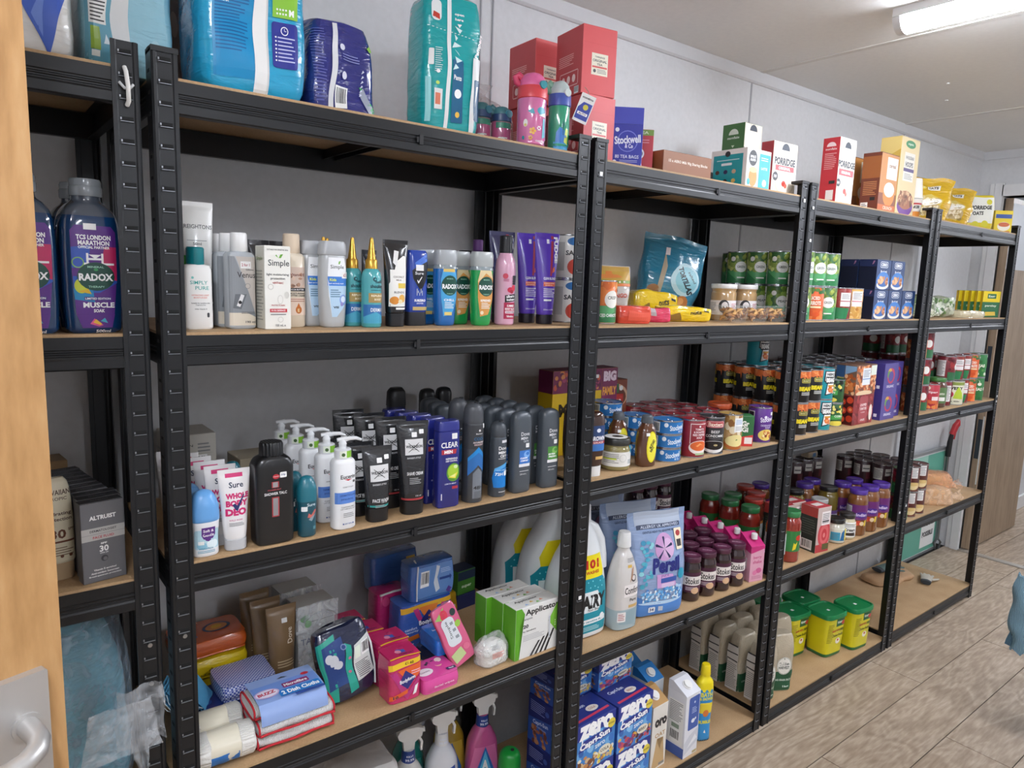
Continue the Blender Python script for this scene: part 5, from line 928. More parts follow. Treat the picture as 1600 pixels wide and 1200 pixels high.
v = []; cx = [(-46, 66), (-44, 72), (-34, 84.5), (-14, 88), (10, 88.5), (40, 88), (48, 86)]
t.surf['card'] = ('box', -4, 0, 0, 128, 88, 89.5)
mb = MB(); pts = [(-50, 52), (-48.5, 64), (-43, 78), (-34, 86.5), (-14, 89), (40, 89), (52, 88)]
mb.extr([(p, q) for p, q in pts] + [(p, q + .8) for p, q in pts[::-1]], -68, 62, 'x'); t.mb('header_card', mb, mat('#8fa9dc', .35, coat=.4))
t.pr([R('#6f93d6', -62, 36, 64, 66), R('#2a7fd0', -20, 12, 62, 34), T('#fff', '2 Dish Cloths', 22, 23, 74, 13, .04), RR('#8f2a6a', -6, 38, 46, 54, 2), T('#fff', 'Microfibre', 20, 46, 46, 9, .03), E('#c9b0d8', -40, 36, 24, 15), E('#e9e4f4', -40, 36, 21, 12), T('#c02a4a', 'BUZZ', -40, 37, 34, 10, .05, 4), R('#33509e', 6, 2, 64, 10), G('#33363e', (-8, 74), (14, 74), (3, 79)), E('#c02a3a', 46, 66, 8, 5)], 'card', 'T', lift=1.0, lname='card_print')
place(t, 228, 72, z, 0, 'folded white and red microfibre dish cloths with blue card')
t = tube_up('body_lotion_tube', 27, 186, mat('#7d6446', .3, coat=.4), '#6a5238', 20, F=[T('#e8dcc8', 'Dove', 14, 120, 34, 11, .01, 90), LN('#c9b592', -14, 52, 22, 70, 3), G('#e9e0d0', (-6, 30), (22, 44), (24, 42), (-2, 27)), RR('#e9e9e6', -2, 150, 10, 160, 1)], wtop=33, crimp=10)
row(t, 3, 262, 218, z, -18, 52, 0, 'brown body lotion tube', 'brown body lotion tubes', jit=1)
t = carton('tampon_box', 86, 60, 170, '#d4d4d0', [T('#3a4a7a', 'TAMPAX', 2, 88, 78, 15, .02), T('#4aa04a', 'Pearl', 2, 64, 30, 8), T('#7ac07a', 'super plus', 2, 54, 38, 6), E('#a8aeb0', 6, 132, 34, 18, 0, 180), E('#d4d4d0', 6, 132, 31, 15, 0, 180), [R('#a8aeb0', -22 + 11 * i, 132, -21 + 11 * i, 146) for i in range(6)], R('#333', -28, 131, 40, 132.4), E('#5ab04a', -28, 142, 10, 8), E('#6ac05a', -20, 128, 8, 8), E('#4a9a3a', -14, 14, 8, 5), RR('#bfc0bc', 20, 158, 46, 168, 2)], cols={'T': '#bdbdb8', 'L': '#a8a8a4'})
sheet(t, 'wrap', 92, 172, film('#e4e6e8', .72, .06), bend=2, amp=6, y=-34, z0=2, seed=11)
place(t, 334, 246, z, 2, 'clear wrapped white tampon box with leaf and arch print'); place(t, 334, 334, z, 2, 'clear wrapped tampon box at the back of the shelf')
t = pack('pad_pack', 118, 52, 150, mat('#1b2340', .16, coat=.8, bump='folds', bs=22, bd=.005), [G('#1f9a86', (-58, 4), (-40, 2), (-18, 140), (-58, 128)), G('#1d3c78', (-54, 24), (-12, 30), (-6, 132), (-48, 122)), E('#c8ccd2', -30, 88, 9, 16), E('#c8ccd2', -38, 98, 8, 10), E('#c8ccd2', -22, 78, 9, 10), G('#22a08c', (-14, 8), (4, 12), (8, 110), (-4, 118)), E('#7a88b0', -8, 112, 6), E('#1d3c78', -8, 112, 4), G('#d3d8d4', (6, 26), (48, 34), (52, 112), (14, 106)), LN('#3c4248', 12, 32, 44, 66, 9), BAR(32, 76, 50, 104), R('#e6f0e0', 14, 76, 28, 102), E('#c86a8a', 2, 86, 3.4), E('#c86a8a', -2, 54, 3.4)], warp=(7, .018, 51), top=.96, n=4)
t.mb('white_seam', MB().tube([(-20, -8, 148), (5, -14, 150), (30, -16, 147), (52, -14, 140), (58, -20, 90), (54, -22, 40), (44, -24, 4)], 2.2, 6), mat('#e4e6e6', .4))
place(t, 376, 96, z, 4, 'navy and teal crumpled sanitary pad pack leaning back', tilt=(-14, -8))
def body_pk(base, F, Tt=None, w=76, d=60, h=100, seed=1): return pack('pad_pack', w, d, h, mat(base, .18, coat=.7, bump='folds', bs=24, bd=.004), F, Tt=Tt, warp=(2.5, .02, seed), n=7, rnd=.92, layers=6)
bf = lambda c, sub: [G('#d9a02a' if c else '#e9bf2a', (-37, 76), (37, 84), (37, 94), (-37, 88)), T('#4a3a10', '£1.60', 8, 86, 20, 6, .03), G('#e4622a', (-20, 74), (37, 82), (37, 60), (10, 40)), G('#b8327a', (-36, 70), (-24, 74), (6, 20), (30, 50), (36, 44), (4, 4), (-8, 16)), G('#2a2f7a', (-2, 72), (24, 52), (4, 28), (-18, 48)), T('#fff', 'Bodyform', 3, 50, 38, 11, .02, 8), G('#f0efee', (22, 30), (30, 34), (24, 12), (16, 10)), G('#e4622a', (-36, 18), (4, 28), (4, 18), (-36, 8)), T('#2a2f5a', sub, -24, 15, 12, 7, .03), LN('#f0c0d4', 12, 60, 34, 70, 2)]
tpk = body_pk('#c22a62', bf(0, '10'), [R('#b5245a', -36, 4, 36, 58), R('#3a5aa8', -8, 20, 10, 36), E('#d8889c', -6, 26, 7), T('#3a1a3a', 'COMFORT', 8, 14, 34, 6), R('#e9bf2a', -36, 1, 36, 5)], seed=61)
row(tpk, 4, 466, 46, z, -16, 66, 0, 'pink sanitary pad pack with yellow price strip', 'pink pad packs in a row', jit=1.5)
t = body_pk('#b92a6c', [T('#d8c8d8', 'Bodyform', 0, 60, 44, 9, .02, 70), G('#272f7c', (-4, 70), (20, 50), (4, 20), (-20, 40)), T('#fff', 'Bodyform', 0, 45, 40, 9, .02, 62), E('#e0a8c4', 26, 84, 8), E('#d24a84', -22, 100, 10, 12)], w=86, d=60, h=122, seed=63)
t.mb('white_seam', MB().tube([(-38, -30, 119), (0, -32, 122), (36, -30, 120)], 2.6, 6), mat('#d8d8d6', .4))
place(t, 560, 300, z, 0, 'large magenta pad pack standing at the back')
tbl = body_pk('#3b5fae', [G('#d9a62a', (-70, 92), (70, 100), (70, 112), (-70, 106)), T('#4a3a10', '£1.60', 4, 104, 22, 7, .03), G('#b8327a', (-40, 98), (-26, 100), (4, 30), (40, 104), (56, 106), (8, 6)), G('#d9762a', (-24, 100), (0, 102), (30, 104), (4, 56)), G('#232a72', (2, 92), (34, 60), (4, 30), (-26, 60)), T('#fff', 'Bodyform', 4, 61, 56, 15, .02), T('#cfdcf4', 'comfort', -46, 54, 32, 7), T('#cfdcf4', 'security', -44, 46, 34, 6), G('#d9762a', (-68, 20), (-24, 26), (-28, 38), (-68, 34)), T('#22306a', '12', -60, 27, 12, 8, .03), G('#e9eef4', (46, 70), (54, 66), (52, 36), (44, 24), (38, 26), (46, 44)), G('#fff', (-50, 14), (-38, 14), (-44, 4))], w=146, d=70, h=114, seed=65)
place(tbl, 612, 222, z, 0, 'wide blue pad pack with orange corner, below another blue pack')
t = body_pk('#3a62a2', [R('#5f86c0', -44, 8, 56, 84), BAR(-38, 34, -14, 74), G('#cfd6de', (8, 82), (18, 78), (10, 52), (16, 22), (6, 14), (0, 40)), G('#1d3f86', (16, 44), (44, 44), (44, 38), (50, 47), (44, 54), (44, 50), (16, 50)), G('#5a3a8a', (40, 24), (52, 16), (46, 6), (34, 12)), LN('#a8c0e0', 20, 60, 48, 72, 3)], w=124, d=62, h=92, seed=67)
t.mb('white_seam', MB().tube([(-46, -30, 3), (-47, -33, 40), (-45, -31, 88), (-38, 0, 93)], 2, 6), mat('#d4d8dc', .4))
place(t, 628, 226, z + 113, 0, 'blue pad pack with barcode lying on the wide blue pack')
t = body_pk('#34558f', [R('#c9a23a', 30, 60, 60, 72)], w=140, d=50, h=90, seed=69)
place(t, 600, 345, z + 100, 6, 'blue pad pack at the very back of the pile'); place(body_pk('#2f4d86', None, w=140, d=50, h=98, seed=70), 640, 345, z, 6, 'blue pad pack at the back under another one')
t = flatpack('wipes_pack', 70, 104, 40, mat('#1d74d4', .15, coat=.8, bump='folds', bs=24, bd=.004), [T('#dff0ff', 'Intimate', 0, 60, 40, 8), G('#bfe0ff', (8, 74), (18, 78), (12, 84))], F=[BAR(0, 8, 26, 26)], warp=(3, .02, 71))
place(t, 602, 118, z + 30, 0, 'bright blue wipes pack resting behind the small pink pack', sc=(1, .8, 1)); place(flatpack('wipes_pack', 74, 80, 30, '#1c2a4a', None, warp=(2, .02, 72)), 604, 122, z, 18, 'dark pack supporting the bright blue wipes')
t = flatpack('wipes_pack', 92, 78, 34, mat('#d84a98', .2, coat=.6), [E('#f0e8ec', -26, 30, 20, 14), T('#7a5a70', 'CLEANSING', -26, 30, 26, 5), [E('#2c2430', -8 + 6 * i, 56 + (i % 2) * 5, 4, n=8) for i in range(4)], E('#e8a894', 16, 44, 8, 9), RR('#232a5a', 20, 10, 44, 20, 2), T('#fff', 'feel', 32, 15, 12, 5), E('#f4d8cc', 24, 60, 8, 8)], F=[T('#f6cfe2', 'facial wipes', 4, 14, 50, 6)], warp=(1.5, .02, 73))
place(t, 560, 54, z, 0, 'small pink facial wipes pack lying at the shelf front')
t = pack('wipes_pack', 64, 14, 140, mat('#cf5a80', .2, coat=.6), [G('#8fb45a', (-30, 118), (0, 136), (-10, 110)), E('#c8304a', -6, 120, 10, 11), E('#2a3a3a', 18, 116, 8, 8), RR('#d3d6da', -22, 44, 14, 112, 12), T('#4b4f50', 'Simple', -8, 84, 44, 9, .01, 90), LN('#8a8f94', 0, 52, 10, 104, 3), E('#9ac04a', 20, 86, 8), E('#d86a8a', 16, 30, 9, 8), G('#b8c88a', (-24, 8), (8, 14), (2, 36), (-28, 30))], warp=(2, .03, 75), n=6)
place(t, 628, 50, z + 12, 6, 'pink cleansing wipes pack leaning upright against the cotton pads', tilt=(-20, -16))
t = Tp('cotton_wool_bag', 'bag', (3, .04, 3)); t.loft('contents', [(0, 26, 18, 3), (6, 34, 24, 3), (40, 36, 25, 3), (62, 28, 18, 3), (72, 12, 8, 2.5)], mat('#e8e6e0', .95, bump='noise', bs=90, bd=.006), 30, 4)
t.loft('film', [(0, 30, 20, 3), (6, 38, 27, 3), (42, 40, 28, 3), (74, 34, 14, 3), (92, 24, 3, 3)], film('#eef0ee', .7, .05), 34, 4); t.pr([LN('#c8503a', -16, 30, 18, 46, 5), LN('#888', -16, 54, 10, 66, 5)], 'film')
place(t, 676, 40, z, 0, 'clear bag of white cotton wool in front of the tampon cartons', sc=(1.05, 1, .8))
ap = [T('#1c1c1e', 'Applicator', 14, 112, 104, 19, .03), T('#777', 'tampons', -30, 97, 26, 6), T('#1c1c1e', '20', -36, 80, 16, 9, .04), T('#444', 'by Sainsbury', -24, 67, 40, 5), LN('#bbb', -44, 42, 22, 58, 4), G('#7cc03c', (66, 124), (66, 38), (34, 76)), [G('#1c1c1e', (-22 + 15 * i, 1), (-15 + 15 * i, 1), (min(66, 14 + 15 * i - 4), 34 + 6 * i if i < 4 else 50), (min(62, 8 + 15 * i - 4), 34 + 6 * i if i < 4 else 50)) for i in range(4)], G('#c6cacf', (36, 30), (41, 31), (40, 88), (35, 86)), [E('#e8f0d8', 56, 60 + 6 * i, 1.8, n=6) for i in range(3)], G('#b5b9c0', (-22, 6), (-14, 12), (-20, 2))]
t = carton('tampon_carton', 134, 44, 128, '#e3e3df', ap, [R('#62a92c', -22, 0, 22, 128), E('#4f9420', -10, 20, 18, 30)], [T('#222', 'Applicator', -14, 30, 70, 11, .02), G('#d8b04a', (-14, 14), (-2, 14), (-8, 22)), G('#9ab8d8', (-34, 6), (-22, 6), (-28, 14)), G('#6ab04a', (0, 6), (12, 6), (6, 14)), G('#d88a6a', (14, 12), (26, 12), (20, 20))], cols={'L': '#5fa62a', 'T': '#dddcd6', 'R': '#5fa62a'})
t.pr([G('#5fa62a', (-67, 0), (-54, 0), (-54, 84), (-40, 112), (-50, 128), (-67, 128))], 'body', 'F', lift=.1, lname='green_edge')
for i in range(3): place(t, 790 - i * 2, 30 + i * 46, z, 0, 'white and green tampon carton, ' + ['frontmost of three', 'middle of three', 'rearmost of three'][i], 'tampon cartons')
t = carton('green_box', 62, 50, 66, '#3f7a2a', [T('#dfeccf', 'super', 0, 20, 34, 9), R('#23324a', -30, 40, 30, 64)], cols={'T': '#1f2a44'}); place(t, 800, 330, z + 42, 6, 'dark green and navy box behind the tampon cartons'); place(carton('navy_box', 66, 52, 40, '#232c5a', None), 800, 330, z, 6, 'navy box under the dark green one')
t = pack('yellow_pack', 46, 40, 76, '#d2a51e', [BAR(-2, 12, 14, 46)], warp=(2.5, .03, 77)); place(t, 722, 282, z, 0, 'yellow pack behind the tampon cartons')
# big detergent bottles (also on the next unit)
def fairy():
    t = Tp('detergent_bottle', 'bottle')
    m = mat('#e9edef', .3, coat=.3)
    t.loft('body', [(0, 82, 44, 3.4), (6, 92, 52, 3.4), (30, 96, 54, 3.2), (110, 95, 54, 3), (180, 86, 52, 2.8), (225, 74, 48, 2.6, 4), (262, 56, 44, 2.4, 10), (300, 38, 36, 2.2, 12), (322, 26, 26, 2, 12), (330, 24, 24, 2, 12)], m, 40, 4)
    t.loft('cap', [(328, 25, 25, 2, 12), (331, 27, 27, 2, 12), (372, 25, 25, 2, 12), (378, 22, 22, 2, 12)], mat('#dfe3e6', .3), 28)
    mb = MB(); mb.tube([(34, 0, 318), (62, 0, 300), (84, 0, 262), (92, 0, 215), (92, 0, 180)], [13, 14, 15, 16, 18], 14); t.mb('handle', mb, m, smooth=60)
    t.pr([G('#1691a4', (-76, 18), (76, 18), (84, 60), (84, 150), (60, 176), (-60, 176), (-84, 150), (-84, 60)), G('#f4e21c', (-60, 176), (60, 176), (64, 190), (52, 242), (-36, 242), (-62, 200)), T('#c0201c', '101', 20, 216, 48, 26, .05), T('#c0201c', 'WASHES', 20, 193, 48, 9, .04), G('#eef4f4', (-66, 78), (44, 78), (60, 100), (40, 138), (-66, 138)), T('#14181c', 'FAIRY', 22, 108, 104, 40, .06), T('#444', 'Non Bio', 26, 84, 40, 8), T('#dff4f6', 'No.1', -36, 56, 30, 12), R('#f2f6f6', -60, 44, 76, 58), T('#1c7f92', 'No.1 for sensitive skin', 10, 51, 110, 7), [E('#8fdfe8', -70 + (i * 37) % 140, 140 + (i * 13) % 34, 2.4, n=6) for i in range(16)], E('#f0f4f4', 60, 58, 9), LN('#bfe8ec', -30, 24, 50, 38, 3)])
    return t
tf = fairy()
place(tf, 1014, 104, 542, -4, 'big white detergent bottle with yellow and teal label beside the post', sc=.95)
# ================================================================ LOWEST SHELF: SPRAYS
z = 50
def spray(body, label_ops, capband=None, a=46, b=30, h=292, head='#e8e8e6'):
    t = Tp('trigger_spray', 'bottle')
    t.loft('body', [(0, a - 4, b - 3, 3.4), (5, a, b, 3.4), (h * .32, a, b, 3), (h * .52, a * .92, b * .95, 2.8), (h * .64, a * .62, b * .8, 2.4), (h * .70, 18, 18, 2), (h * .80, 15, 15, 2)], mat(body, .15, coat=.7), 34, 4)
    t.loft('neck_sleeve', [(h * .68, 19, 19), (h * .80, 16.5, 16.5)], mat(capband or '#1f3f8f', .3, coat=.3), 26, cap=False)
    mb = MB()
    mb.extr([(34, h - 26), (36, h - 6), (20, h), (-10, h), (-24, h - 4), (-30, h - 14), (-27, h - 26), (-16, h - 34), (-13, h * .80 - 4), (13, h * .80 - 4), (15, h - 40)], -9, 9, 'y')
    mb.extr([(22, h - 27), (29, h - 27), (38, h - 46), (36, h - 70), (31, h - 70), (32, h - 48)], -5, 5, 'y')
    mb.tube([(34, 0, h - 15), (42, 0, h - 15)], 7, 10)
    t.mb('trigger_head', mb, mat(head, .35), smooth=40)
    t.pr(label_ops, 'body', 'F')
    t.pr([T('#e8eefc', 'KILLS', 0, h * .755, 18, 5, .03), T('#e8eefc', '99.9%', 0, h * .72, 24, 7, .03)], 'neck_sleeve', 'C', 17, lname='sleeve_print')
    return t
ast = lambda c: [G(c, (-38, 12), (38, 12), (42, 90), (30, 150), (-30, 150), (-42, 90)), G('#2a6fc0', (0, 150), (30, 70), (26, 30), (-26, 30), (-30, 70)), G('#5fc0e8', (0, 138), (20, 74), (-20, 74)), T('#fff', 'A', 0, 96, 20, 30, .05)]
t = spray('#c55a92', ast('#d873a8')); place(t, 838, 262, z, -14, 'pink trigger spray bottle with white head under the pads shelf')
t = spray('#dfe3ea', [G('#2b4fa8', (-20, 130), (30, 146), (34, 110), (-16, 96)), LN('#fff', -10, 108, 26, 134, 3), blobs(['#8fa8d8', '#c8d4ec', '#b0b8d8'], -34, 20, 34, 90, 30, 2, 5, 9)], '#e6e8ea'); place(t, 702, 258, z, -14, 'white trigger spray bottle with blue speckled label')
t = spray('#1f7a70', ast('#2a8f84'), '#20428c'); place(t, 640, 330, z, -14, 'teal trigger spray bottle with white head')
t = spray('#d9d9d4', ast('#c9d4e4'), '#20428c'); place(t, 596, 250, z, -14, 'white headed trigger spray bottle at the left of the sprays')
t = spray('#a88a2a', ast('#c0a23a'), '#20428c'); place(t, 772, 330, z, -14, 'yellow trigger spray bottle behind the pink one')
t = aero(30, 210, mat('#2f7a3a', .35), '#138a35', [R('#e8e8e4', -90, 20, 90, 150), T('#1c1c1c', 'Insect', 0, 150, 40, 10, .03)]); place(t, 826, 120, z, 0, 'aerosol with bright green cap on the lowest shelf')
t = pack('white_bundle', 150, 140, 300, mat('#c9c7c4', .5, bump='folds', bs=14, bd=.008), [G('#a82838', (-60, 200), (60, 190), (60, 230), (-60, 240))], warp=(10, .015, 81)); place(t, 440, 200, z, 0, 'white wrapped bundle with red band at the left of the sprays')
cap_ops = lambda fl, c2: [R('#1e4f9c', -98, 0, 98, 118), G('#4a8fd0', (-98, 40), (98, 70), (98, 118), (-98, 118)), blobs(['#3b78c8', '#6fb0e4', '#2a5aa8'], -90, 44, 90, 110, 14, 8, 16, 5), R('#1b2f8a', -98, 112, 98, 150)]
def juice(fl, cc):
    F = [R('#3f86cc', -74, 0, 74, 104), blobs(['#3b78c8', '#6fb0e4', '#2f66b4', '#8cc4ec'], -66, 40, 66, 96, 16, 8, 15, 5), blobs(cc, -66, 4, 66, 40, 46, 4, 11, 7), G('#1c2f8c', (-74, 96), (74, 112), (74, 140), (-74, 140)), T('#ffffff', 'zero', -2, 116, 132, 42, .06, 0), R('#fff', -58, 76, -53, 102), R('#fff', -6, 84, -2, 102), G('#1c2f8c', (-70, 62), (60, 76), (60, 96), (-50, 92)), T('#ffffff', 'Capri-Sun', -6, 78, 116, 24, .05, 6), T('#e4f0fc', 'zero', 14, 58, 40, 11, .03, 6), E('#e6d24a', 58, 104, 15, 14), T('#7a6010', 'NO SUGAR', 58, 104, 24, 6, .03), E('#e8e4d0', 34, 36, 24, 13), T('#5a4a3a', fl, 34, 36, 34, 9, .03)]
    return carton('juice_carton', 148, 96, 140, '#1f2f7e', F, [G('#2a56a8', (-47, 4), (47, 4), (47, 90), (-47, 74)), blobs(['#8a5a3a', '#c08a5a', '#6a3a2a', '#a8643a'], -30, 8, 34, 52, 26, 4, 9, 17), T('#cfdcf0', 'Capri-Sun', 4, 70, 62, 15, .03, 8), T('#9fb8e0', 'multivitamin', 8, 58, 40, 6), LN('#8a96cc', -38, 96, 20, 130, 6), E('#3a5aa8', 30, 112, 8)], [T('#dfe6f4', 'Capri-Sun', -20, 60, 60, 16, .03), E('#e4dcd0', 20, 40, 22, 12), T('#b06a4a', fl, 20, 40, 26, 8), G('#c43a52', (-60, 10), (66, 16), (66, 24), (-60, 18))], cols={'T': '#1e3080', 'L': '#1b2a70'})
tc = juice('COLA', ['#c98a4a', '#7a4a2a', '#e8d04a', '#d8b88a', '#efe8d0']); tbk = juice('BERRY', ['#6a2a5a', '#8a3a7a', '#4a1f3a', '#c84a5a', '#e0b04a'])
zz = 46
for i in range(2):
    place(tc, 1036, 62, zz + i * 141.5, 2, 'blue cola juice carton, %s of its stack' % ('bottom' if i == 0 else 'top'), 'blue juice cartons'); place(tbk, 1189, 62, zz + i * 141.5, 2, 'blue berry juice carton, %s of its stack' % ('bottom' if i == 0 else 'top'), 'blue juice cartons')
    place(tc, 1036, 164, zz + i * 141.5, 2, 'blue cola juice carton in the rear stack, %s one' % ('bottom' if i == 0 else 'upper'), 'blue juice cartons'); place(tbk, 1190, 164, zz + i * 141.5, 2, 'blue berry juice carton in the rear stack, %s one' % ('bottom' if i == 0 else 'upper'), 'blue juice cartons')
place(tbk, 1190, 150, zz + 283, 4, 'blue berry juice carton on the very top of the stacks', 'blue juice cartons', sc=(1, 1, .62)); place(tc, 1040, 164, zz + 283, 2, 'blue cola juice carton on top of the rear stack', 'blue juice cartons', sc=(1, 1, .62))
place(tbk, 1200, 290, zz, 2, 'blue juice carton against the wall, bottom one', 'blue juice cartons'); place(tbk, 1200, 290, zz + 141.5, 2, 'blue juice carton against the wall, upper one', 'blue juice cartons')

# ================================================================ TOP SHELVES, GROCERIES
z = 1760
t = carton('tea_carton', 74, 62, 136, mat('#3a40a8', .25, coat=.5), [R('#4a50b8', -37, 98, 37, 136), R('#2a2f8a', -37, 97, 37, 98), E('#7f86d8', 0, 58, 25), E('#333aa4', 0, 58, 23), T('#e8eaf8', 'Stockwell', 0, 62, 64, 19, .03, 6), T('#e8eaf8', '& Co', 4, 47, 20, 10, .03), E('#eceef8', -26, 84, 5), T('#dfe2f8', '80 TEA BAGS', 0, 22, 58, 8, .01), LN('#a8aee0', -18, 8, 26, 15, 2), E('#e8eaf4', -30, 9, 5)], cols={'T': '#4248b0'})
place(t, 1066, 62, z, -34, 'blue tea carton with white script beside the post top')
t = carton('tea_carton', 62, 40, 100, '#c2454e', [R('#7fa04a', -31, 86, 31, 100), T('#e8f0d0', 'TEA', 4, 93, 28, 7), E('#f0eeea', -4, 42, 13), E('#3a2a22', -4, 42, 9), T('#fff', '80', -4, 42, 9, 7, .03), LN('#e09aa0', -26, 66, 20, 78, 2)])
place(t, 1140, 78, z, -34, 'red carton with green top band behind the blue tea')
t = carton('chocolate_tray', 186, 110, 54, mat('#8f5a36', .4), [T('#f0e4d4', '15 x AERO Milk 90g Sharing Blocks', 2, 30, 150, 9, .02)], cols={'T': '#5a3a28'}, flap=False)
t.box('rim', 178, 102, 1, mat('#3a2a22', .5), 0, z=54.2)
place(t, 1262, 78, z, -2, 'low brown chocolate bar tray with white text')
t = carton('black_tray', 130, 80, 44, '#2b2725', [G('#c9a24a', (20, 4), (50, 4), (46, 22), (28, 20))]); place(t, 1440, 160, z, 0, 'small black carton behind the teal coffee box')
pods = [R('#1f9ca4', -52, 8, 48, 96), E('#2c2c30', -4, 98, 9, 8), LN('#bfe6e8', -40, 78, 36, 84, 1), RR('#e8f2f2', -24, 66, 12, 73, 2), [E(c, -36 + 28 * (i % 3), 48 - 26 * (i // 3), 7, 6) for i, c in enumerate(('#4a2a1c', '#2a2a5a', '#c9a888', '#e4dcd0', '#2a1a14', '#d8b868'))]]
t = carton('coffee_pod_box', 118, 122, 110, '#eceae6', [E('#2c2c30', -30, 84, 20, 22), T('#fff', 'DOLCE', -30, 88, 26, 7, .03), T('#fff', 'GUSTO', -30, 79, 26, 7, .03), R('#17a5ae', 2, 6, 56, 100), LN('#d8f2f2', 10, 80, 44, 92, 2), T('#e8f6f6', 'LATTE', 28, 60, 30, 7), E('#fff', 32, 20, 10), E('#c98a3a', -26, 32, 20, 26), E('#e8c48a', -26, 52, 19, 8), E('#17a5ae', -46, 18, 7, 9)], pods, cols={'T': '#e4e2de'})
place(t, 1597, 94, z, 0, 'white and teal coffee pod box with round black logo')
oatF = lambda c, h: [R('#e6ddcc', -60, 0, 60, h - 1), E('#2a3340', 0, h - 22, 20, 20, 0, 180), [G('#2a3340', (x, h - 4 + abs(x) * -.1), (x + 2, h - 4 + abs(x) * -.1), (x * 1.2 + 1, h)) for x in (-16, 0, 16)], T('#2a2f3a', 'PORRIDGE', 0, h * .64, 104, 22, .05), R(c, -46, h * .46, 48, h * .56), T('#fff', 'ORIGINAL', 0, h * .51, 60, 9, .02), E('#d8c8ae', 4, h * .2, 48, h * .19), E('#efe6d6', 4, h * .2, 42, h * .16), E('#c0483e', 0, h * .22, 10, 9), E('#d86a5a', 10, h * .18, 7, 7), E('#20242c', -44, h * .34, 13), T('#fff', '10', -44, h * .34, 13, 9, .03)]
t = carton('porridge_box', 92, 82, 240, '#ded6c6', oatF('#3a7a3a', 240), [R('#3f6e38', -41, 0, 41, 240), E('#dfe8da', 0, 206, 18, 18, 0, 180), T('#e8f0e4', 'mornflake', 0, 196, 44, 8, .02), G('#cfe0c4', (-6, 172), (6, 172), (0, 164)), LN('#a8c4a0', -28, 110, 26, 160, 6)], cols={'T': '#3f6e38'})
place(t, 1790, 232, z, 0, 'tall green and beige porridge box behind the coffee pods', sc=(1, 1, .97))
t = carton('porridge_box', 122, 42, 152, '#ded6c6', oatF('#b8444a', 152), [R('#a83a40', -21, 0, 21, 152)], cols={'T': '#d8cfbe'})
place(t, 1752, 68, z, -2, 'beige porridge box with red panel at the shelf end')
z = 1761
t = carton('porridge_box', 106, 58, 214, '#e6e2da', oatF('#c05056', 205), [R('#c0323c', -29, 0, 29, 214), E('#f0d8d8', 0, 186, 16, 14, 0, 180), T('#f0dcdc', 'mornflake', 0, 178, 38, 7), LN('#e8a8a8', -20, 112, 20, 166, 9), R('#f0eeea', -6, 14, 20, 46), R('#2a2a2a', 2, 66, 22, 76)], cols={'T': '#e8e6e0'})
place(t, 2108, 72, z, 0, 'tall red sided porridge box at the start of the next shelf')
cocoF = [R('#8a4a2a', -66, 0, 66, 70), R('#c98a4a', -66, 70, 66, 206), RR('#efe8dc', -20, 120, 60, 196, 3), T('#8a5a2a', 'cereal', 20, 168, 50, 14), R('#efe6da', -10, 128, 50, 150), E('#d98a3a', 10, 66, 44, 40), E('#efe6d8', 10, 84, 40, 26), R('#c9672a', -66, 10, 66, 30), T('#f4e0c8', 'CRUNCH', 10, 20, 70, 12)]
t = carton('cereal_box', 132, 66, 208, mat('#7a3f28', .35), cocoF, [R('#6e3626', -33, 0, 33, 208), R('#9a5a2e', -33, 120, 33, 196), LN('#c98a5a', -24, 60, 24, 110, 8), R('#efe8e2', -28, 6, -2, 36), LN('#555', -25, 9, -5, 33, 4), R('#2c2624', 4, 42, 22, 54)], cols={'T': '#6a3626'})
place(t, 2428, 84, z, 0, 'brown cereal box with bowl picture, in front'); place(t, 2470, 200, z, 0, 'brown cereal box half hidden behind another')
t = carton('cereal_box', 148, 74, 284, mat('#d9b96a', .3, coat=.3), [R('#e4d0a0', -74, 0, 74, 284), E('#3f8a5a', 0, 262, 40, 14), T('#e8f0e0', 'organic', 0, 262, 44, 10), R('#e9e4d8', -40, 130, 44, 232), T('#5a5a5a', 'WHOLEGRAIN', 2, 214, 66, 12), T('#4a4a4a', 'HOOPS', 2, 190, 60, 18, .03), R('#5a4a7a', -40, 164, 44, 176), LN('#999', -30, 136, 34, 158, 4), E('#7a4a9a', 0, 40, 64, 36), E('#a86a4a', 0, 62, 62, 34), blobs(['#b5845a', '#8a5a3a', '#d9b48a', '#6a3f2a'], -50, 44, 50, 90, 40, 5, 9, 4)], [R('#cfa84a', -37, 0, 37, 284), G('#e4c87a', (-37, 200), (37, 240), (37, 284), (-37, 284))], cols={'T': '#c9a24a'})
place(t, 2582, 92, z, 0, 'tall gold cereal hoops box on top shelf')
t = Tp('porridge_pot', 'pot'); t.loft('body', [(0, 26, 26), (3, 28, 28), (70, 35, 35), (73, 37, 37), (76, 36, 36)], mat('#ece6dc', .4), 28); t.loft('lid', [(75, 36, 36), (77, 35, 35)], mat('#d8d8d4', .3), 28)
t.pr([R('#d98a3a', -50, 6, 50, 30), T('#2a2a2a', 'QUAKER', 0, 46, 48, 13, .05), R('#b83a3a', -50, 56, 50, 62)], 'body', 'C', 30)
place(t, 2708, 84, z, -55, 'porridge pot at the bottom of a pair by the post top'); 
o = place(t, 2708, 84, z + 155.5, -40, 'upside down porridge pot stacked on another'); o.rotation_euler = (PI, 0, rad(-40))
z = 1766
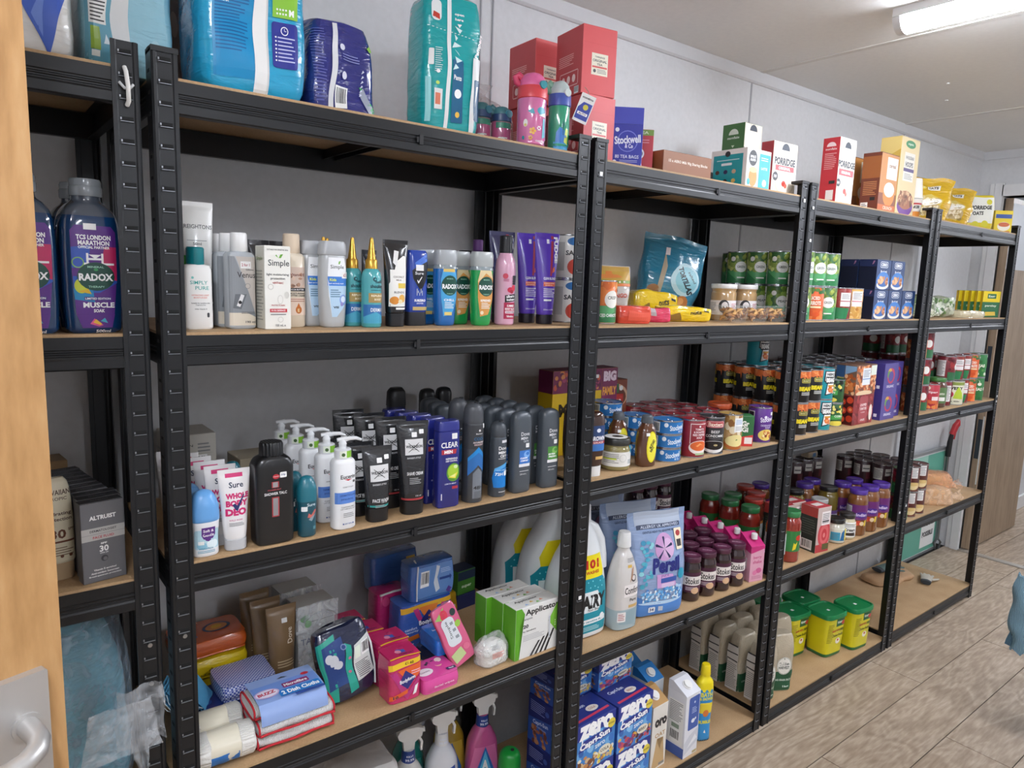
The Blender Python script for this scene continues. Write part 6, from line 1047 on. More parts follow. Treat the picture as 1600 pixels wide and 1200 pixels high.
ob = lambda: [G('#cdb45a', (-50, 20), (30, 10), (50, 70), (10, 100), (-40, 80)), blobs(['#b89c5a', '#d8c48a', '#8f7a3a', '#e8dcb0'], -40, 20, 40, 80, 34, 6, 12, 8), E('#efe9dc', 10, 66, 34, 14), T('#f4f4ee', 'Jumbo', 10, 66, 56, 16, .03), E('#c0a878', 16, 34, 32, 20), blobs(['#d8c8a0', '#a8905a', '#efe4c8'], -6, 22, 38, 46, 18, 4, 8, 9), R('#f2eee2', -10, 116, 40, 140), T('#23241c', 'OATS', 15, 128, 40, 14, .05), E('#e4c62a', -30, 130, 14), T('#f4ecc0', 'UP', -30, 130, 16, 14, .04)]
t = sack('oats_bag', 176, 100, 168, mat('#d0a71e', .18, coat=.8, bump='folds', bs=24, bd=.01), ob(), warp=(16, .015, 91), fin=14)
place(t, 2860, 108, z, -48, 'yellow bag of oats slumped beside the post top', tilt=(0, 6)); place(t, 3130, 126, z, -48, 'yellow bag of oats in the middle of the far top shelf', tilt=(-6, 10), sc=.95); place(t, 3010, 230, z, -30, 'yellow bag of oats at the back of the far top shelf')
t = pack('oats_pack', 110, 60, 150, mat('#d8c42a', .3, coat=.4), [R('#e6e6dc', -50, 30, 50, 140), E('#cfc83a', -20, 20, 16), E('#cfc83a', 20, 26, 14), E('#d8d04a', 30, 120, 12), T('#2a2a24', 'PORRIDGE', 0, 96, 84, 17, .05), T('#2a2a24', 'OATS', -12, 72, 44, 17, .05)], warp=(3, .02, 93))
place(t, 3360, 84, z, -45, 'white and yellow porridge oats packet near the shelf end')
t = carton('cereal_box', 84, 45, 100, '#e4c928', [R('#2f4f9a', -38, 66, 38, 84), E('#efe9d8', 4, 30, 30, 20), E('#c8663a', 4, 38, 26, 10), R('#b8502a', 10, 4, 34, 9)], [R('#c9ae22', -22, 0, 22, 100)])
place(t, 3570, 62, z, -36, 'small bright yellow cereal box at the far end of the top shelf')

# ================================================================ TIN AND JAR DESIGNS
def veg(name, photo, seed, back=False):
    ops = [R('#2f7d4a', -115, 4, 115, 44), G('#57a468', (-40, 44), (36, 44), (36, 30), (0, 14)), blobs(photo, -112, 46, 112, 102, 110, 6, 11, seed), E('#f0f2ec', 12, 58, 20, 18), T('#3a4a3a', name, 12, 58, 26, 8, .02), E('#f0f0ea', -16, 84, 8), R('#f0f2ec', 0, 20, 26, 24), G('#efefec', (-92, 4), (-46, 4), (-46, 104), (-92, 104)), [R('#2a2a2c', -90, 36 + 22 * i, -48, 40 + 22 * i) for i in range(3)], LN('#8a8a8a', -88, 10, -50, 34, 6)]
    return can('#3b6b3a', ops)
peas = veg('PEAS', ['#5a7a2a', '#7a9a3a', '#486a22', '#8fae4e'], 3); beans_g = veg('GREEN', ['#8aa04a', '#a8b85a', '#6a8436', '#c4cc7a'], 5)
carrots = can('#e0742e', [R('#2f7d4a', -115, 4, 115, 46), G('#57a468', (-40, 46), (36, 46), (36, 30), (0, 14)), blobs(['#e8843a', '#d96a2a', '#f0a050'], -112, 50, 112, 104, 60, 8, 14, 3), E('#f2f0e8', 26, 62, 22, 22), T('#4a4a40', 'CRISP', 26, 66, 28, 8), E('#f2eee4', -18, 88, 9), T('#fff', 'SLICED CARROTS', 14, 22, 60, 8, .03)])
carrots2 = can('#e2622e', [blobs(['#f08040', '#d8521e'], -112, 4, 112, 30, 50, 6, 10, 6), blobs(['#3f6a3a', '#5a7a3a'], -112, 88, 112, 104, 40, 5, 9, 6), T('#f6e8d8', 'SLICED', 4, 72, 40, 11, .04), T('#f6e8d8', 'CARROTS', 4, 56, 50, 13, .05), R('#f0d8a8', -20, 40, 30, 46)])
bran = can('#15161a', [blobs(['#e0763a', '#c85a26', '#ee9a5c'], -115, 88, 115, 103, 90, 6, 9, 3), [G('#d8703a', (-100 + 26 * i, 90), (-92 + 26 * i, 90), (-95 + 26 * i, 66 + (i % 3) * 7)) for i in range(8)], RR('#c9b84a', 0, 68, 40, 82, 3), RR('#2a3a22', 2, 70, 38, 80, 2), T('#e4dc8a', 'BRANSTON', 20, 75, 32, 7, .02), T('#f0dc22', 'BEANS', 18, 48, 52, 15, .07), LN('#e8e8e4', 2, 26, 38, 38, 3), RR('#c9b84a', -74, 68, -40, 82, 3), T('#f0dc22', 'BEANS', -56, 48, 46, 15, .07), LN('#bbb', -90, 16, -40, 36, 6)])
heinz = can('#1aa0ae', [G('#1c1c1c', (0, 100), (44, 100), (48, 24), (4, 14), (10, 60), (-2, 62)), G('#f4f4f0', (3, 97), (41, 97), (45, 27), (8, 18), (13, 63), (2, 65)), T('#1c1c1c', 'HEINZ', 23, 88, 32, 9, .05), R('#1c1c1c', 4, 56, 48, 80), T('#f4f4f0', 'BEANZ', 26, 68, 40, 16, .07), R('#d8a03a', 14, 44, 42, 51), blobs(['#e07a3a', '#c85a24', '#f0a060'], 16, 26, 40, 42, 16, 4, 6, 4)])
tuna = can('#2473b8', [R('#2473b8', -130, 3, 130, 34), E('#e8eef4', -18, 26, 6), T('#e6eef6', 'Stockwell', 16, 20, 48, 15, .03, 6), T('#dfe8f2', '& Co', 28, 9, 18, 6), R('#f0f0ee', -62, 5, -36, 33), [R('#222', -60 + 2.4 * i, 8, -59 + 2.4 * i + (i % 3) * .4, 30) for i in range(9)], E('#8fcf6a', 52, 24, 8, 7), LN('#cfe0f0', 46, 6, 66, 14, 2)], r=42, h=38, name='tuna_can')
soup = can('#94222e', [G('#e8d0cc', (-14, 40), (-12, 40), (-12, 98), (-14, 98)), R('#e8d0cc', -14, 96, 40, 98), E('#f0e8e8', 14, 90, 3), T('#f0dcdc', 'TOMATO', 14, 82, 28, 6, .03), T('#f0dcdc', '& ROASTED', 14, 74, 36, 6, .04), T('#f0dcdc', 'RED PEPPER', 14, 66, 40, 6, .04), T('#f0dcdc', 'SOUP', 14, 58, 18, 6, .04), E('#f0e6de', 16, 30, 32, 20), E('#e0672c', 16, 34, 28, 14), G('#f2a868', (4, 34), (16, 42), (28, 36), (18, 38), (10, 32)), R('#b8d0a0', 4, 8, 40, 14)])
baxt = can('#232427', [RR('#a8262e', -26, 78, 34, 98, 6), RR('#f0dcdc', -24, 80, 32, 96, 5), RR('#a8262e', -23, 81, 31, 95, 5), T('#f4e4d4', 'Baxters', 4, 88, 46, 12, .03), T('#e8e8e4', 'BEEF', 4, 66, 26, 8, .01), T('#e8e8e4', 'CONSOMME', 4, 54, 56, 8, .01), LN('#888', -14, 44, 22, 47, 1), E('#efefec', 2, 22, 38, 18), E('#1a1210', 2, 26, 34, 13), E('#b8a878', 6, 27, 6, 3)])
mush = can('#b5904a', [blobs(['#8a5a2a', '#c9a06a', '#e8d8b8', '#a87a44'], -112, 30, 112, 104, 80, 7, 13, 4), R('#f0f0ee', 6, 56, 44, 98), LN('#8aa8d0', 10, 78, 40, 94, 4), LN('#aaa', 10, 60, 40, 74, 4), E('#b8642a', 14, 22, 36, 20), E('#ecdc98', 14, 30, 33, 18), G('#5a7a2a', (12, 30), (20, 33), (14, 35))])
purp = can('#5c2a86', [E('#e8e0f0', 8, 82, 5), T('#ece6f6', 'Stockwell', 18, 76, 54, 16, .03, 6), T('#e0d4f0', 'CHICKEN & VEGETABLE', 18, 56, 50, 6, .02), T('#e0d4f0', 'SOUP', 18, 49, 20, 5, .02), E('#e9cf6a', 14, 26, 27, 18), blobs(['#b85a2a', '#d88a3a', '#f0e0a0', '#8a3a22'], 2, 16, 32, 36, 20, 3, 6, 5), R('#f4f4f2', 26, 88, 38, 98), R('#f0f0f0', -52, 66, -28, 100), R('#1f1a2a', -50, 68, -30, 98)], h=113)
redc = can('#7e2530', [R('#e8e4e0', -80, 20, -40, 90), LN('#777', -78, 24, -42, 86, 12), blobs(['#a83a3a', '#8a2a2a', '#5f1a22'], -30, 40, 112, 100, 60, 6, 10, 7), G('#2f6a42', (-30, 4), (60, 4), (60, 36), (-30, 40)), E('#efeee8', 16, 62, 16, 16)])
darkc = can('#3a2226', [R('#d4d0c8', -56, 44, -16, 92), LN('#555', -54, 48, -18, 88, 9), R('#5f2a30', 10, 30, 60, 60), R('#cfcac0', 60, 8, 84, 40), R('#d0ccc4', -6, 62, 26, 92), R('#222', -4, 74, 24, 78)])
kidney = can('#8a2a26', [blobs(['#7a1f1c', '#9a3a2c', '#b0503a', '#5f1614'], -112, 4, 112, 104, 120, 5, 8, 5), R('#efe8e6', -4, 46, 34, 92), R('#b04a50', -4, 62, 34, 65), LN('#888', 0, 70, 30, 88, 4), G('#2a7a4a', (-30, 4), (20, 4), (30, 40), (-20, 42))])
chick = can('#d9aa5a', [blobs(['#e8c078', '#d09a4a', '#f0d8a0', '#b87a34'], -112, 4, 112, 104, 120, 5, 9, 5), R('#f0ece8', -6, 46, 34, 98), R('#c9606a', -6, 62, 34, 65), LN('#888', -2, 70, 30, 94, 5)])
baked = can('#b8562e', [blobs(['#e08a50', '#c8602c', '#f0b078', '#a8421e'], -112, 4, 112, 80, 120, 5, 9, 5), R('#4a4a52', -112, 80, 112, 104), R('#f0eeec', -6, 42, 36, 96), R('#a8627a', -6, 60, 36, 63), LN('#888', -2, 68, 32, 92, 5)])
corn = can('#2a5a2e', [blobs(['#e8d04a', '#f0e080', '#1c2420', '#c8b03a'], -112, 46, 112, 80, 70, 4, 7, 5), G('#4aa04a', (-40, 20), (40, 30), (40, 46), (-40, 36)), E('#e4d050', 10, 12, 30, 9), R('#eeeeea', -64, 6, -22, 80), LN('#777', -60, 10, -26, 76, 10), T('#f0f0e4', 'CORN', 16, 38, 30, 8, .03)], r=34, h=85)
tomt = lambda m, F, L: carton('tin_multipack', 150, 76, 109, m, F, L, cat='pack')
# ---------------------------------------------------------------- second shelf, groceries
z = 1376; gC = 'tins on the upper grocery shelves'
t = can('#e4e2dc', [T('#2a2a2c', 'SALSA', 8, 64, 50, 12, .03), E('#c0402e', 10, 30, 22, 20), E('#2f6fae', 6, 92, 20, 10), R('#b8b8b4', -60, 20, -20, 90)])
place(t, 985, 150, z, -30, 'white labelled tin behind the post, at the bottom'); place(t, 985, 150, z + 109.5, -30, 'white labelled tin behind the post, stacked on top')
place(carrots, 1052, 92, z, -42, 'orange and green carrot tin beside the post')
t = sack('mango_pouch', 128, 54, 150, mat('#c8c4bc', .2, coat=.6, bump='folds', bs=24, bd=.005), [G('#c9a24a', (-62, 112), (62, 112), (60, 148), (-60, 148)), G('#e08a4a', (-30, 116), (0, 140), (40, 120)), G('#7a9a3a', (-60, 104), (62, 104), (62, 112), (-60, 112)), [E('#f0e8d8', -52 + 12 * i, 108, 3, n=6) for i in range(9)], R('#d87a3a', -62, 96, 62, 104), RR('#2a2c2e', -24, 80, 24, 94, 2), T('#f0f0ec', 'Alesto', 0, 87, 34, 9), T('#b84a30', 'DRIED MANGO', 2, 68, 100, 13, .04), E('#c0742e', 30, 26, 18, 14)], warp=(4, .018, 95))
place(t, 1165, 190, z, -30, 'dried mango pouch with orange top behind the carrot tin')
t = pack('biscuit_pack', 96, 58, 46, mat('#d94a36', .2, coat=.6, bump='folds', bs=26, bd=.004), [G('#e8604a', (-20, 8), (40, 6), (40, 30), (-20, 34))], L=[BAR(-18, 8, 10, 38)], warp=(3, .03, 96), rnd=.9, layers=5); place(t, 1150, 84, z, -20, 'red biscuit pack with barcode lying on the shelf front')
t = pack('snack_pack', 84, 60, 40, mat('#d83a5e', .2, coat=.6, bump='folds', bs=26, bd=.006), [G('#b8b0b4', (-40, 20), (-6, 16), (-6, 38), (-40, 40))], warp=(6, .03, 97), rnd=.82, layers=5); place(t, 1282, 118, z, -25, 'pink snack pack beside the red biscuits')
t = pack('snack_bag', 150, 80, 44, mat('#e8c516', .18, coat=.7, bump='folds', bs=22, bd=.007), [G('#8a6a2a', (-70, 4), (-20, 4), (-30, 24), (-66, 20)), T('#3a3420', 'nuts', 20, 26, 34, 10, .03), R('#2a2a20', 44, 30, 60, 34)], warp=(7, .02, 98), rnd=.8, layers=5); place(t, 1412, 130, z, -22, 'yellow snack bag lying in front of the blue bag'); place(t, 1404, 236, z, -14, 'yellow snack bag lying behind another', sc=(1, 1, 1.9))
t = sack('tortilla_bag', 205, 90, 240, mat('#2f7f9e', .16, coat=.8, bump='folds', bs=18, bd=.008), [E('#bfe0e8', 40, 116, 44, 56), E('#8fc8d4', 44, 116, 34, 46), T('#1f2a30', 'TORTILLAS', 40, 112, 96, 19, .05, -62), T('#2a3a40', 'salted', 60, 128, 44, 9, .02, -62), E('#b8743a', 46, 40, 24, 22), E('#d89a58', 40, 46, 12, 10), G('#b5a890', (-40, 40), (-24, 30), (-20, 150), (-30, 190)), E('#a87850', -50, 66, 20, 18), R('#efe8e8', -30, 180, -18, 200)], warp=(10, .014, 99), fin=14)
place(t, 1520, 300, z, -34, 'large blue tortilla chip bag leaning at the back', tilt=(0, 10))
def tubx():
    t = Tp('dried_fruit_tub', 'tub')
    rn = random.Random(5); mb = MB()
    for i in range(34):
        x, y, zz = rn.uniform(-32, 32), rn.uniform(-24, 24), 6 + rn.uniform(0, 30); a = rn.uniform(0, 6); L = rn.uniform(9, 15); dx, dy, dz = L * math.cos(a), L * math.sin(a) * .7, rn.uniform(-5, 6)
        mb.tube([(x - dx, y - dy, zz - dz), (x, y, zz + 3), (x + dx, y + dy, zz + dz)], [1.5, rn.uniform(4.5, 7), 2], 6, mi=i % 3)
    t.mb('fruit_pieces', mb, [mat('#b97f3a', .6), mat('#8f5a26', .6), mat('#d6a45c', .6)], smooth=60); t.parts[-1] = t.parts[-1][:4] + ('stuff',)
    t.loft('tub', [(0, 38, 28, 6), (2, 40, 30, 6), (44, 45, 35, 6), (45, 48, 38, 6), (47, 48, 38, 6)], film('#e4e6e4', .9, .06), 36); t.loft('lid', [(47, 48, 38, 6), (49, 47, 37, 6), (49.5, 40, 30, 6)], film('#e8eaea', .86, .06), 36)
    return t
t = tubx()
for x, y, l in ((1560, 62, 'nearest the blue bag'), (1660, 58, 'in the middle'), (1760, 56, 'nearest the post')): place(t, x, y, z, -12, 'clear tub of dried fruit pieces, ' + l, 'clear dried fruit tubs')
t = jar(38, 112, mat('#e4e2de', .4), '#b59468', [R('#ece6e4', -100, 18, 100, 62), E('#1c1a1c', 0, 44, 16, 20), E('#ece6e4', 3, 46, 10, 12), T('#1c1a1c', 'N', 4, 36, 14, 16, .06), LN('#c86a7a', 24, 34, 48, 54, 5), LN('#999', -48, 30, -24, 56, 6), R('#e8c8cc', 56, 24, 74, 56)], lidh=14, name='nut_butter_jar', neck=37, shoulder=84)
place(t, 1630, 142, z, -50, 'nut butter jar with white lid, left of the pair'); place(t, 1740, 142, z, -50, 'nut butter jar with white lid, right of the pair')
# unit with beans: tins two high
z = 1381
def grid(tpl, xs, ys, z, levels, h, rz, desc, group, rot_var=14, skip=()):
    rn = random.Random(len(desc))
    for li in range(levels):
        for ci, x in enumerate(xs):
            for ri, y in enumerate(ys):
                if (ci, ri, li) in skip: continue
                tp = tpl[(ci + ri * 2 + li) % len(tpl)] if isinstance(tpl, (list, tuple)) else tpl
                lev = '' if levels == 1 else ', ' + ['bottom', 'second', 'third'][li] + ' layer'
                cn = '' if len(xs) == 1 else ', %s column' % ORD[ci]; rw = '' if len(ys) == 1 else ', %s row' % ORD[ri]
                place(tp, x, y, z + li * (h + .4), rz + rn.uniform(-rot_var, rot_var), desc + cn + rw + lev, group)
grid([peas, beans_g], (1888, 1965, 2042), (120, 198, 276, 352), z, 2, 109, -52, 'green vegetable tin', 'green vegetable tins', skip=((0, 3, 0), (0, 3, 1)))
place(beans_g, 1890, 44, z, -50, 'green vegetable tin in front beside the post, lower'); place(beans_g, 1968, 42, z + 109.5, -48, 'green vegetable tin in front, upper, left of the stacks'); place(carrots2, 1968, 42, z, -56, 'bright orange carrot tin at the shelf front'); place(peas, 1890, 44, z + 109.5, -20, 'green vegetable tin in front beside the post, upper')
place(beans_g, 2048, 42, z, -60, 'green bean tin right of the orange carrot tin'); place(beans_g, 2048, 42, z + 109.5, -60, 'green bean tin on top, next to the navy boxes')
place(kidney, 2150, 44, z, -50, 'dark red kidney bean tin at the shelf front'); place(chick, 2232, 44, z, -50, 'golden chickpea tin at the shelf front')
t = carton('cereal_carton', 108, 64, 106, mat('#1f2b52', .4), [R('#27406e', -54, 0, 54, 106), RR('#e8ecf2', -30, 78, 30, 100, 8), RR('#27406e', -28, 80, 28, 98, 7), T('#f0f2f6', 'CIRIO', 0, 89, 46, 12, .05), T('#e8ecf2', 'Borlotti', 0, 64, 46, 10, .03), LN('#a8b4cc', -16, 54, 16, 58, 1), E('#3f7fc8', 0, 30, 50, 34), E('#e8e2d4', 0, 16, 46, 15), E('#3a6ab0', 0, 22, 38, 12), blobs(['#c98a5a', '#e8b888', '#a8623a'], -34, 22, 34, 44, 26, 5, 9, 5)], [R('#191c30', -32, 0, 32, 82), R('#232c50', -32, 82, 32, 106), G('#b07a9a', (14, 88), (20, 92), (24, 102), (18, 102), (20, 95))], cols={'T': '#2a2f48'})  # left faces darkened, their unlit look put into the print colour
grid(t, (2412, 2524, 2636), (58, 126, 194, 262), z, 2, 107, 0, 'navy bean carton', 'navy bean cartons', 0, skip=((2, 0, 1), (2, 1, 1), (2, 2, 1), (2, 3, 1), (2, 2, 0), (2, 3, 0), (1, 3, 0), (1, 3, 1)))
t = flat_t = pack('greens_bag', 90, 60, 40, mat('#5a6048', .3, coat=.4, bump='folds', bs=30, bd=.006), None, warp=(8, .03, 101)); place(t, 2636, 90, z + 107.5, 0, 'crumpled dark packet on the rightmost navy carton', sc=.8)
z = 1381
t = pack('herb_bag', 190, 120, 92, mat('#8f9a78', .15, coat=.8, bump='folds', bs=22, bd=.01), [G('#5a7a3a', (-90, 60), (60, 70), (60, 90), (-90, 84)), blobs(['#7a8a5a', '#b8b89a', '#5a6a3a', '#d8d4c0'], -84, 8, 80, 60, 50, 5, 14, 3)], warp=(14, .016, 102), rnd=.75, layers=6)
place(t, 2900, 130, z, -10, 'clear bag of dried green herbs on the far upper shelf'); t2 = pack('herb_bag', 150, 110, 90, mat('#a8b09a', .12, coat=.9, bump='crinkle', bs=30, bd=.01), [blobs(['#6a8a4a', '#d8d8cc', '#4a6a3a', '#c8d0b8'], -64, 8, 64, 80, 50, 5, 12, 4)], warp=(14, .02, 103), rnd=.7, layers=6); place(t2, 3130, 130, z, -20, 'shiny bag of green leaves beside the yellow packets')
t = flatpack('pasta_packet', 200, 90, 30, mat('#cfc4a4', .2, coat=.7, bump='folds', bs=26, bd=.006), [G('#c8643a', (20, 10), (80, 20), (70, 50), (30, 40))], warp=(6, .02, 104)); place(t, 3280, 66, z, -8, 'flat cream packet lying at the far shelf front')
t = carton('stock_packet', 92, 14, 120, '#2a6a42', [R('#e9cf22', -46, 70, 46, 120), RR('#1f6a42', -22, 86, 24, 108, 2), T('#e8f0d8', 'Knorr', 1, 97, 34, 11, .03), T('#dfe8d0', 'parsley', 0, 52, 60, 12), G('#d8b84a', (-30, 6), (30, 8), (26, 26), (-26, 24))], [R('#c9a51c', -7, 0, 7, 120)])
row(t, 5, 3566, 62, z, -8, 18, -26, 'yellow and green stock packet standing at the far shelf end', 'stock packets', jit=1)
# ---------------------------------------------------------------- middle shelf, groceries
z = 998
t = Tp('brown_sauce_bottle', 'bottle')
t.loft('cap', [(0, 20, 16, 3), (26, 21, 17, 3)], mat('#e6e6e4', .35), 28); t.loft('body', [(26, 20, 16, 2.6), (34, 25, 18, 2.6), (90, 28, 20, 2.6), (140, 27, 19, 2.6), (158, 22, 15, 2.6), (164, 12, 8, 2.4)], mat('#3a2018', .1, coat=.9), 30, 4)
t.pr([R('#27406e', -22, 66, 24, 130), E('#e8ecf2', 2, 118, 6, 5), T('#f0f0f4', 'BROWN', 2, 98, 42, 12, .05), R('#b0303a', -22, 84, 24, 91), T('#f0e0e0', 'SAUCE', 2, 87.5, 30, 5, .03), R('#3f78c0', -22, 66, 24, 84), R('#d8b06a', -4, 44, 20, 52)])
place(t, 992, 38, z, -10, 'upside down brown sauce bottle beside the post'); place(t, 985, 104, z, -10, 'upside down brown sauce bottle behind another')
t = jar(39, 84, mat('#2a2c2a', .3, coat=.4), '#8a8050', [R('#e9e8e2', -118, 12, 118, 50), LN('#8a8a86', -36, 20, 6, 46, 6), R('#c8d83a', -38, 30, 0, 34), E('#b8b8b2', 18, 34, 10), E('#e9e8e2', 18, 34, 9), LN('#7a8a94', 34, 18, 56, 30, 3), R('#2aa0c4', 44, 46, 58, 74)], lidh=18, name='olive_jar', neck=36, shoulder=56, lid_ops=[E('#e8e8e4', 0, 38, 30), E('#1c1e1c', 4, 40, 15, 13)])
place(t, 1096, 58, z, -42, 'squat jar with white label and black lid at the shelf front')
t = Tp('gravy_bottle', 'bottle')
t.loft('body', [(0, 24, 20, 2.6), (3, 27, 22, 2.6), (60, 28, 23, 2.6), (96, 25, 20, 2.5), (112, 17, 15, 2.2), (118, 14, 14, 2)], mat('#5f3a26', .12, coat=.9), 30, 4); t.loft('cap', [(117, 16, 16), (119, 17, 17), (134, 15, 15), (137, 12, 12)], mat('#5a5f64', .35), 26)
t.pr([E('#e4d818', 4, 54, 17, 42), E('#f0e84a', 4, 54, 14, 38), T('#3a3020', 'MUSTARD', 4, 62, 26, 9, .05, 60), T('#3a3020', 'BBQ', 4, 48, 16, 8, .04, 60), R('#f2f2ee', -14, 84, -4, 92)])
place(t, 1186, 34, z, -12, 'brown squeezy sauce bottle with yellow oval label, in front'); place(t, 1150, 104, z, -12, 'brown squeezy sauce bottle with yellow oval label, behind')
for x, y, n, l in ((1290, 52, 3, 'front stack'), (1262, 142, 3, 'middle stack'), (1180, 178, 4, 'rear stack')):
    for i in range(n): place(tuna, x + (i * 7) % 3, y, z + i * 38.4, -38 + i * 4, 'flat blue tuna tin, %s of the %s' % (['bottom', 'second', 'third', 'top'][i], l), 'blue tuna tins')
place(soup, 1392, 42, z, -40, 'dark red tomato soup tin at the shelf front'); place(baxt, 1478, 40, z, -40, 'black and white consomme tin at the shelf front'); place(mush, 1566, 40, z, -42, 'tan mushroom soup tin at the shelf front'); place(purp, 1742, 52, z, -40, 'purple soup tin beside the post')
t = carton('gravy_carton', 46, 46, 94, '#2c6a3a', [T('#f0f0e8', 'Gr', -4, 70, 24, 18, .05), T('#f0f0e8', 'Gi', -4, 52, 20, 16, .05), G('#d8403a', (-22, 0), (22, 0), (22, 36), (-22, 28)), G('#5aa03a', (-22, 30), (-10, 34), (-16, 60), (-22, 60)), R('#f0e8e4', -4, 8, 20, 28)]); place(t, 1646, 44, z, -36, 'small green and red carton between soup tins')
grid(soup, (1404, 1484, 1564), (122, 202, 282), z, 1, 109, -30, 'dark red soup tin behind the front soups', 'dark red soup tins')
t = jar(38, 118, mat('#b8502a', .3, coat=.3), '#7a2a1c', [R('#7a2a26', -110, 16, 110, 80), R('#f0eeea', 20, 40, 40, 84)], name='red_lidded_jar', neck=36, shoulder=88); place(t, 1650, 140, z, -30, 'red lidded sauce jar behind the small carton')
t = carton('cereal_box', 250, 60, 238, '#e0b91c', [R('#7a2450', -125, 176, 62, 238), blobs(['#a8406a', '#c85a3a', '#5f1a3f', '#d88a4a'], -118, 182, 54, 232, 50, 5, 9, 5), R('#7a2450', 62, 90, 125, 238), T('#f0d8e4', 'BIG', 94, 215, 52, 30, .07), T('#e8a03a', 'FAMILY', 94, 172, 56, 25, .05), T('#f0d8e4', 'SIZE', 94, 128, 54, 32, .07), T('#2a2010', 'MALTA', -26, 128, 150, 36, .06), T('#2a2010', 'bisc it', 4, 84, 100, 24, .03), R('#7a9a3a', 52, 0, 125, 88), LN('#2a3a1a', 62, 18, 116, 78, 5), R('#f4f4f2', 36, 212, 48, 222)], [R('#c9a51a', -30, 0, 30, 176), R('#6e2048', -30, 176, 30, 238)], cols={'T': '#6e2048'})
place(t, 1142, 256, z, 0, 'large yellow and maroon family size cereal box at the back')
t = carton('stock_box', 132, 66, 190, '#8a4a34', [E('#d8b090', 10, 140, 58, 40), E('#6a3a2a', 10, 136, 52, 34), R('#2f6a3a', -4, 150, 30, 178), R('#b8302a', -36, 110, 50, 146), T('#f4e8e0', 'CLASSIC', 6, 122, 70, 16, .04), E('#efefec', 40, 164, 8)], cols={'T': '#7a3f2e'}); place(t, 1342, 318, z, -3, 'brown and red boxed meal behind the tuna tins'); place(carton('stock_box', 120, 48, 200, '#7a3a34', None), 1180, 340, z, 0, 'dark red box behind the family cereal')
# beans unit
z = 996
grid(bran, (1890, 1967, 2044), (60, 138, 216, 294), z, 2, 109, -52, 'black baked bean tin with yellow letters', 'black baked bean tins', 8)
grid(heinz, (2126,), (62, 140, 218), z, 2, 109, -58, 'turquoise baked bean tin', 'turquoise baked bean tins', 6)
place(heinz, 1930, 200, z + 219, -50, 'turquoise bean tin on the third layer by the post')
for i in range(2): place(corn, 2236, 74, z + i * 85.4, -50 - i * 60, 'small sweetcorn tin, ' + ('lower' if i == 0 else 'upper'), 'small sweetcorn tins')
grid(darkc, (2236,), (154, 232), z, 2, 109, -40, 'dark labelled tin behind the sweetcorn', 'dark labelled tins', 10)
tomF = [blobs(['#8a2a2e', '#a83a3c', '#6a1a20'], -72, 4, 72, 105, 70, 8, 14, 4), RR('#a8484c', -34, 6, 30, 104, 12), T('#f4e0dc', 'CHOPPED', -2, 72, 46, 10, .04), T('#f4e0dc', 'TOMATOES', -2, 58, 50, 10, .04), T('#f4e0dc', 'in juice', -2, 44, 30, 6), E('#efe4d8', 56, 40, 12, 30), T('#f0e8e0', '4 PACK', 0, 16, 34, 8, .03)]
tomL = [R('#c9c9c6', -37, 3, -14, 106), LN('#777', -35, 10, -18, 100, 14), R('#4a1a1a', -14, 3, 37, 106), [E(c, x, q, 12, 12) for c, x, q in (('#c83a22', -2, 84), ('#d8482a', 24, 92), ('#d0402a', 2, 52), ('#c83a22', 28, 58), ('#d8502e', -2, 20), ('#c03a22', 26, 24))], [E('#f08a5a', x, q, 6, 6) for x, q in ((-2, 84), (2, 52), (-2, 20), (28, 58))]]
t = tomt('#8a2a2c', tomF, tomL); place(t, 2362, 62, z, 0, 'four pack of chopped tomato tins at the shelf front')
beF = [blobs(['#d8824a', '#b85a2a', '#f0b888', '#8a3a1c'], -72, 4, 72, 105, 130, 6, 10, 4), R('#e8ecf0', -30, 36, 28, 98), R('#8aa8d0', -30, 56, 28, 60), LN('#8a8a90', -24, 64, 22, 92, 5), E('#e4c8a0', -10, 6, 60, 10), R('#e8efe0', 30, 70, 72, 106)]
beL = [R('#3a5a86', -37, 3, -6, 106), T('#d8c84a', 'BEANS', -20, 60, 26, 8, .03), blobs(['#d8824a', '#b85a2a', '#f0b888'], -2, 8, 36, 70, 30, 5, 9, 4), G('#8fb0d0', (-4, 74), (37, 90), (37, 106), (-4, 106))]
t = tomt('#7a5a4a', beF, beL); place(t, 2362, 62, z + 109.8, 0, 'four pack of bean tins on the chopped tomatoes')
t = carton('tin_multipack', 112, 78, 108, mat('#4a3f86', .35), [R('#544a92', -56, 0, 56, 108), E('#c03a5a', 0, 60, 30, 30), E('#d8a04a', -12, 74, 16, 16), E('#6aa04a', -18, 66, 12, 14), E('#544a92', 0, 58, 20, 20), T('#e8e4f4', 'ORGANIC', 0, 20, 60, 10, .02)], [R('#443a80', -39, 0, 39, 108), R('#e8e4ee', 14, 12, 26, 24)], cat='pack')
for i in range(2): place(t, 2552, 60, z + i * 108.6, 0, 'violet organic tin pack, %s, left of the pair' % ('lower' if i == 0 else 'upper'), 'violet tin packs'); place(t, 2636 + 32, 100, z + i * 108.6, 0, 'violet organic tin pack, %s, right of the pair' % ('lower' if i == 0 else 'upper'), 'violet tin packs', sc=(.9, .9, 1)) if False else None
for i in range(2): place(t, 2650, 78, z + i * 108.6, 0, 'violet organic tin pack, %s, nearest the post' % ('lower' if i == 0 else 'upper'), 'violet tin packs', sc=(.72, 1, 1))
grid(darkc, (2330, 2408, 2486, 2564, 2642), (168, 246, 324), z, 2, 109, -40, 'dark tin behind the multipacks', 'dark tins behind the multipacks', 20)
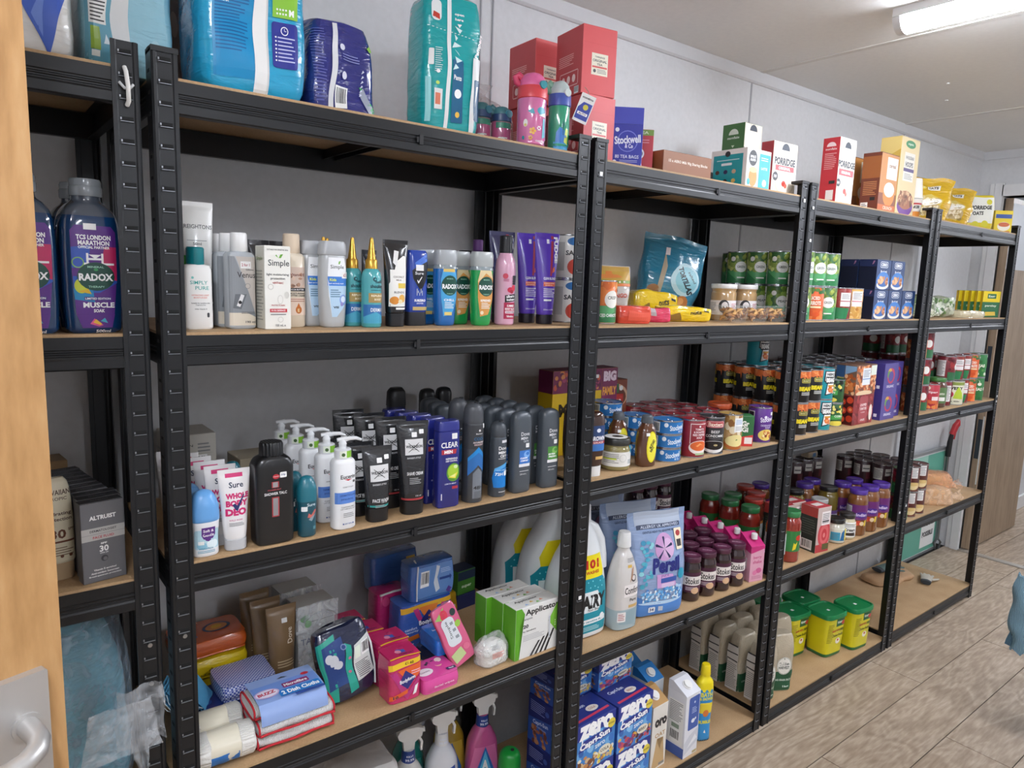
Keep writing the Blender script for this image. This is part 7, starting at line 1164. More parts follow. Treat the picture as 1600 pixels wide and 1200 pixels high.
# far unit, middle shelf
z = 996
for i in range(3): place(baked, 2832, 56, z + i * 109.4, -62, 'bean tin in a three high stack by the post, ' + ['bottom', 'middle', 'top'][i], 'three high bean tins'); place(redc, 2910, 62, z + i * 109.4, -60, 'dark red tin in a three high stack, ' + ['bottom', 'middle', 'top'][i], 'three high dark red tins')
t = can('#b83040', [T('#f4dcdc', 'Spag', 10, 74, 40, 12, .04), E('#f0e0c8', -10, 92, 8), blobs(['#e08a4a', '#d86a3a'], -20, 8, 40, 36, 20, 5, 9, 3), R('#f4e4e0', 6, 40, 36, 56)]); place(t, 2995, 50, z, -62, 'bright red tin at the front of the far middle shelf')
t = jar(38, 128, mat('#3f7a3a', .3, coat=.4), '#5a3a2a', [R('#5a7a4a', -110, 20, 110, 88), T('#e8ecd8', 'Pesto', 10, 62, 40, 12), R('#efefe8', 4, 30, 34, 46), E('#f0f0ea', -20, 78, 8)], name='green_lidded_jar'); place(t, 3085, 58, z, -60, 'green lidded jar on the far middle shelf')
grid(redc, (2990, 3080, 3170, 3260), (150, 232, 314), z, 3, 109, -58, 'dark red tin at the back of the far unit', 'dark red tins at the back', 25, skip=tuple((c, 0, 2) for c in range(4)) + ((3, 1, 2), (3, 2, 2), (2, 1, 2)))
t = can('#e4e2cc', [T('#23241c', 'AVERY', 6, 76, 76, 14, .05), E('#c0304a', -18, 48, 20, 16), G('#b8d03a', (0, 30), (50, 26), (40, 56), (20, 84), (8, 60)), T('#3a3a30', '4 x 400g', 6, 16, 50, 8, .03), R('#8a9a4a', -60, 90, 80, 104)], r=46, h=110); place(t, 3240, 58, z, -62, 'pale tin with red and lime fruit print', sc=(1, 1, .98))
place(redc, 3178, 66, z + 0, 60, 'dark red tin with white back label, lower'); place(redc, 3178, 66, z + 109.4, -10, 'dark red tin with white back label, upper')
place(kidney, 3330, 60, z, -60, 'dark kidney tin near the far shelf end, lower'); place(kidney, 3330, 60, z + 109.4, -60, 'dark kidney tin near the far shelf end, upper'); place(kidney, 3250, 60, z + 109.4, -60, 'dark kidney tin on the pale fruit tin')
for i in range(2): place(carrots2, 3410, 56, z + i * 109.4, -62, 'orange tin near the far shelf end, ' + ('lower' if i == 0 else 'upper'), 'orange tins'); place(can('#2f7a3f', [blobs(['#5a9a4a', '#e8ecd8', '#2a6a34'], -112, 6, 112, 100, 60, 6, 10, 7 + i), T('#f0f4e4', 'PEAS', 8, 54, 40, 14, .04)]), 3492, 52, z + i * 109.4, -62, 'green pea tin at the very end, ' + ('lower' if i == 0 else 'upper'), 'green end tins')
t = flatpack('flat_packet', 110, 60, 12, mat('#c9b48a', .4), None, warp=(2, .03, 110)); place(t, 2990 - 150, 52 - 40, z, 0, 'flat tan packet tucked under the bean stack') if False else None
# ---------------------------------------------------------------- lower shelf, laundry and jams
z = 542
place(tf, 1012, 208, z, -4, 'big white detergent bottle behind the front one', 'big white detergent bottles'); place(tf, 1012, 310, z, -4, 'big white detergent bottle against the wall', 'big white detergent bottles')
t = Tp('softener_bottle', 'bottle')
t.loft('body', [(0, 39, 29, 3), (4, 43, 33, 3), (60, 45, 34, 2.8), (120, 45, 34, 2.6), (160, 40, 31, 2.4), (205, 25, 23, 2.2), (222, 17, 17, 2), (230, 16, 16, 2)], mat('#d6d2ce', .25, coat=.5), 34, 4, bands=[(0, mat('#a9bcc2', .2, coat=.6)), (62, mat('#d6d2ce', .25, coat=.5))])
t.loft('cap', [(228, 18, 18), (230, 19.5, 19.5), (266, 17, 17), (270, 15, 15)], mat('#e2e2e0', .3), 28)
t.pr([RR('#efe9e6', -18, 96, 34, 130, 2), T('#1c1a1c', 'Comfort', 10, 113, 52, 20, .02), T('#3a3434', 'Pure', 14, 86, 24, 9), R('#c9a86a', -2, 64, 34, 72), E('#2a2226', 14, 146, 9, 10), E('#e4dcd8', 14, 147, 6, 7), G('#b08870', (0, 134), (10, 150), (16, 180), (8, 172)), R('#d8b25a', -6, 176, 8, 184), LN('#777', -6, 190, 26, 202, 3), G('#8fa8b0', (-30, 20), (30, 12), (34, 60), (-20, 54)), RR('#e8e4e2', -34, 26, -10, 54, 2), LN('#a85a5a', -32, 30, -14, 50, 4)])
place(t, 1150, 58, z, -6, 'white fabric softener bottle between detergent and powder pouch')
perF = [G('#b4bfd0', (-78, 262), (78, 262), (78, 300), (-78, 300)), R('#39445e', -74, 252, 74, 264), T('#c8d0e0', 'ALLERGY UK APPROVED', 4, 258, 130, 8, .02), T('#39445e', 'GENTLE NEXT TO SENSITIVE SKIN', 0, 243, 116, 6, .02), E('#c79ac8', 8, 200, 34, 38), E('#d8b4d8', 20, 196, 20, 26), [G('#232a55', (6, 196), (6 + 30 * math.cos(rad(a)) - 4 * math.sin(rad(a)), 196 + 30 * math.sin(rad(a)) + 4 * math.cos(rad(a))), (6 + 32 * math.cos(rad(a)), 196 + 32 * math.sin(rad(a))), (6 + 30 * math.cos(rad(a)) + 4 * math.sin(rad(a)), 196 + 30 * math.sin(rad(a)) - 4 * math.cos(rad(a)))) for a in (20, 90, 160, 235, 305)], T('#232a78', 'Persil', 14, 150, 92, 46, .05), G('#d0a0d4', (-18, 126), (36, 120), (52, 84), (-16, 84)), T('#8a6aa0', 'pure', 10, 118, 26, 10), R('#3a5aa8', -4, 98, 50, 112), RR('#e0c8e8', -2, 84, 44, 96, 4), G('#4f86cc', (-80, 70), (-40, 40), (40, 44), (80, 70), (80, 6), (-80, 6)), E('#bcd8f0', 0, 46, 74, 10, 180, 360), blobs(['#5fa8e0', '#bfe0f8', '#3f86cc', '#e8f4fc', '#78bce8'], -66, 48, 72, 84, 130, 2.5, 5, 3), blobs(['#5fb8c8', '#8fd0d8', '#4aa8c0', '#3f94b8'], -70, 92, -34, 220, 26, 4, 8, 6), E('#2a9ab8', 66, 116, 12, 16), RR('#efe4c8', 50, 190, 76, 246, 3), E('#a83a3a', 63, 232, 8), R('#3a3434', 54, 198, 72, 216), RR('#e8eef4', -40, 14, -18, 30, 3), T('#3a3a6a', '34', -29, 22, 14, 9, .03), R('#c8d0dc', -8, 16, 6, 30)]
t = sack('powder_pouch', 200, 88, 300, mat('#8fa4c8', .22, coat=.5, bump='folds', bs=16, bd=.005), perF, warp=(5, .012, 121), fin=16)
for i, (x, y) in enumerate(((1296, 74), (1290, 176), (1262, 276))): place(t, x, y, z, -12, 'blue washing powder pouch, ' + ['frontmost', 'middle', 'rearmost'][i], 'blue powder pouches')
st = jar(31, 138, mat('#4a1c34', .35, coat=.3), '#2a1418', [R('#4a1f38', -98, 30, 98, 92), R('#e6e0da', -98, 52, 98, 80), T('#1f1a1c', 'Stokes', 6, 66, 46, 20, .02), LN('#d8c8d0', -16, 36, 24, 48, 3), E('#d8b08a', 14, 36, 13, 10)], lidh=17, name='chutney_jar', neck=27, shoulder=100, lid_ops=[E('#5f2a46', 0, 29, 24), T('#c8a8b8', 'Stokes', 0, 29, 28, 9)])
rn = random.Random(4)
for ri in range(4):
    for ci in range(4 if ri < 3 else 3):
        place(st, 1452 + 70 * ci + 4 * ri, 46 + 68 * ri + 4 * (3 - ci), z, -38 + rn.uniform(-14, 14), 'dark chutney jar with plum lid, %s row, %s from left' % (ORD[ri], ORD[ci]), 'chutney jars')
for ci in range(4): place(st, 1450 + 70 * ci, 340, z, -30, 'dark chutney jar against the wall, %s from left' % ORD[ci], 'chutney jars')
for ci in range(4): place(st, 1420 + 70 * ci, 330, z + 138.5, -30, 'dark chutney jar on the upper layer against the wall, %s from left' % ORD[ci], 'chutney jars') if ci else None
t = Tp('drink_carton', 'carton')
t.box('body', 56, 56, 118, mat('#d9a0b4', .35), .8)
mb = MB(); mb.add([(-28, -28, 118), (28, -28, 118), (28, 28, 118), (-28, 28, 118), (-28, 22, 150), (28, 22, 150), (28, 27, 150), (-28, 27, 150)], [(0, 1, 5, 4), (1, 2, 6, 5), (2, 3, 7, 6), (3, 0, 4, 7), (4, 5, 6, 7)]); t.mb('gable', mb, mat('#c02a72', .35), smooth=0)
t.loft('cap', [(136, 10, 10, 2, 0, -6), (152, 10, 10, 2, 0, -6), (154, 8.5, 8.5, 2, 0, -6)], mat('#ecebe8', .35), 20)
t.pr([G('#c02a72', (-28, 96), (28, 108), (28, 118), (-28, 118)), T('#c04a7a', 'berry', 0, 80, 34, 12), T('#c04a7a', 'shake', 0, 66, 36, 11), E('#c85a8a', 8, 36, 12, 9), E('#d878a0', -8, 30, 9, 8), LN('#b8708a', -20, 8, 20, 20, 3)]); t.pr([G('#c02a72', (-28, 108), (28, 96), (28, 118), (-28, 118)), R('#efe4e8', -14, 40, 12, 76), LN('#888', -12, 42, 10, 74, 8)], 'body', 'L')
row(t, 5, 1742, 40, z, -4, 62, -14, 'pink milkshake carton with white cap', 'pink milkshake cartons', jit=1)
# sauces on the beans unit
z = 553
passata = jar(36, 178, '#2f7a45', '#8a2a1e', [R('#2f7a3c', -110, 40, 110, 112), R('#efefe8', -76, 44, -46, 100), LN('#888', -74, 48, -48, 96, 10), G('#e8cf2a', (8, 44), (20, 50), (26, 76), (18, 66), (12, 72)), E('#c83a2a', 30, 88, 12, 10), R('#efefe8', 40, 60, 60, 104)], name='tomato_sauce_jar', lidh=20)
place(passata, 1972, 46, z, -52, 'tomato sauce jar with green lid and green label at the front')
place(jar(34, 172, '#3a7a55', '#b8662a', [R('#e4e8ea', -110, 40, 110, 112), LN('#888', -40, 44, 30, 100, 8), R('#2a3a3a', -20, 72, 30, 80)], name='orange_sauce_jar'), 1896, 52, z, -52, 'orange sauce jar with green lid beside the post')
for x, y, l in ((1888, 150, 'nearest'), (1892, 236, 'middle'), (1966, 250, 'right'), (1890, 320, 'rearmost')): place(passata, x, y, z, -50, 'green lidded sauce jar seen past the post, %s of its group' % l, 'green lidded jars')
t = carton('tomato_carton', 72, 70, 166, '#c8b4ac', [R('#b03a40', -36, 0, 36, 30), E('#c8434a', 6, 66, 34, 48), E('#d8686a', 6, 66, 24, 36), E('#c0343c', 6, 64, 14, 22), E('#e08a88', 6, 62, 6, 9), R('#f0e8e6', -14, 100, 30, 150), LN('#777', -10, 106, 26, 144, 6), R('#2a2a2c', -10, 112, 26, 117), R('#5a5a30', 0, 8, 34, 30)], [R('#2a3a34', -35, 0, 35, 130), LN('#5a6a60', -28, 60, 26, 120, 7), BAR(-26, 6, 20, 42), R('#b8443e', -35, 130, 35, 166)], [R('#c04046', -30, 8, 30, 60), R('#e4dcd4', -22, 20, 20, 46)], cols={'T': '#b83c42'})
place(t, 2144, 48, z, -8, 'tomato carton with red swirl picture, in front'); place(t, 2118, 132, z, -8, 'tomato carton behind another, right'); place(t, 2038, 138, z, -8, 'tomato carton behind the green lidded jar')
place(jar(34, 168, '#a8a8a6', '#8a3a2e', [R('#c8d0d4', -110, 88, 110, 128), R('#b04a4a', -110, 30, 110, 80)], name='silver_lidded_jar'), 2226, 82, z, -50, 'tall sauce jar with silver lid')
place(jar(35, 92, mat('#1f201e', .3, coat=.5), '#c9c6b4', [R('#d8d6c4', -110, 12, 110, 58), R('#3a9ab8', -24, 12, 10, 44), G('#2a6a9a', (10, 12), (30, 12), (30, 56), (16, 44)), R('#e0cc3a', 30, 12, 48, 56), LN('#5a7a80', -20, 16, 6, 40, 5)], name='mayo_jar', lidh=18), 2294, 46, z, -50, 'squat jar with blue and yellow label and black lid')
place(jar(32, 97, mat('#2a2624', .3, coat=.5), '#c8bc9a', [R('#ecebe6', -100, 10, 100, 66), LN('#999', -16, 48, 30, 62, 4), T('#2a2624', 'Cream', 6, 38, 44, 12, .03), G('#3a302a', (-16, 16), (30, 14), (26, 28), (-10, 26))], name='sauce_jar', lidh=18), 2372, 44, z, -50, 'squat jar with white label and black lid'); place(jar(33, 94, mat('#2a2624', .3, coat=.5), '#8a8a80', [R('#d8d8d2', -100, 10, 100, 60)], name='sauce_jar'), 2312, 122, z, -50, 'squat black lidded jar behind two others')
cur = jar(37, 178, '#4a2a8c', '#7a4a22', [G('#6a2a6e', (-110, 64), (110, 64), (110, 122), (-110, 122)), R('#dcdce0', -58, 70, -26, 116), LN('#888', -56, 74, -28, 112, 8), E('#4a2a86', 12, 84, 26, 12), T('#e8d8f0', 'Indian', 12, 84, 42, 12, .02), G('#d8b83a', (22, 40), (32, 42), (34, 64), (24, 62)), E('#c03a2a', 2, 52, 12, 9), E('#e4c8a0', 14, 50, 9, 8), E('#d86a3a', -8, 46, 8, 7)], name='curry_sauce_jar', lidh=18)
for i, (x, y) in enumerate(((2446, 46), (2532, 44), (2620, 42), (2486, 130), (2340, 208), (2180, 300), (2420, 222), (2580, 130))): place(cur, x, y, z, -52 - 6 * (i % 3), 'curry sauce jar with purple lid, ' + ['left of the front three', 'middle of the front three', 'right of the front three', 'behind the front three', 'in the middle of the shelf', 'far back on the left', 'further back in the middle', 'behind the right front jar'][i], 'purple lidded curry jars')
blk = jar(38, 172, mat('#1c1c1e', .3, coat=.5), '#6a5a20', [R('#d8d6de', -110, 30, 110, 70), R('#6a4a86', -110, 70, 110, 84)], name='pickle_jar'); place(blk, 2240, 190, z, -50, 'black lidded pickle jar behind the silver lidded jar'); place(blk, 2398, 140, z, -50, 'black lidded jar of yellow pickle behind the squat jars')
rd = jar(38, 176, '#a83226', '#6a2a1c', [R('#c8803a', -110, 30, 110, 100), R('#d8dcdc', 20, 36, 50, 90)], name='pasta_sauce_jar'); place(rd, 2060, 240, z, -50, 'red lidded sauce jar, larger one at the back'); place(rd, 1985, 190, z, -50, 'red lidded sauce jar behind the green label jar'); place(rd, 2108, 318, z, -50, 'red lidded sauce jar furthest back')
grid(darkc, (2480, 2558, 2636), (296, 366 - 14), z, 2, 109, -45, 'dark coffee brown tin behind the curry jars', 'dark brown tins', 18) if False else grid(darkc, (2480, 2558, 2636), (340,), z, 2, 109, -45, 'dark coffee brown tin behind the curry jars', 'dark brown tins', 18)
t = pack('small_packet', 70, 40, 26, mat('#a8957a', .3, coat=.4), [R('#3a6a9a', -10, 4, 14, 20)], warp=(4, .03, 131)); place(t, 2596, 340, z + 219, 0, 'crumpled packet on top of the dark brown tins')
# far unit, lower shelf
z = 542
bowl = can('#5a2a24', [R('#e8e4e0', 0, 60, 30, 104), LN('#999', 2, 64, 28, 100, 5), E('#e4cc98', 14, 34, 30, 24, 180, 360), E('#d8b878', 14, 34, 30, 8), R('#6a3a2e', -100, 4, 100, 10)])
place(veg('BEETS', ['#8a1f2e', '#a83040', '#5f1420'], 9), 2822, 52, z, -58, 'beetroot tin with green band by the far post, lower'); place(veg('BEETS', ['#8a1f2e', '#a83040', '#5f1420'], 10), 2822, 52, z + 109.4, -58, 'beetroot tin with green band by the far post, upper')
for ci in range(2):
    for i in range(2): place(bowl, 2902 + 80 * ci, 52, z + i * 109.4, -62, 'brown soup tin with cream bowl picture, %s, %s of the pair' % (['lower', 'upper'][i], ['left', 'right'][ci]), 'brown bowl tins')
grid(darkc, (2822, 2902, 2982), (134, 214, 294), z, 2, 109, -50, 'dark tin behind the brown bowl tins', 'dark tins of the far unit', 18)
def loaf(c1, w=250, d=115, h=110, seed=5):
    t = Tp('bread_loaf', 'bread', (8, .014, seed))
    t.loft('loaf', [(0, w * .42, d * .42, 4), (8, w * .47, d * .46, 4), (h * .6, w * .47, d * .46, 3.4), (h * .86, w * .42, d * .40, 3), (h * .95, w * .3, d * .26, 2.6)], mat('#cf9f68', .7, bump='noise', bs=40, bd=.003), 36, 4)
    t.loft('bag', [(-.5, w * .45, d * .45, 4), (8, w * .5, d * .5, 4), (h * .65, w * .5, d * .5, 3.2), (h * .95, w * .42, d * .42, 2.8), (h, w * .2, d * .2, 2.4)], film(c1, .55, .1), 40, 4)
    mb = MB(); v = []
    for k in range(14):
        a = 2 * PI * k / 14; v += [(w * .5 + 4, 6 * math.cos(a), h * .45 + 6 * math.sin(a)), (w * .5 + 46 + 8 * math.sin(k * 3), (26 + 7 * math.sin(k * 5)) * math.cos(a), h * .45 + (26 + 7 * math.cos(k * 4)) * math.sin(a))]
    mb.add(v, [(2 * k, 2 * k + 1, (2 * k + 3) % 28, (2 * k + 2) % 28) for k in range(14)]); mb.tube([(w * .44, 0, h * .45), (w * .5 + 6, 0, h * .45)], [34, 6], 14, caps=False)
    t.mb('twisted_end', mb, film(c1, .6, .08), smooth=60)
    t.mb('tie', MB().tube([(w * .5 + 4, 8 * math.cos(a), h * .45 + 8 * math.sin(a)) for a in [2 * PI * i / 10 for i in range(11)]], 1.6, 6, caps=False), mat('#3a66b0', .4))
    return t
place(loaf('#f0b48a'), 3290, 150, z, -35, 'sliced bread loaf in a peach tinted bag on the far lower shelf', sc=1.05); place(loaf('#f0d0b0', 190, 100, 84, 7), 3190, 66, z, -38, 'smaller bag of bread rolls in front of the loaf', sc=.9); place(loaf('#eadcc4', 210, 100, 100, 9), 3180, 310, z, 0, 'bread loaf in a clear bag at the back of the far shelf')
# ---------------------------------------------------------------- bottom shelves
z = 46
def tall_carton(body, gab, F, L, capc='#ecebe8', w=70, h=206):
    t = Tp('milk_carton', 'carton'); a = w / 2
    t.box('body', w, w, h, mat(body, .35), .8)
    mb = MB(); mb.add([(-a, -a, h), (a, -a, h), (a, a, h), (-a, a, h), (-a, a * .5, h + 30), (a, a * .5, h + 30), (a, a - 1, h + 30), (-a, a - 1, h + 30)], [(0, 1, 5, 4), (1, 2, 6, 5), (2, 3, 7, 6), (3, 0, 4, 7), (4, 5, 6, 7)]); t.mb('gable', mb, mat(gab, .35), smooth=0)
    v = []; mb = MB(); c = Vector((0, -a * .22, h + 15)); n = Vector((0, -30, 1.5 * a)).normalized(); mb.tube([c - n * 2, c + n * 3], 16, 24); mb.tube([c + n * 3, c + n * 9], 13, 24); t.mb('cap', mb, mat(capc, .3), smooth=50)
    t.pr(F); t.pr(L, 'body', 'L'); return t
t = tall_carton('#e4e5ea', '#dddee4', [RR('#3a5aa8', -20, 88, 32, 196, 6), E('#c8d4ec', 8, 176, 4), LN('#b8c8e8', -4, 140, 20, 162, 4), E('#e8ecf4', 4, 116, 9, 7), E('#e8ecf4', 16, 120, 4), G('#cfd2da', (-35, 10), (35, 40), (35, 86), (-10, 70), (-35, 50)), G('#eceef2', (-20, 30), (30, 50), (20, 66)), R('#b8a878', 10, 4, 32, 12)], [R('#4a66b0', -35, 0, 35, 34), R('#efefec', -28, 40, 28, 180), LN('#777', -24, 110, 24, 176, 12), BAR(-20, 46, 18, 84), R('#8a9a88', -14, 90, 14, 104)])
place(t, 1450, 46, z, 2, 'white and blue milk carton with white cap at the shelf front')
t = tall_carton('#dfe4e8', '#2f7fc4', [RR('#d8e4ec', -30, 60, 30, 150, 4), T('#2a3a5a', 'soya', 4, 150, 48, 20, .03), E('#6a8a3a', 0, 108, 16, 12), blobs(['#6a4a2a', '#8a9a4a', '#c8b890'], -24, 20, 24, 60, 14, 5, 10, 3)], [R('#c8d8e4', -33, 0, 33, 200)]); place(t, 1410, 158, z, 2, 'blue topped soya drink carton behind the milk carton'); place(t, 1420, 260, z, 2, 'blue topped drink carton furthest back')
t = tall_carton('#e6e2d8', '#b8905a', [T('#1c1c20', 'oro', 4, 150, 56, 26, .06), T('#b8905a', 'OAT', 4, 110, 48, 14), G('#c8a878', (-30, 4), (30, 8), (20, 96), (4, 60), (-10, 100)), R('#8a8a86', 4, 8, 30, 16)], [R('#d8d0c0', -33, 0, 33, 200)]); place(t, 1322, 66, z, 2, 'oat drink carton with tan gable beside the juice boxes')
t = Tp('bubble_bath_bottle', 'bottle'); t.loft('body', [(0, 22, 16, 3), (4, 25, 19, 3), (70, 24, 18, 3), (150, 27, 20, 3), (196, 26, 19, 2.6), (212, 16, 14, 2.2), (220, 13, 13, 2)], mat('#2a8fd0', .3, coat=.4), 30, 4, bands=[(0, mat('#2a8fd0', .3, coat=.4)), (186, mat('#f0dc1c', .3, coat=.3))])
t.loft('cap', [(218, 15, 15), (221, 16, 16), (250, 14, 14), (254, 12, 12)], mat('#f0d81a', .3), 26)
t.pr([[E('#f0dc1c', -20 + 9 * i, 186 - (i % 2) * 8, 6, 10) for i in range(6)], T('#e8e03a', 'BATH', 0, 160, 40, 14, .04), T('#e8e03a', '& SHOWER', 0, 146, 44, 10, .04), RR('#e8cf3a', -20, 96, 22, 132, 4), E('#d87a3a', 0, 96, 10, 12), T('#e8e03a', 'BUBBLES', 0, 66, 44, 11, .04), G('#f0e8e0', (-4, 30), (4, 28), (0, 40)), [G('#1c1c20', (-24 + 8 * i, 0), (-20 + 8 * i, 0), (-16 + 8 * i, 6), (-20 + 8 * i, 6)) for i in range(6)]])
place(t, 1552, 46, z, -24, 'yellow and blue bubble bath bottle beside the milk carton')
z = 52
rice = pack('rice_bag', 96, 66, 212, mat('#bdb19a', .22, coat=.6, bump='noise', bs=260, bd=.004, var=.16), [G('#24563a', (-48, 4), (48, 4), (48, 84), (-48, 74)), E('#ece9e0', 8, 98, 27, 31), E('#2a5a3c', 8, 98, 25.5, 29.5), E('#ece9e0', 8, 98, 24.5, 28.5), T('#2a3a30', 'Golden', 8, 104, 38, 10, .03), T('#2a3a30', 'HARVEST', 8, 91, 40, 10, .03), T('#d8e4d8', 'LONG GRAIN RICE', 4, 46, 72, 8, .02), T('#d8e4d8', '1kg', 22, 20, 24, 10, .03)], warp=(6, .018, 141), top=.9, n=4.5, rnd=.84, cat='bag')
rice.surf['ls'] = ('box', 0, 0, 0, 97, 66, 200); rice.pr([R('#d8d4cc', -24, 6, 24, 176), [R('#2a2826', -24, 112 + 30 * i, 22, 117 + 30 * i) for i in range(3)], LN('#8a8680', -22, 14, 20, 104, 14)], 'ls', 'L', lift=2.5, lname='side_label')
for ri, y in enumerate((62, 142, 222, 302)):
    for ci, x in enumerate((1904, 2012, 2120)):
        if (ci, ri) in ((2, 0),): continue
        place(rice, x + (6 * ri if ci == 2 else 0), y + (10 if ci == 1 and ri == 0 else 0), z, (-30 if ri == 0 and ci else -8 - 4 * ci), 'clear and green rice bag, %s row from front, %s column' % (ORD[ri], ORD[ci]), 'rice bags')
t = Tp('stock_tub', 'tub')
t.loft('tub', [(0, 52, 44, 5), (3, 55, 47, 5), (14, 56, 48, 5), (150, 61, 53, 5), (162, 62, 54, 5)], mat('#d9cf1c', .3, coat=.4), 40, bands=[(0, mat('#2a6a3a', .35)), (14, mat('#d9cf1c', .3, coat=.4))])
t.loft('lid', [(158, 63, 55, 5), (160, 66, 58, 5), (174, 66, 58, 5), (178, 64, 56, 5), (178, 60, 52, 5), (173, 58, 50, 5)], mat('#127a44', .35), 40)
t.pr([R('#17603a', -8, 124, 52, 156), T('#f0f4e4', 'Knorr', 14, 142, 30, 12, .03), E('#c83a3a', 36, 136, 12, 9), T('#b83a2a', 'MADE WITH', -6, 108, 44, 9, .04), T('#2a4a1c', '100%', 32, 108, 26, 12, .04), T('#2a3a1c', 'Chicken Bouillon', 10, 88, 72, 11, .02), E('#f0ece0', 12, 62, 14, 12), E('#c8603a', 12, 66, 6, 5), LN('#8a8020', -50, 60, -22, 140, 12)], 'tub')
t.surf['lt'] = ('box', 0, 0, 0, 120, 104, 173.5); t.pr([R('#f4f4f2', -6, 40, 6, 52)], 'lt', 'T', lname='price_sticker')
for x, y, l in ((2404, 104, 'front left'), (2556, 70, 'front right'), (2290, 186, 'middle left'), (2430, 226, 'middle right'), (2290, 318, 'rear')): place(t, x, y, z, -6, 'yellow stock tub with green lid, ' + l, 'yellow stock tubs')
# far unit, bottom board: gloves and paper
z = 66
t = Tp('paper_bag', 'bag', (10, .02, 3)); t.loft('paper', [(0, 150, 70, 3), (6, 160, 76, 3), (20, 150, 70, 3), (30, 90, 40, 2.4)], mat('#b5906a', .7, bump='crinkle', bs=18, bd=.01), 36, 3); place(t, 3350, 280, z, -6, 'crumpled brown paper bag on the empty bottom shelf')
t = Tp('work_glove', 'glove', (4, .04, 5)); mb = MB()
mb.tube([(-60, 0, 16), (-30, 0, 18), (10, 0, 18), (30, 0, 16)], [20, 24, 28, 22], 14)
for i, a in enumerate((-22, -8, 6, 20)): mb.tube([(20, -18 + 12 * i, 16), (50, -22 + 15 * i, 14), (74 - abs(i - 1.5) * 6, -25 + 17 * i, 10)], [8, 7.5, 6], 10)
mb.tube([(-6, -24, 16), (18, -44, 14), (36, -52, 10)], [9, 8, 6], 10); t.mb('glove', mb, mat('#c8c2b4', .8, bump='weave', bs=100), smooth=60); t.mb('cuff', MB().tube([(-62, 0, 16), (-44, 0, 17)], [23, 24], 14), mat('#3a4046', .8), smooth=60)
place(t, 3480, 150, z, 20, 'pale work glove on the bottom shelf by the paper bag', tilt=(0, .01), sc=(1, 1, .5)); t2 = Tp('work_glove', 'glove'); t2.parts = [(p[0], p[1].copy(), p[2], p[3], p[4]) for p in t.parts]; t2.parts[0][1].materials[0] = mat('#5f7a78', .8, bump='weave', bs=100); place(t2, 3360, 290, z + 36, -10, 'grey green work glove on top of the paper bag', tilt=(0, .01), sc=(1.3, 1.2, .5))
# ---------------------------------------------------------------- beside the doorway
t = Tp('notice_board', 'board')
t.box('panel', 560, 14, 610, mat('#e2e4e4', .3), .5); mb = MB()
for a in ((-286, 286, -10, 8, -1, 14), (-286, 286, -10, 8, 598, 614), (-286, -272, -10, 8, 14, 598), (272, 286, -10, 8, 14, 598)): mb.box(*a)
t.mb('frame', mb, mat('#a9adb0', .35, .6)); t.pr([R('#5fae98', -268, 16, 268, 590), R('#eff0ee', 60, 40, 240, 300), T('#1c1c1e', 'BAGS', 150, 250, 110, 40, .05), T('#1c1c1e', 'WHENEVER', 150, 180, 150, 32, .05), T('#1c1c1e', 'POSSIBLE', 150, 116, 140, 32, .05), R('#9fd0c0', -268, 300, 40, 590)], 'panel')
place(t, 3920, 402, 1, 0, 'green notice board with bag sign standing on the floor by the wall')
t = Tp('litter_picker', 'tool'); t.mb('shaft', MB().tube([(0, 0, 60), (0, 0, 620)], 8, 10), mat('#7a7d80', .3, .8), smooth=60)
mb = MB(); mb.tube([(0, 0, 560), (0, -2, 640), (4, -6, 700)], [14, 14, 10], 10); t.mb('grip', mb, mat('#1f1f21', .5), smooth=60)
mb = MB(); mb.tube([(2, -6, 690), (18, -10, 740), (34, -10, 764), (44, -8, 740)], [14, 16, 14, 9], 12); mb.tube([(44, -8, 744), (30, -6, 700), (26, -4, 660)], [6, 4, 4], 8); t.mb('red_handle', mb, mat('#c0333a', .4), smooth=60)
mb = MB(); mb.tube([(0, 0, 70), (-26, 0, 44), (-10, 0, 3)], [5, 6, 4], 8); mb.tube([(0, 0, 70), (26, 0, 44), (14, 0, 3)], [5, 6, 4], 8); t.mb('claw', mb, mat('#5f6264', .4, .5), smooth=60)
place(t, 4196, 378, 1, -20, 'litter picker with red handle leaning beside the door frame')
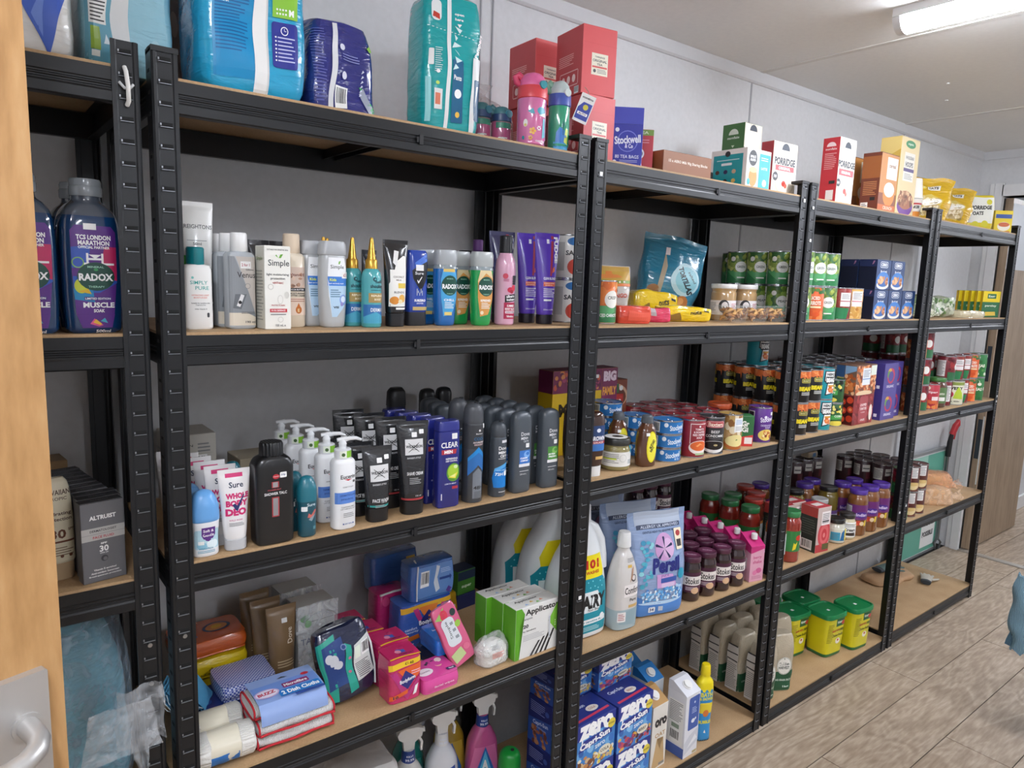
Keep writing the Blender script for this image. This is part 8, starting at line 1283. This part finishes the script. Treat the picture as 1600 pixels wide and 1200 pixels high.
# ---------------------------------------------------------------- coat on a chair at the right edge
t = Tp('office_chair', 'chair')
t.loft('seat', [(420, 200, 200, 4), (430, 215, 215, 4), (470, 215, 215, 4), (490, 190, 190, 4)], mat('#232a33', .8, bump='weave', bs=80), 32)
t.loft('backrest', [(540, 180, 30, 4, 0, 190), (560, 200, 36, 4, 0, 195), (800, 200, 36, 4, 0, 215), (860, 160, 26, 4, 0, 220)], mat('#232a33', .8, bump='weave', bs=80), 32, 2)
t.mb('gas_column', MB().tube([(0, 0, 70), (0, 0, 425)], 28, 14), mat('#1a1b1d', .4), smooth=60); t.mb('back_bar', MB().box(-25, 25, 150, 190, 440, 600), mat('#1a1b1d', .4))
for i in range(5):
    a = 2 * PI * i / 5 + .628; t.mb('leg', MB().tube([(0, 0, 85), (270 * math.cos(a), 270 * math.sin(a), 60)], [24, 14], 8), mat('#1a1b1d', .4), smooth=60); t.mb('caster', MB().tube([(275 * math.cos(a) - 12, 275 * math.sin(a), 28), (275 * math.cos(a) + 12, 275 * math.sin(a), 28)], 27, 14), mat('#111', .5))
place(t, 2700, -742, 0.5, 90, 'dark office chair at the right edge of the picture', sc=.76)
t = Tp('denim_jacket', 'jacket', (10, .012, 6)); bl = mat('#557a90', .85, bump='weave', bs=60, bd=.004)
sheet(t, 'back_panel', 460, 420, bl, bend=14, flare=.12, seed=3, amp=26, thick=5, nx=22, nz=20); sheet(t, 'front_panel', 440, 330, bl, bend=10, flare=.1, y=270, z0=80, seed=8, amp=24, thick=5, nx=22, nz=18); sheet(t, 'sleeve', 130, 360, mat('#7fa3b4', .85, bump='weave', bs=60, bd=.004), bend=10, x=-190, y=-26, z0=-10, seed=12, amp=26, thick=22, nx=10, nz=18)
sp = [(0, 410), (14, 448), (60, 474), (210, 474), (256, 448), (270, 400)]; t.mb('shoulder', MB().extr(sp + [(p * .97 + 4, q - 6) for p, q in sp[::-1]], -215, 215, 'x'), bl, smooth=60)
t.mb('collar', MB().tube([(-200, 0, 430), (-60, -6, 452), (60, -6, 452), (200, 0, 430)], 24, 12), bl, smooth=60)
place(t, 2436, -684, 335, -90, 'light blue denim jacket draped over the office chair back', sc=(.72, .72, .72))
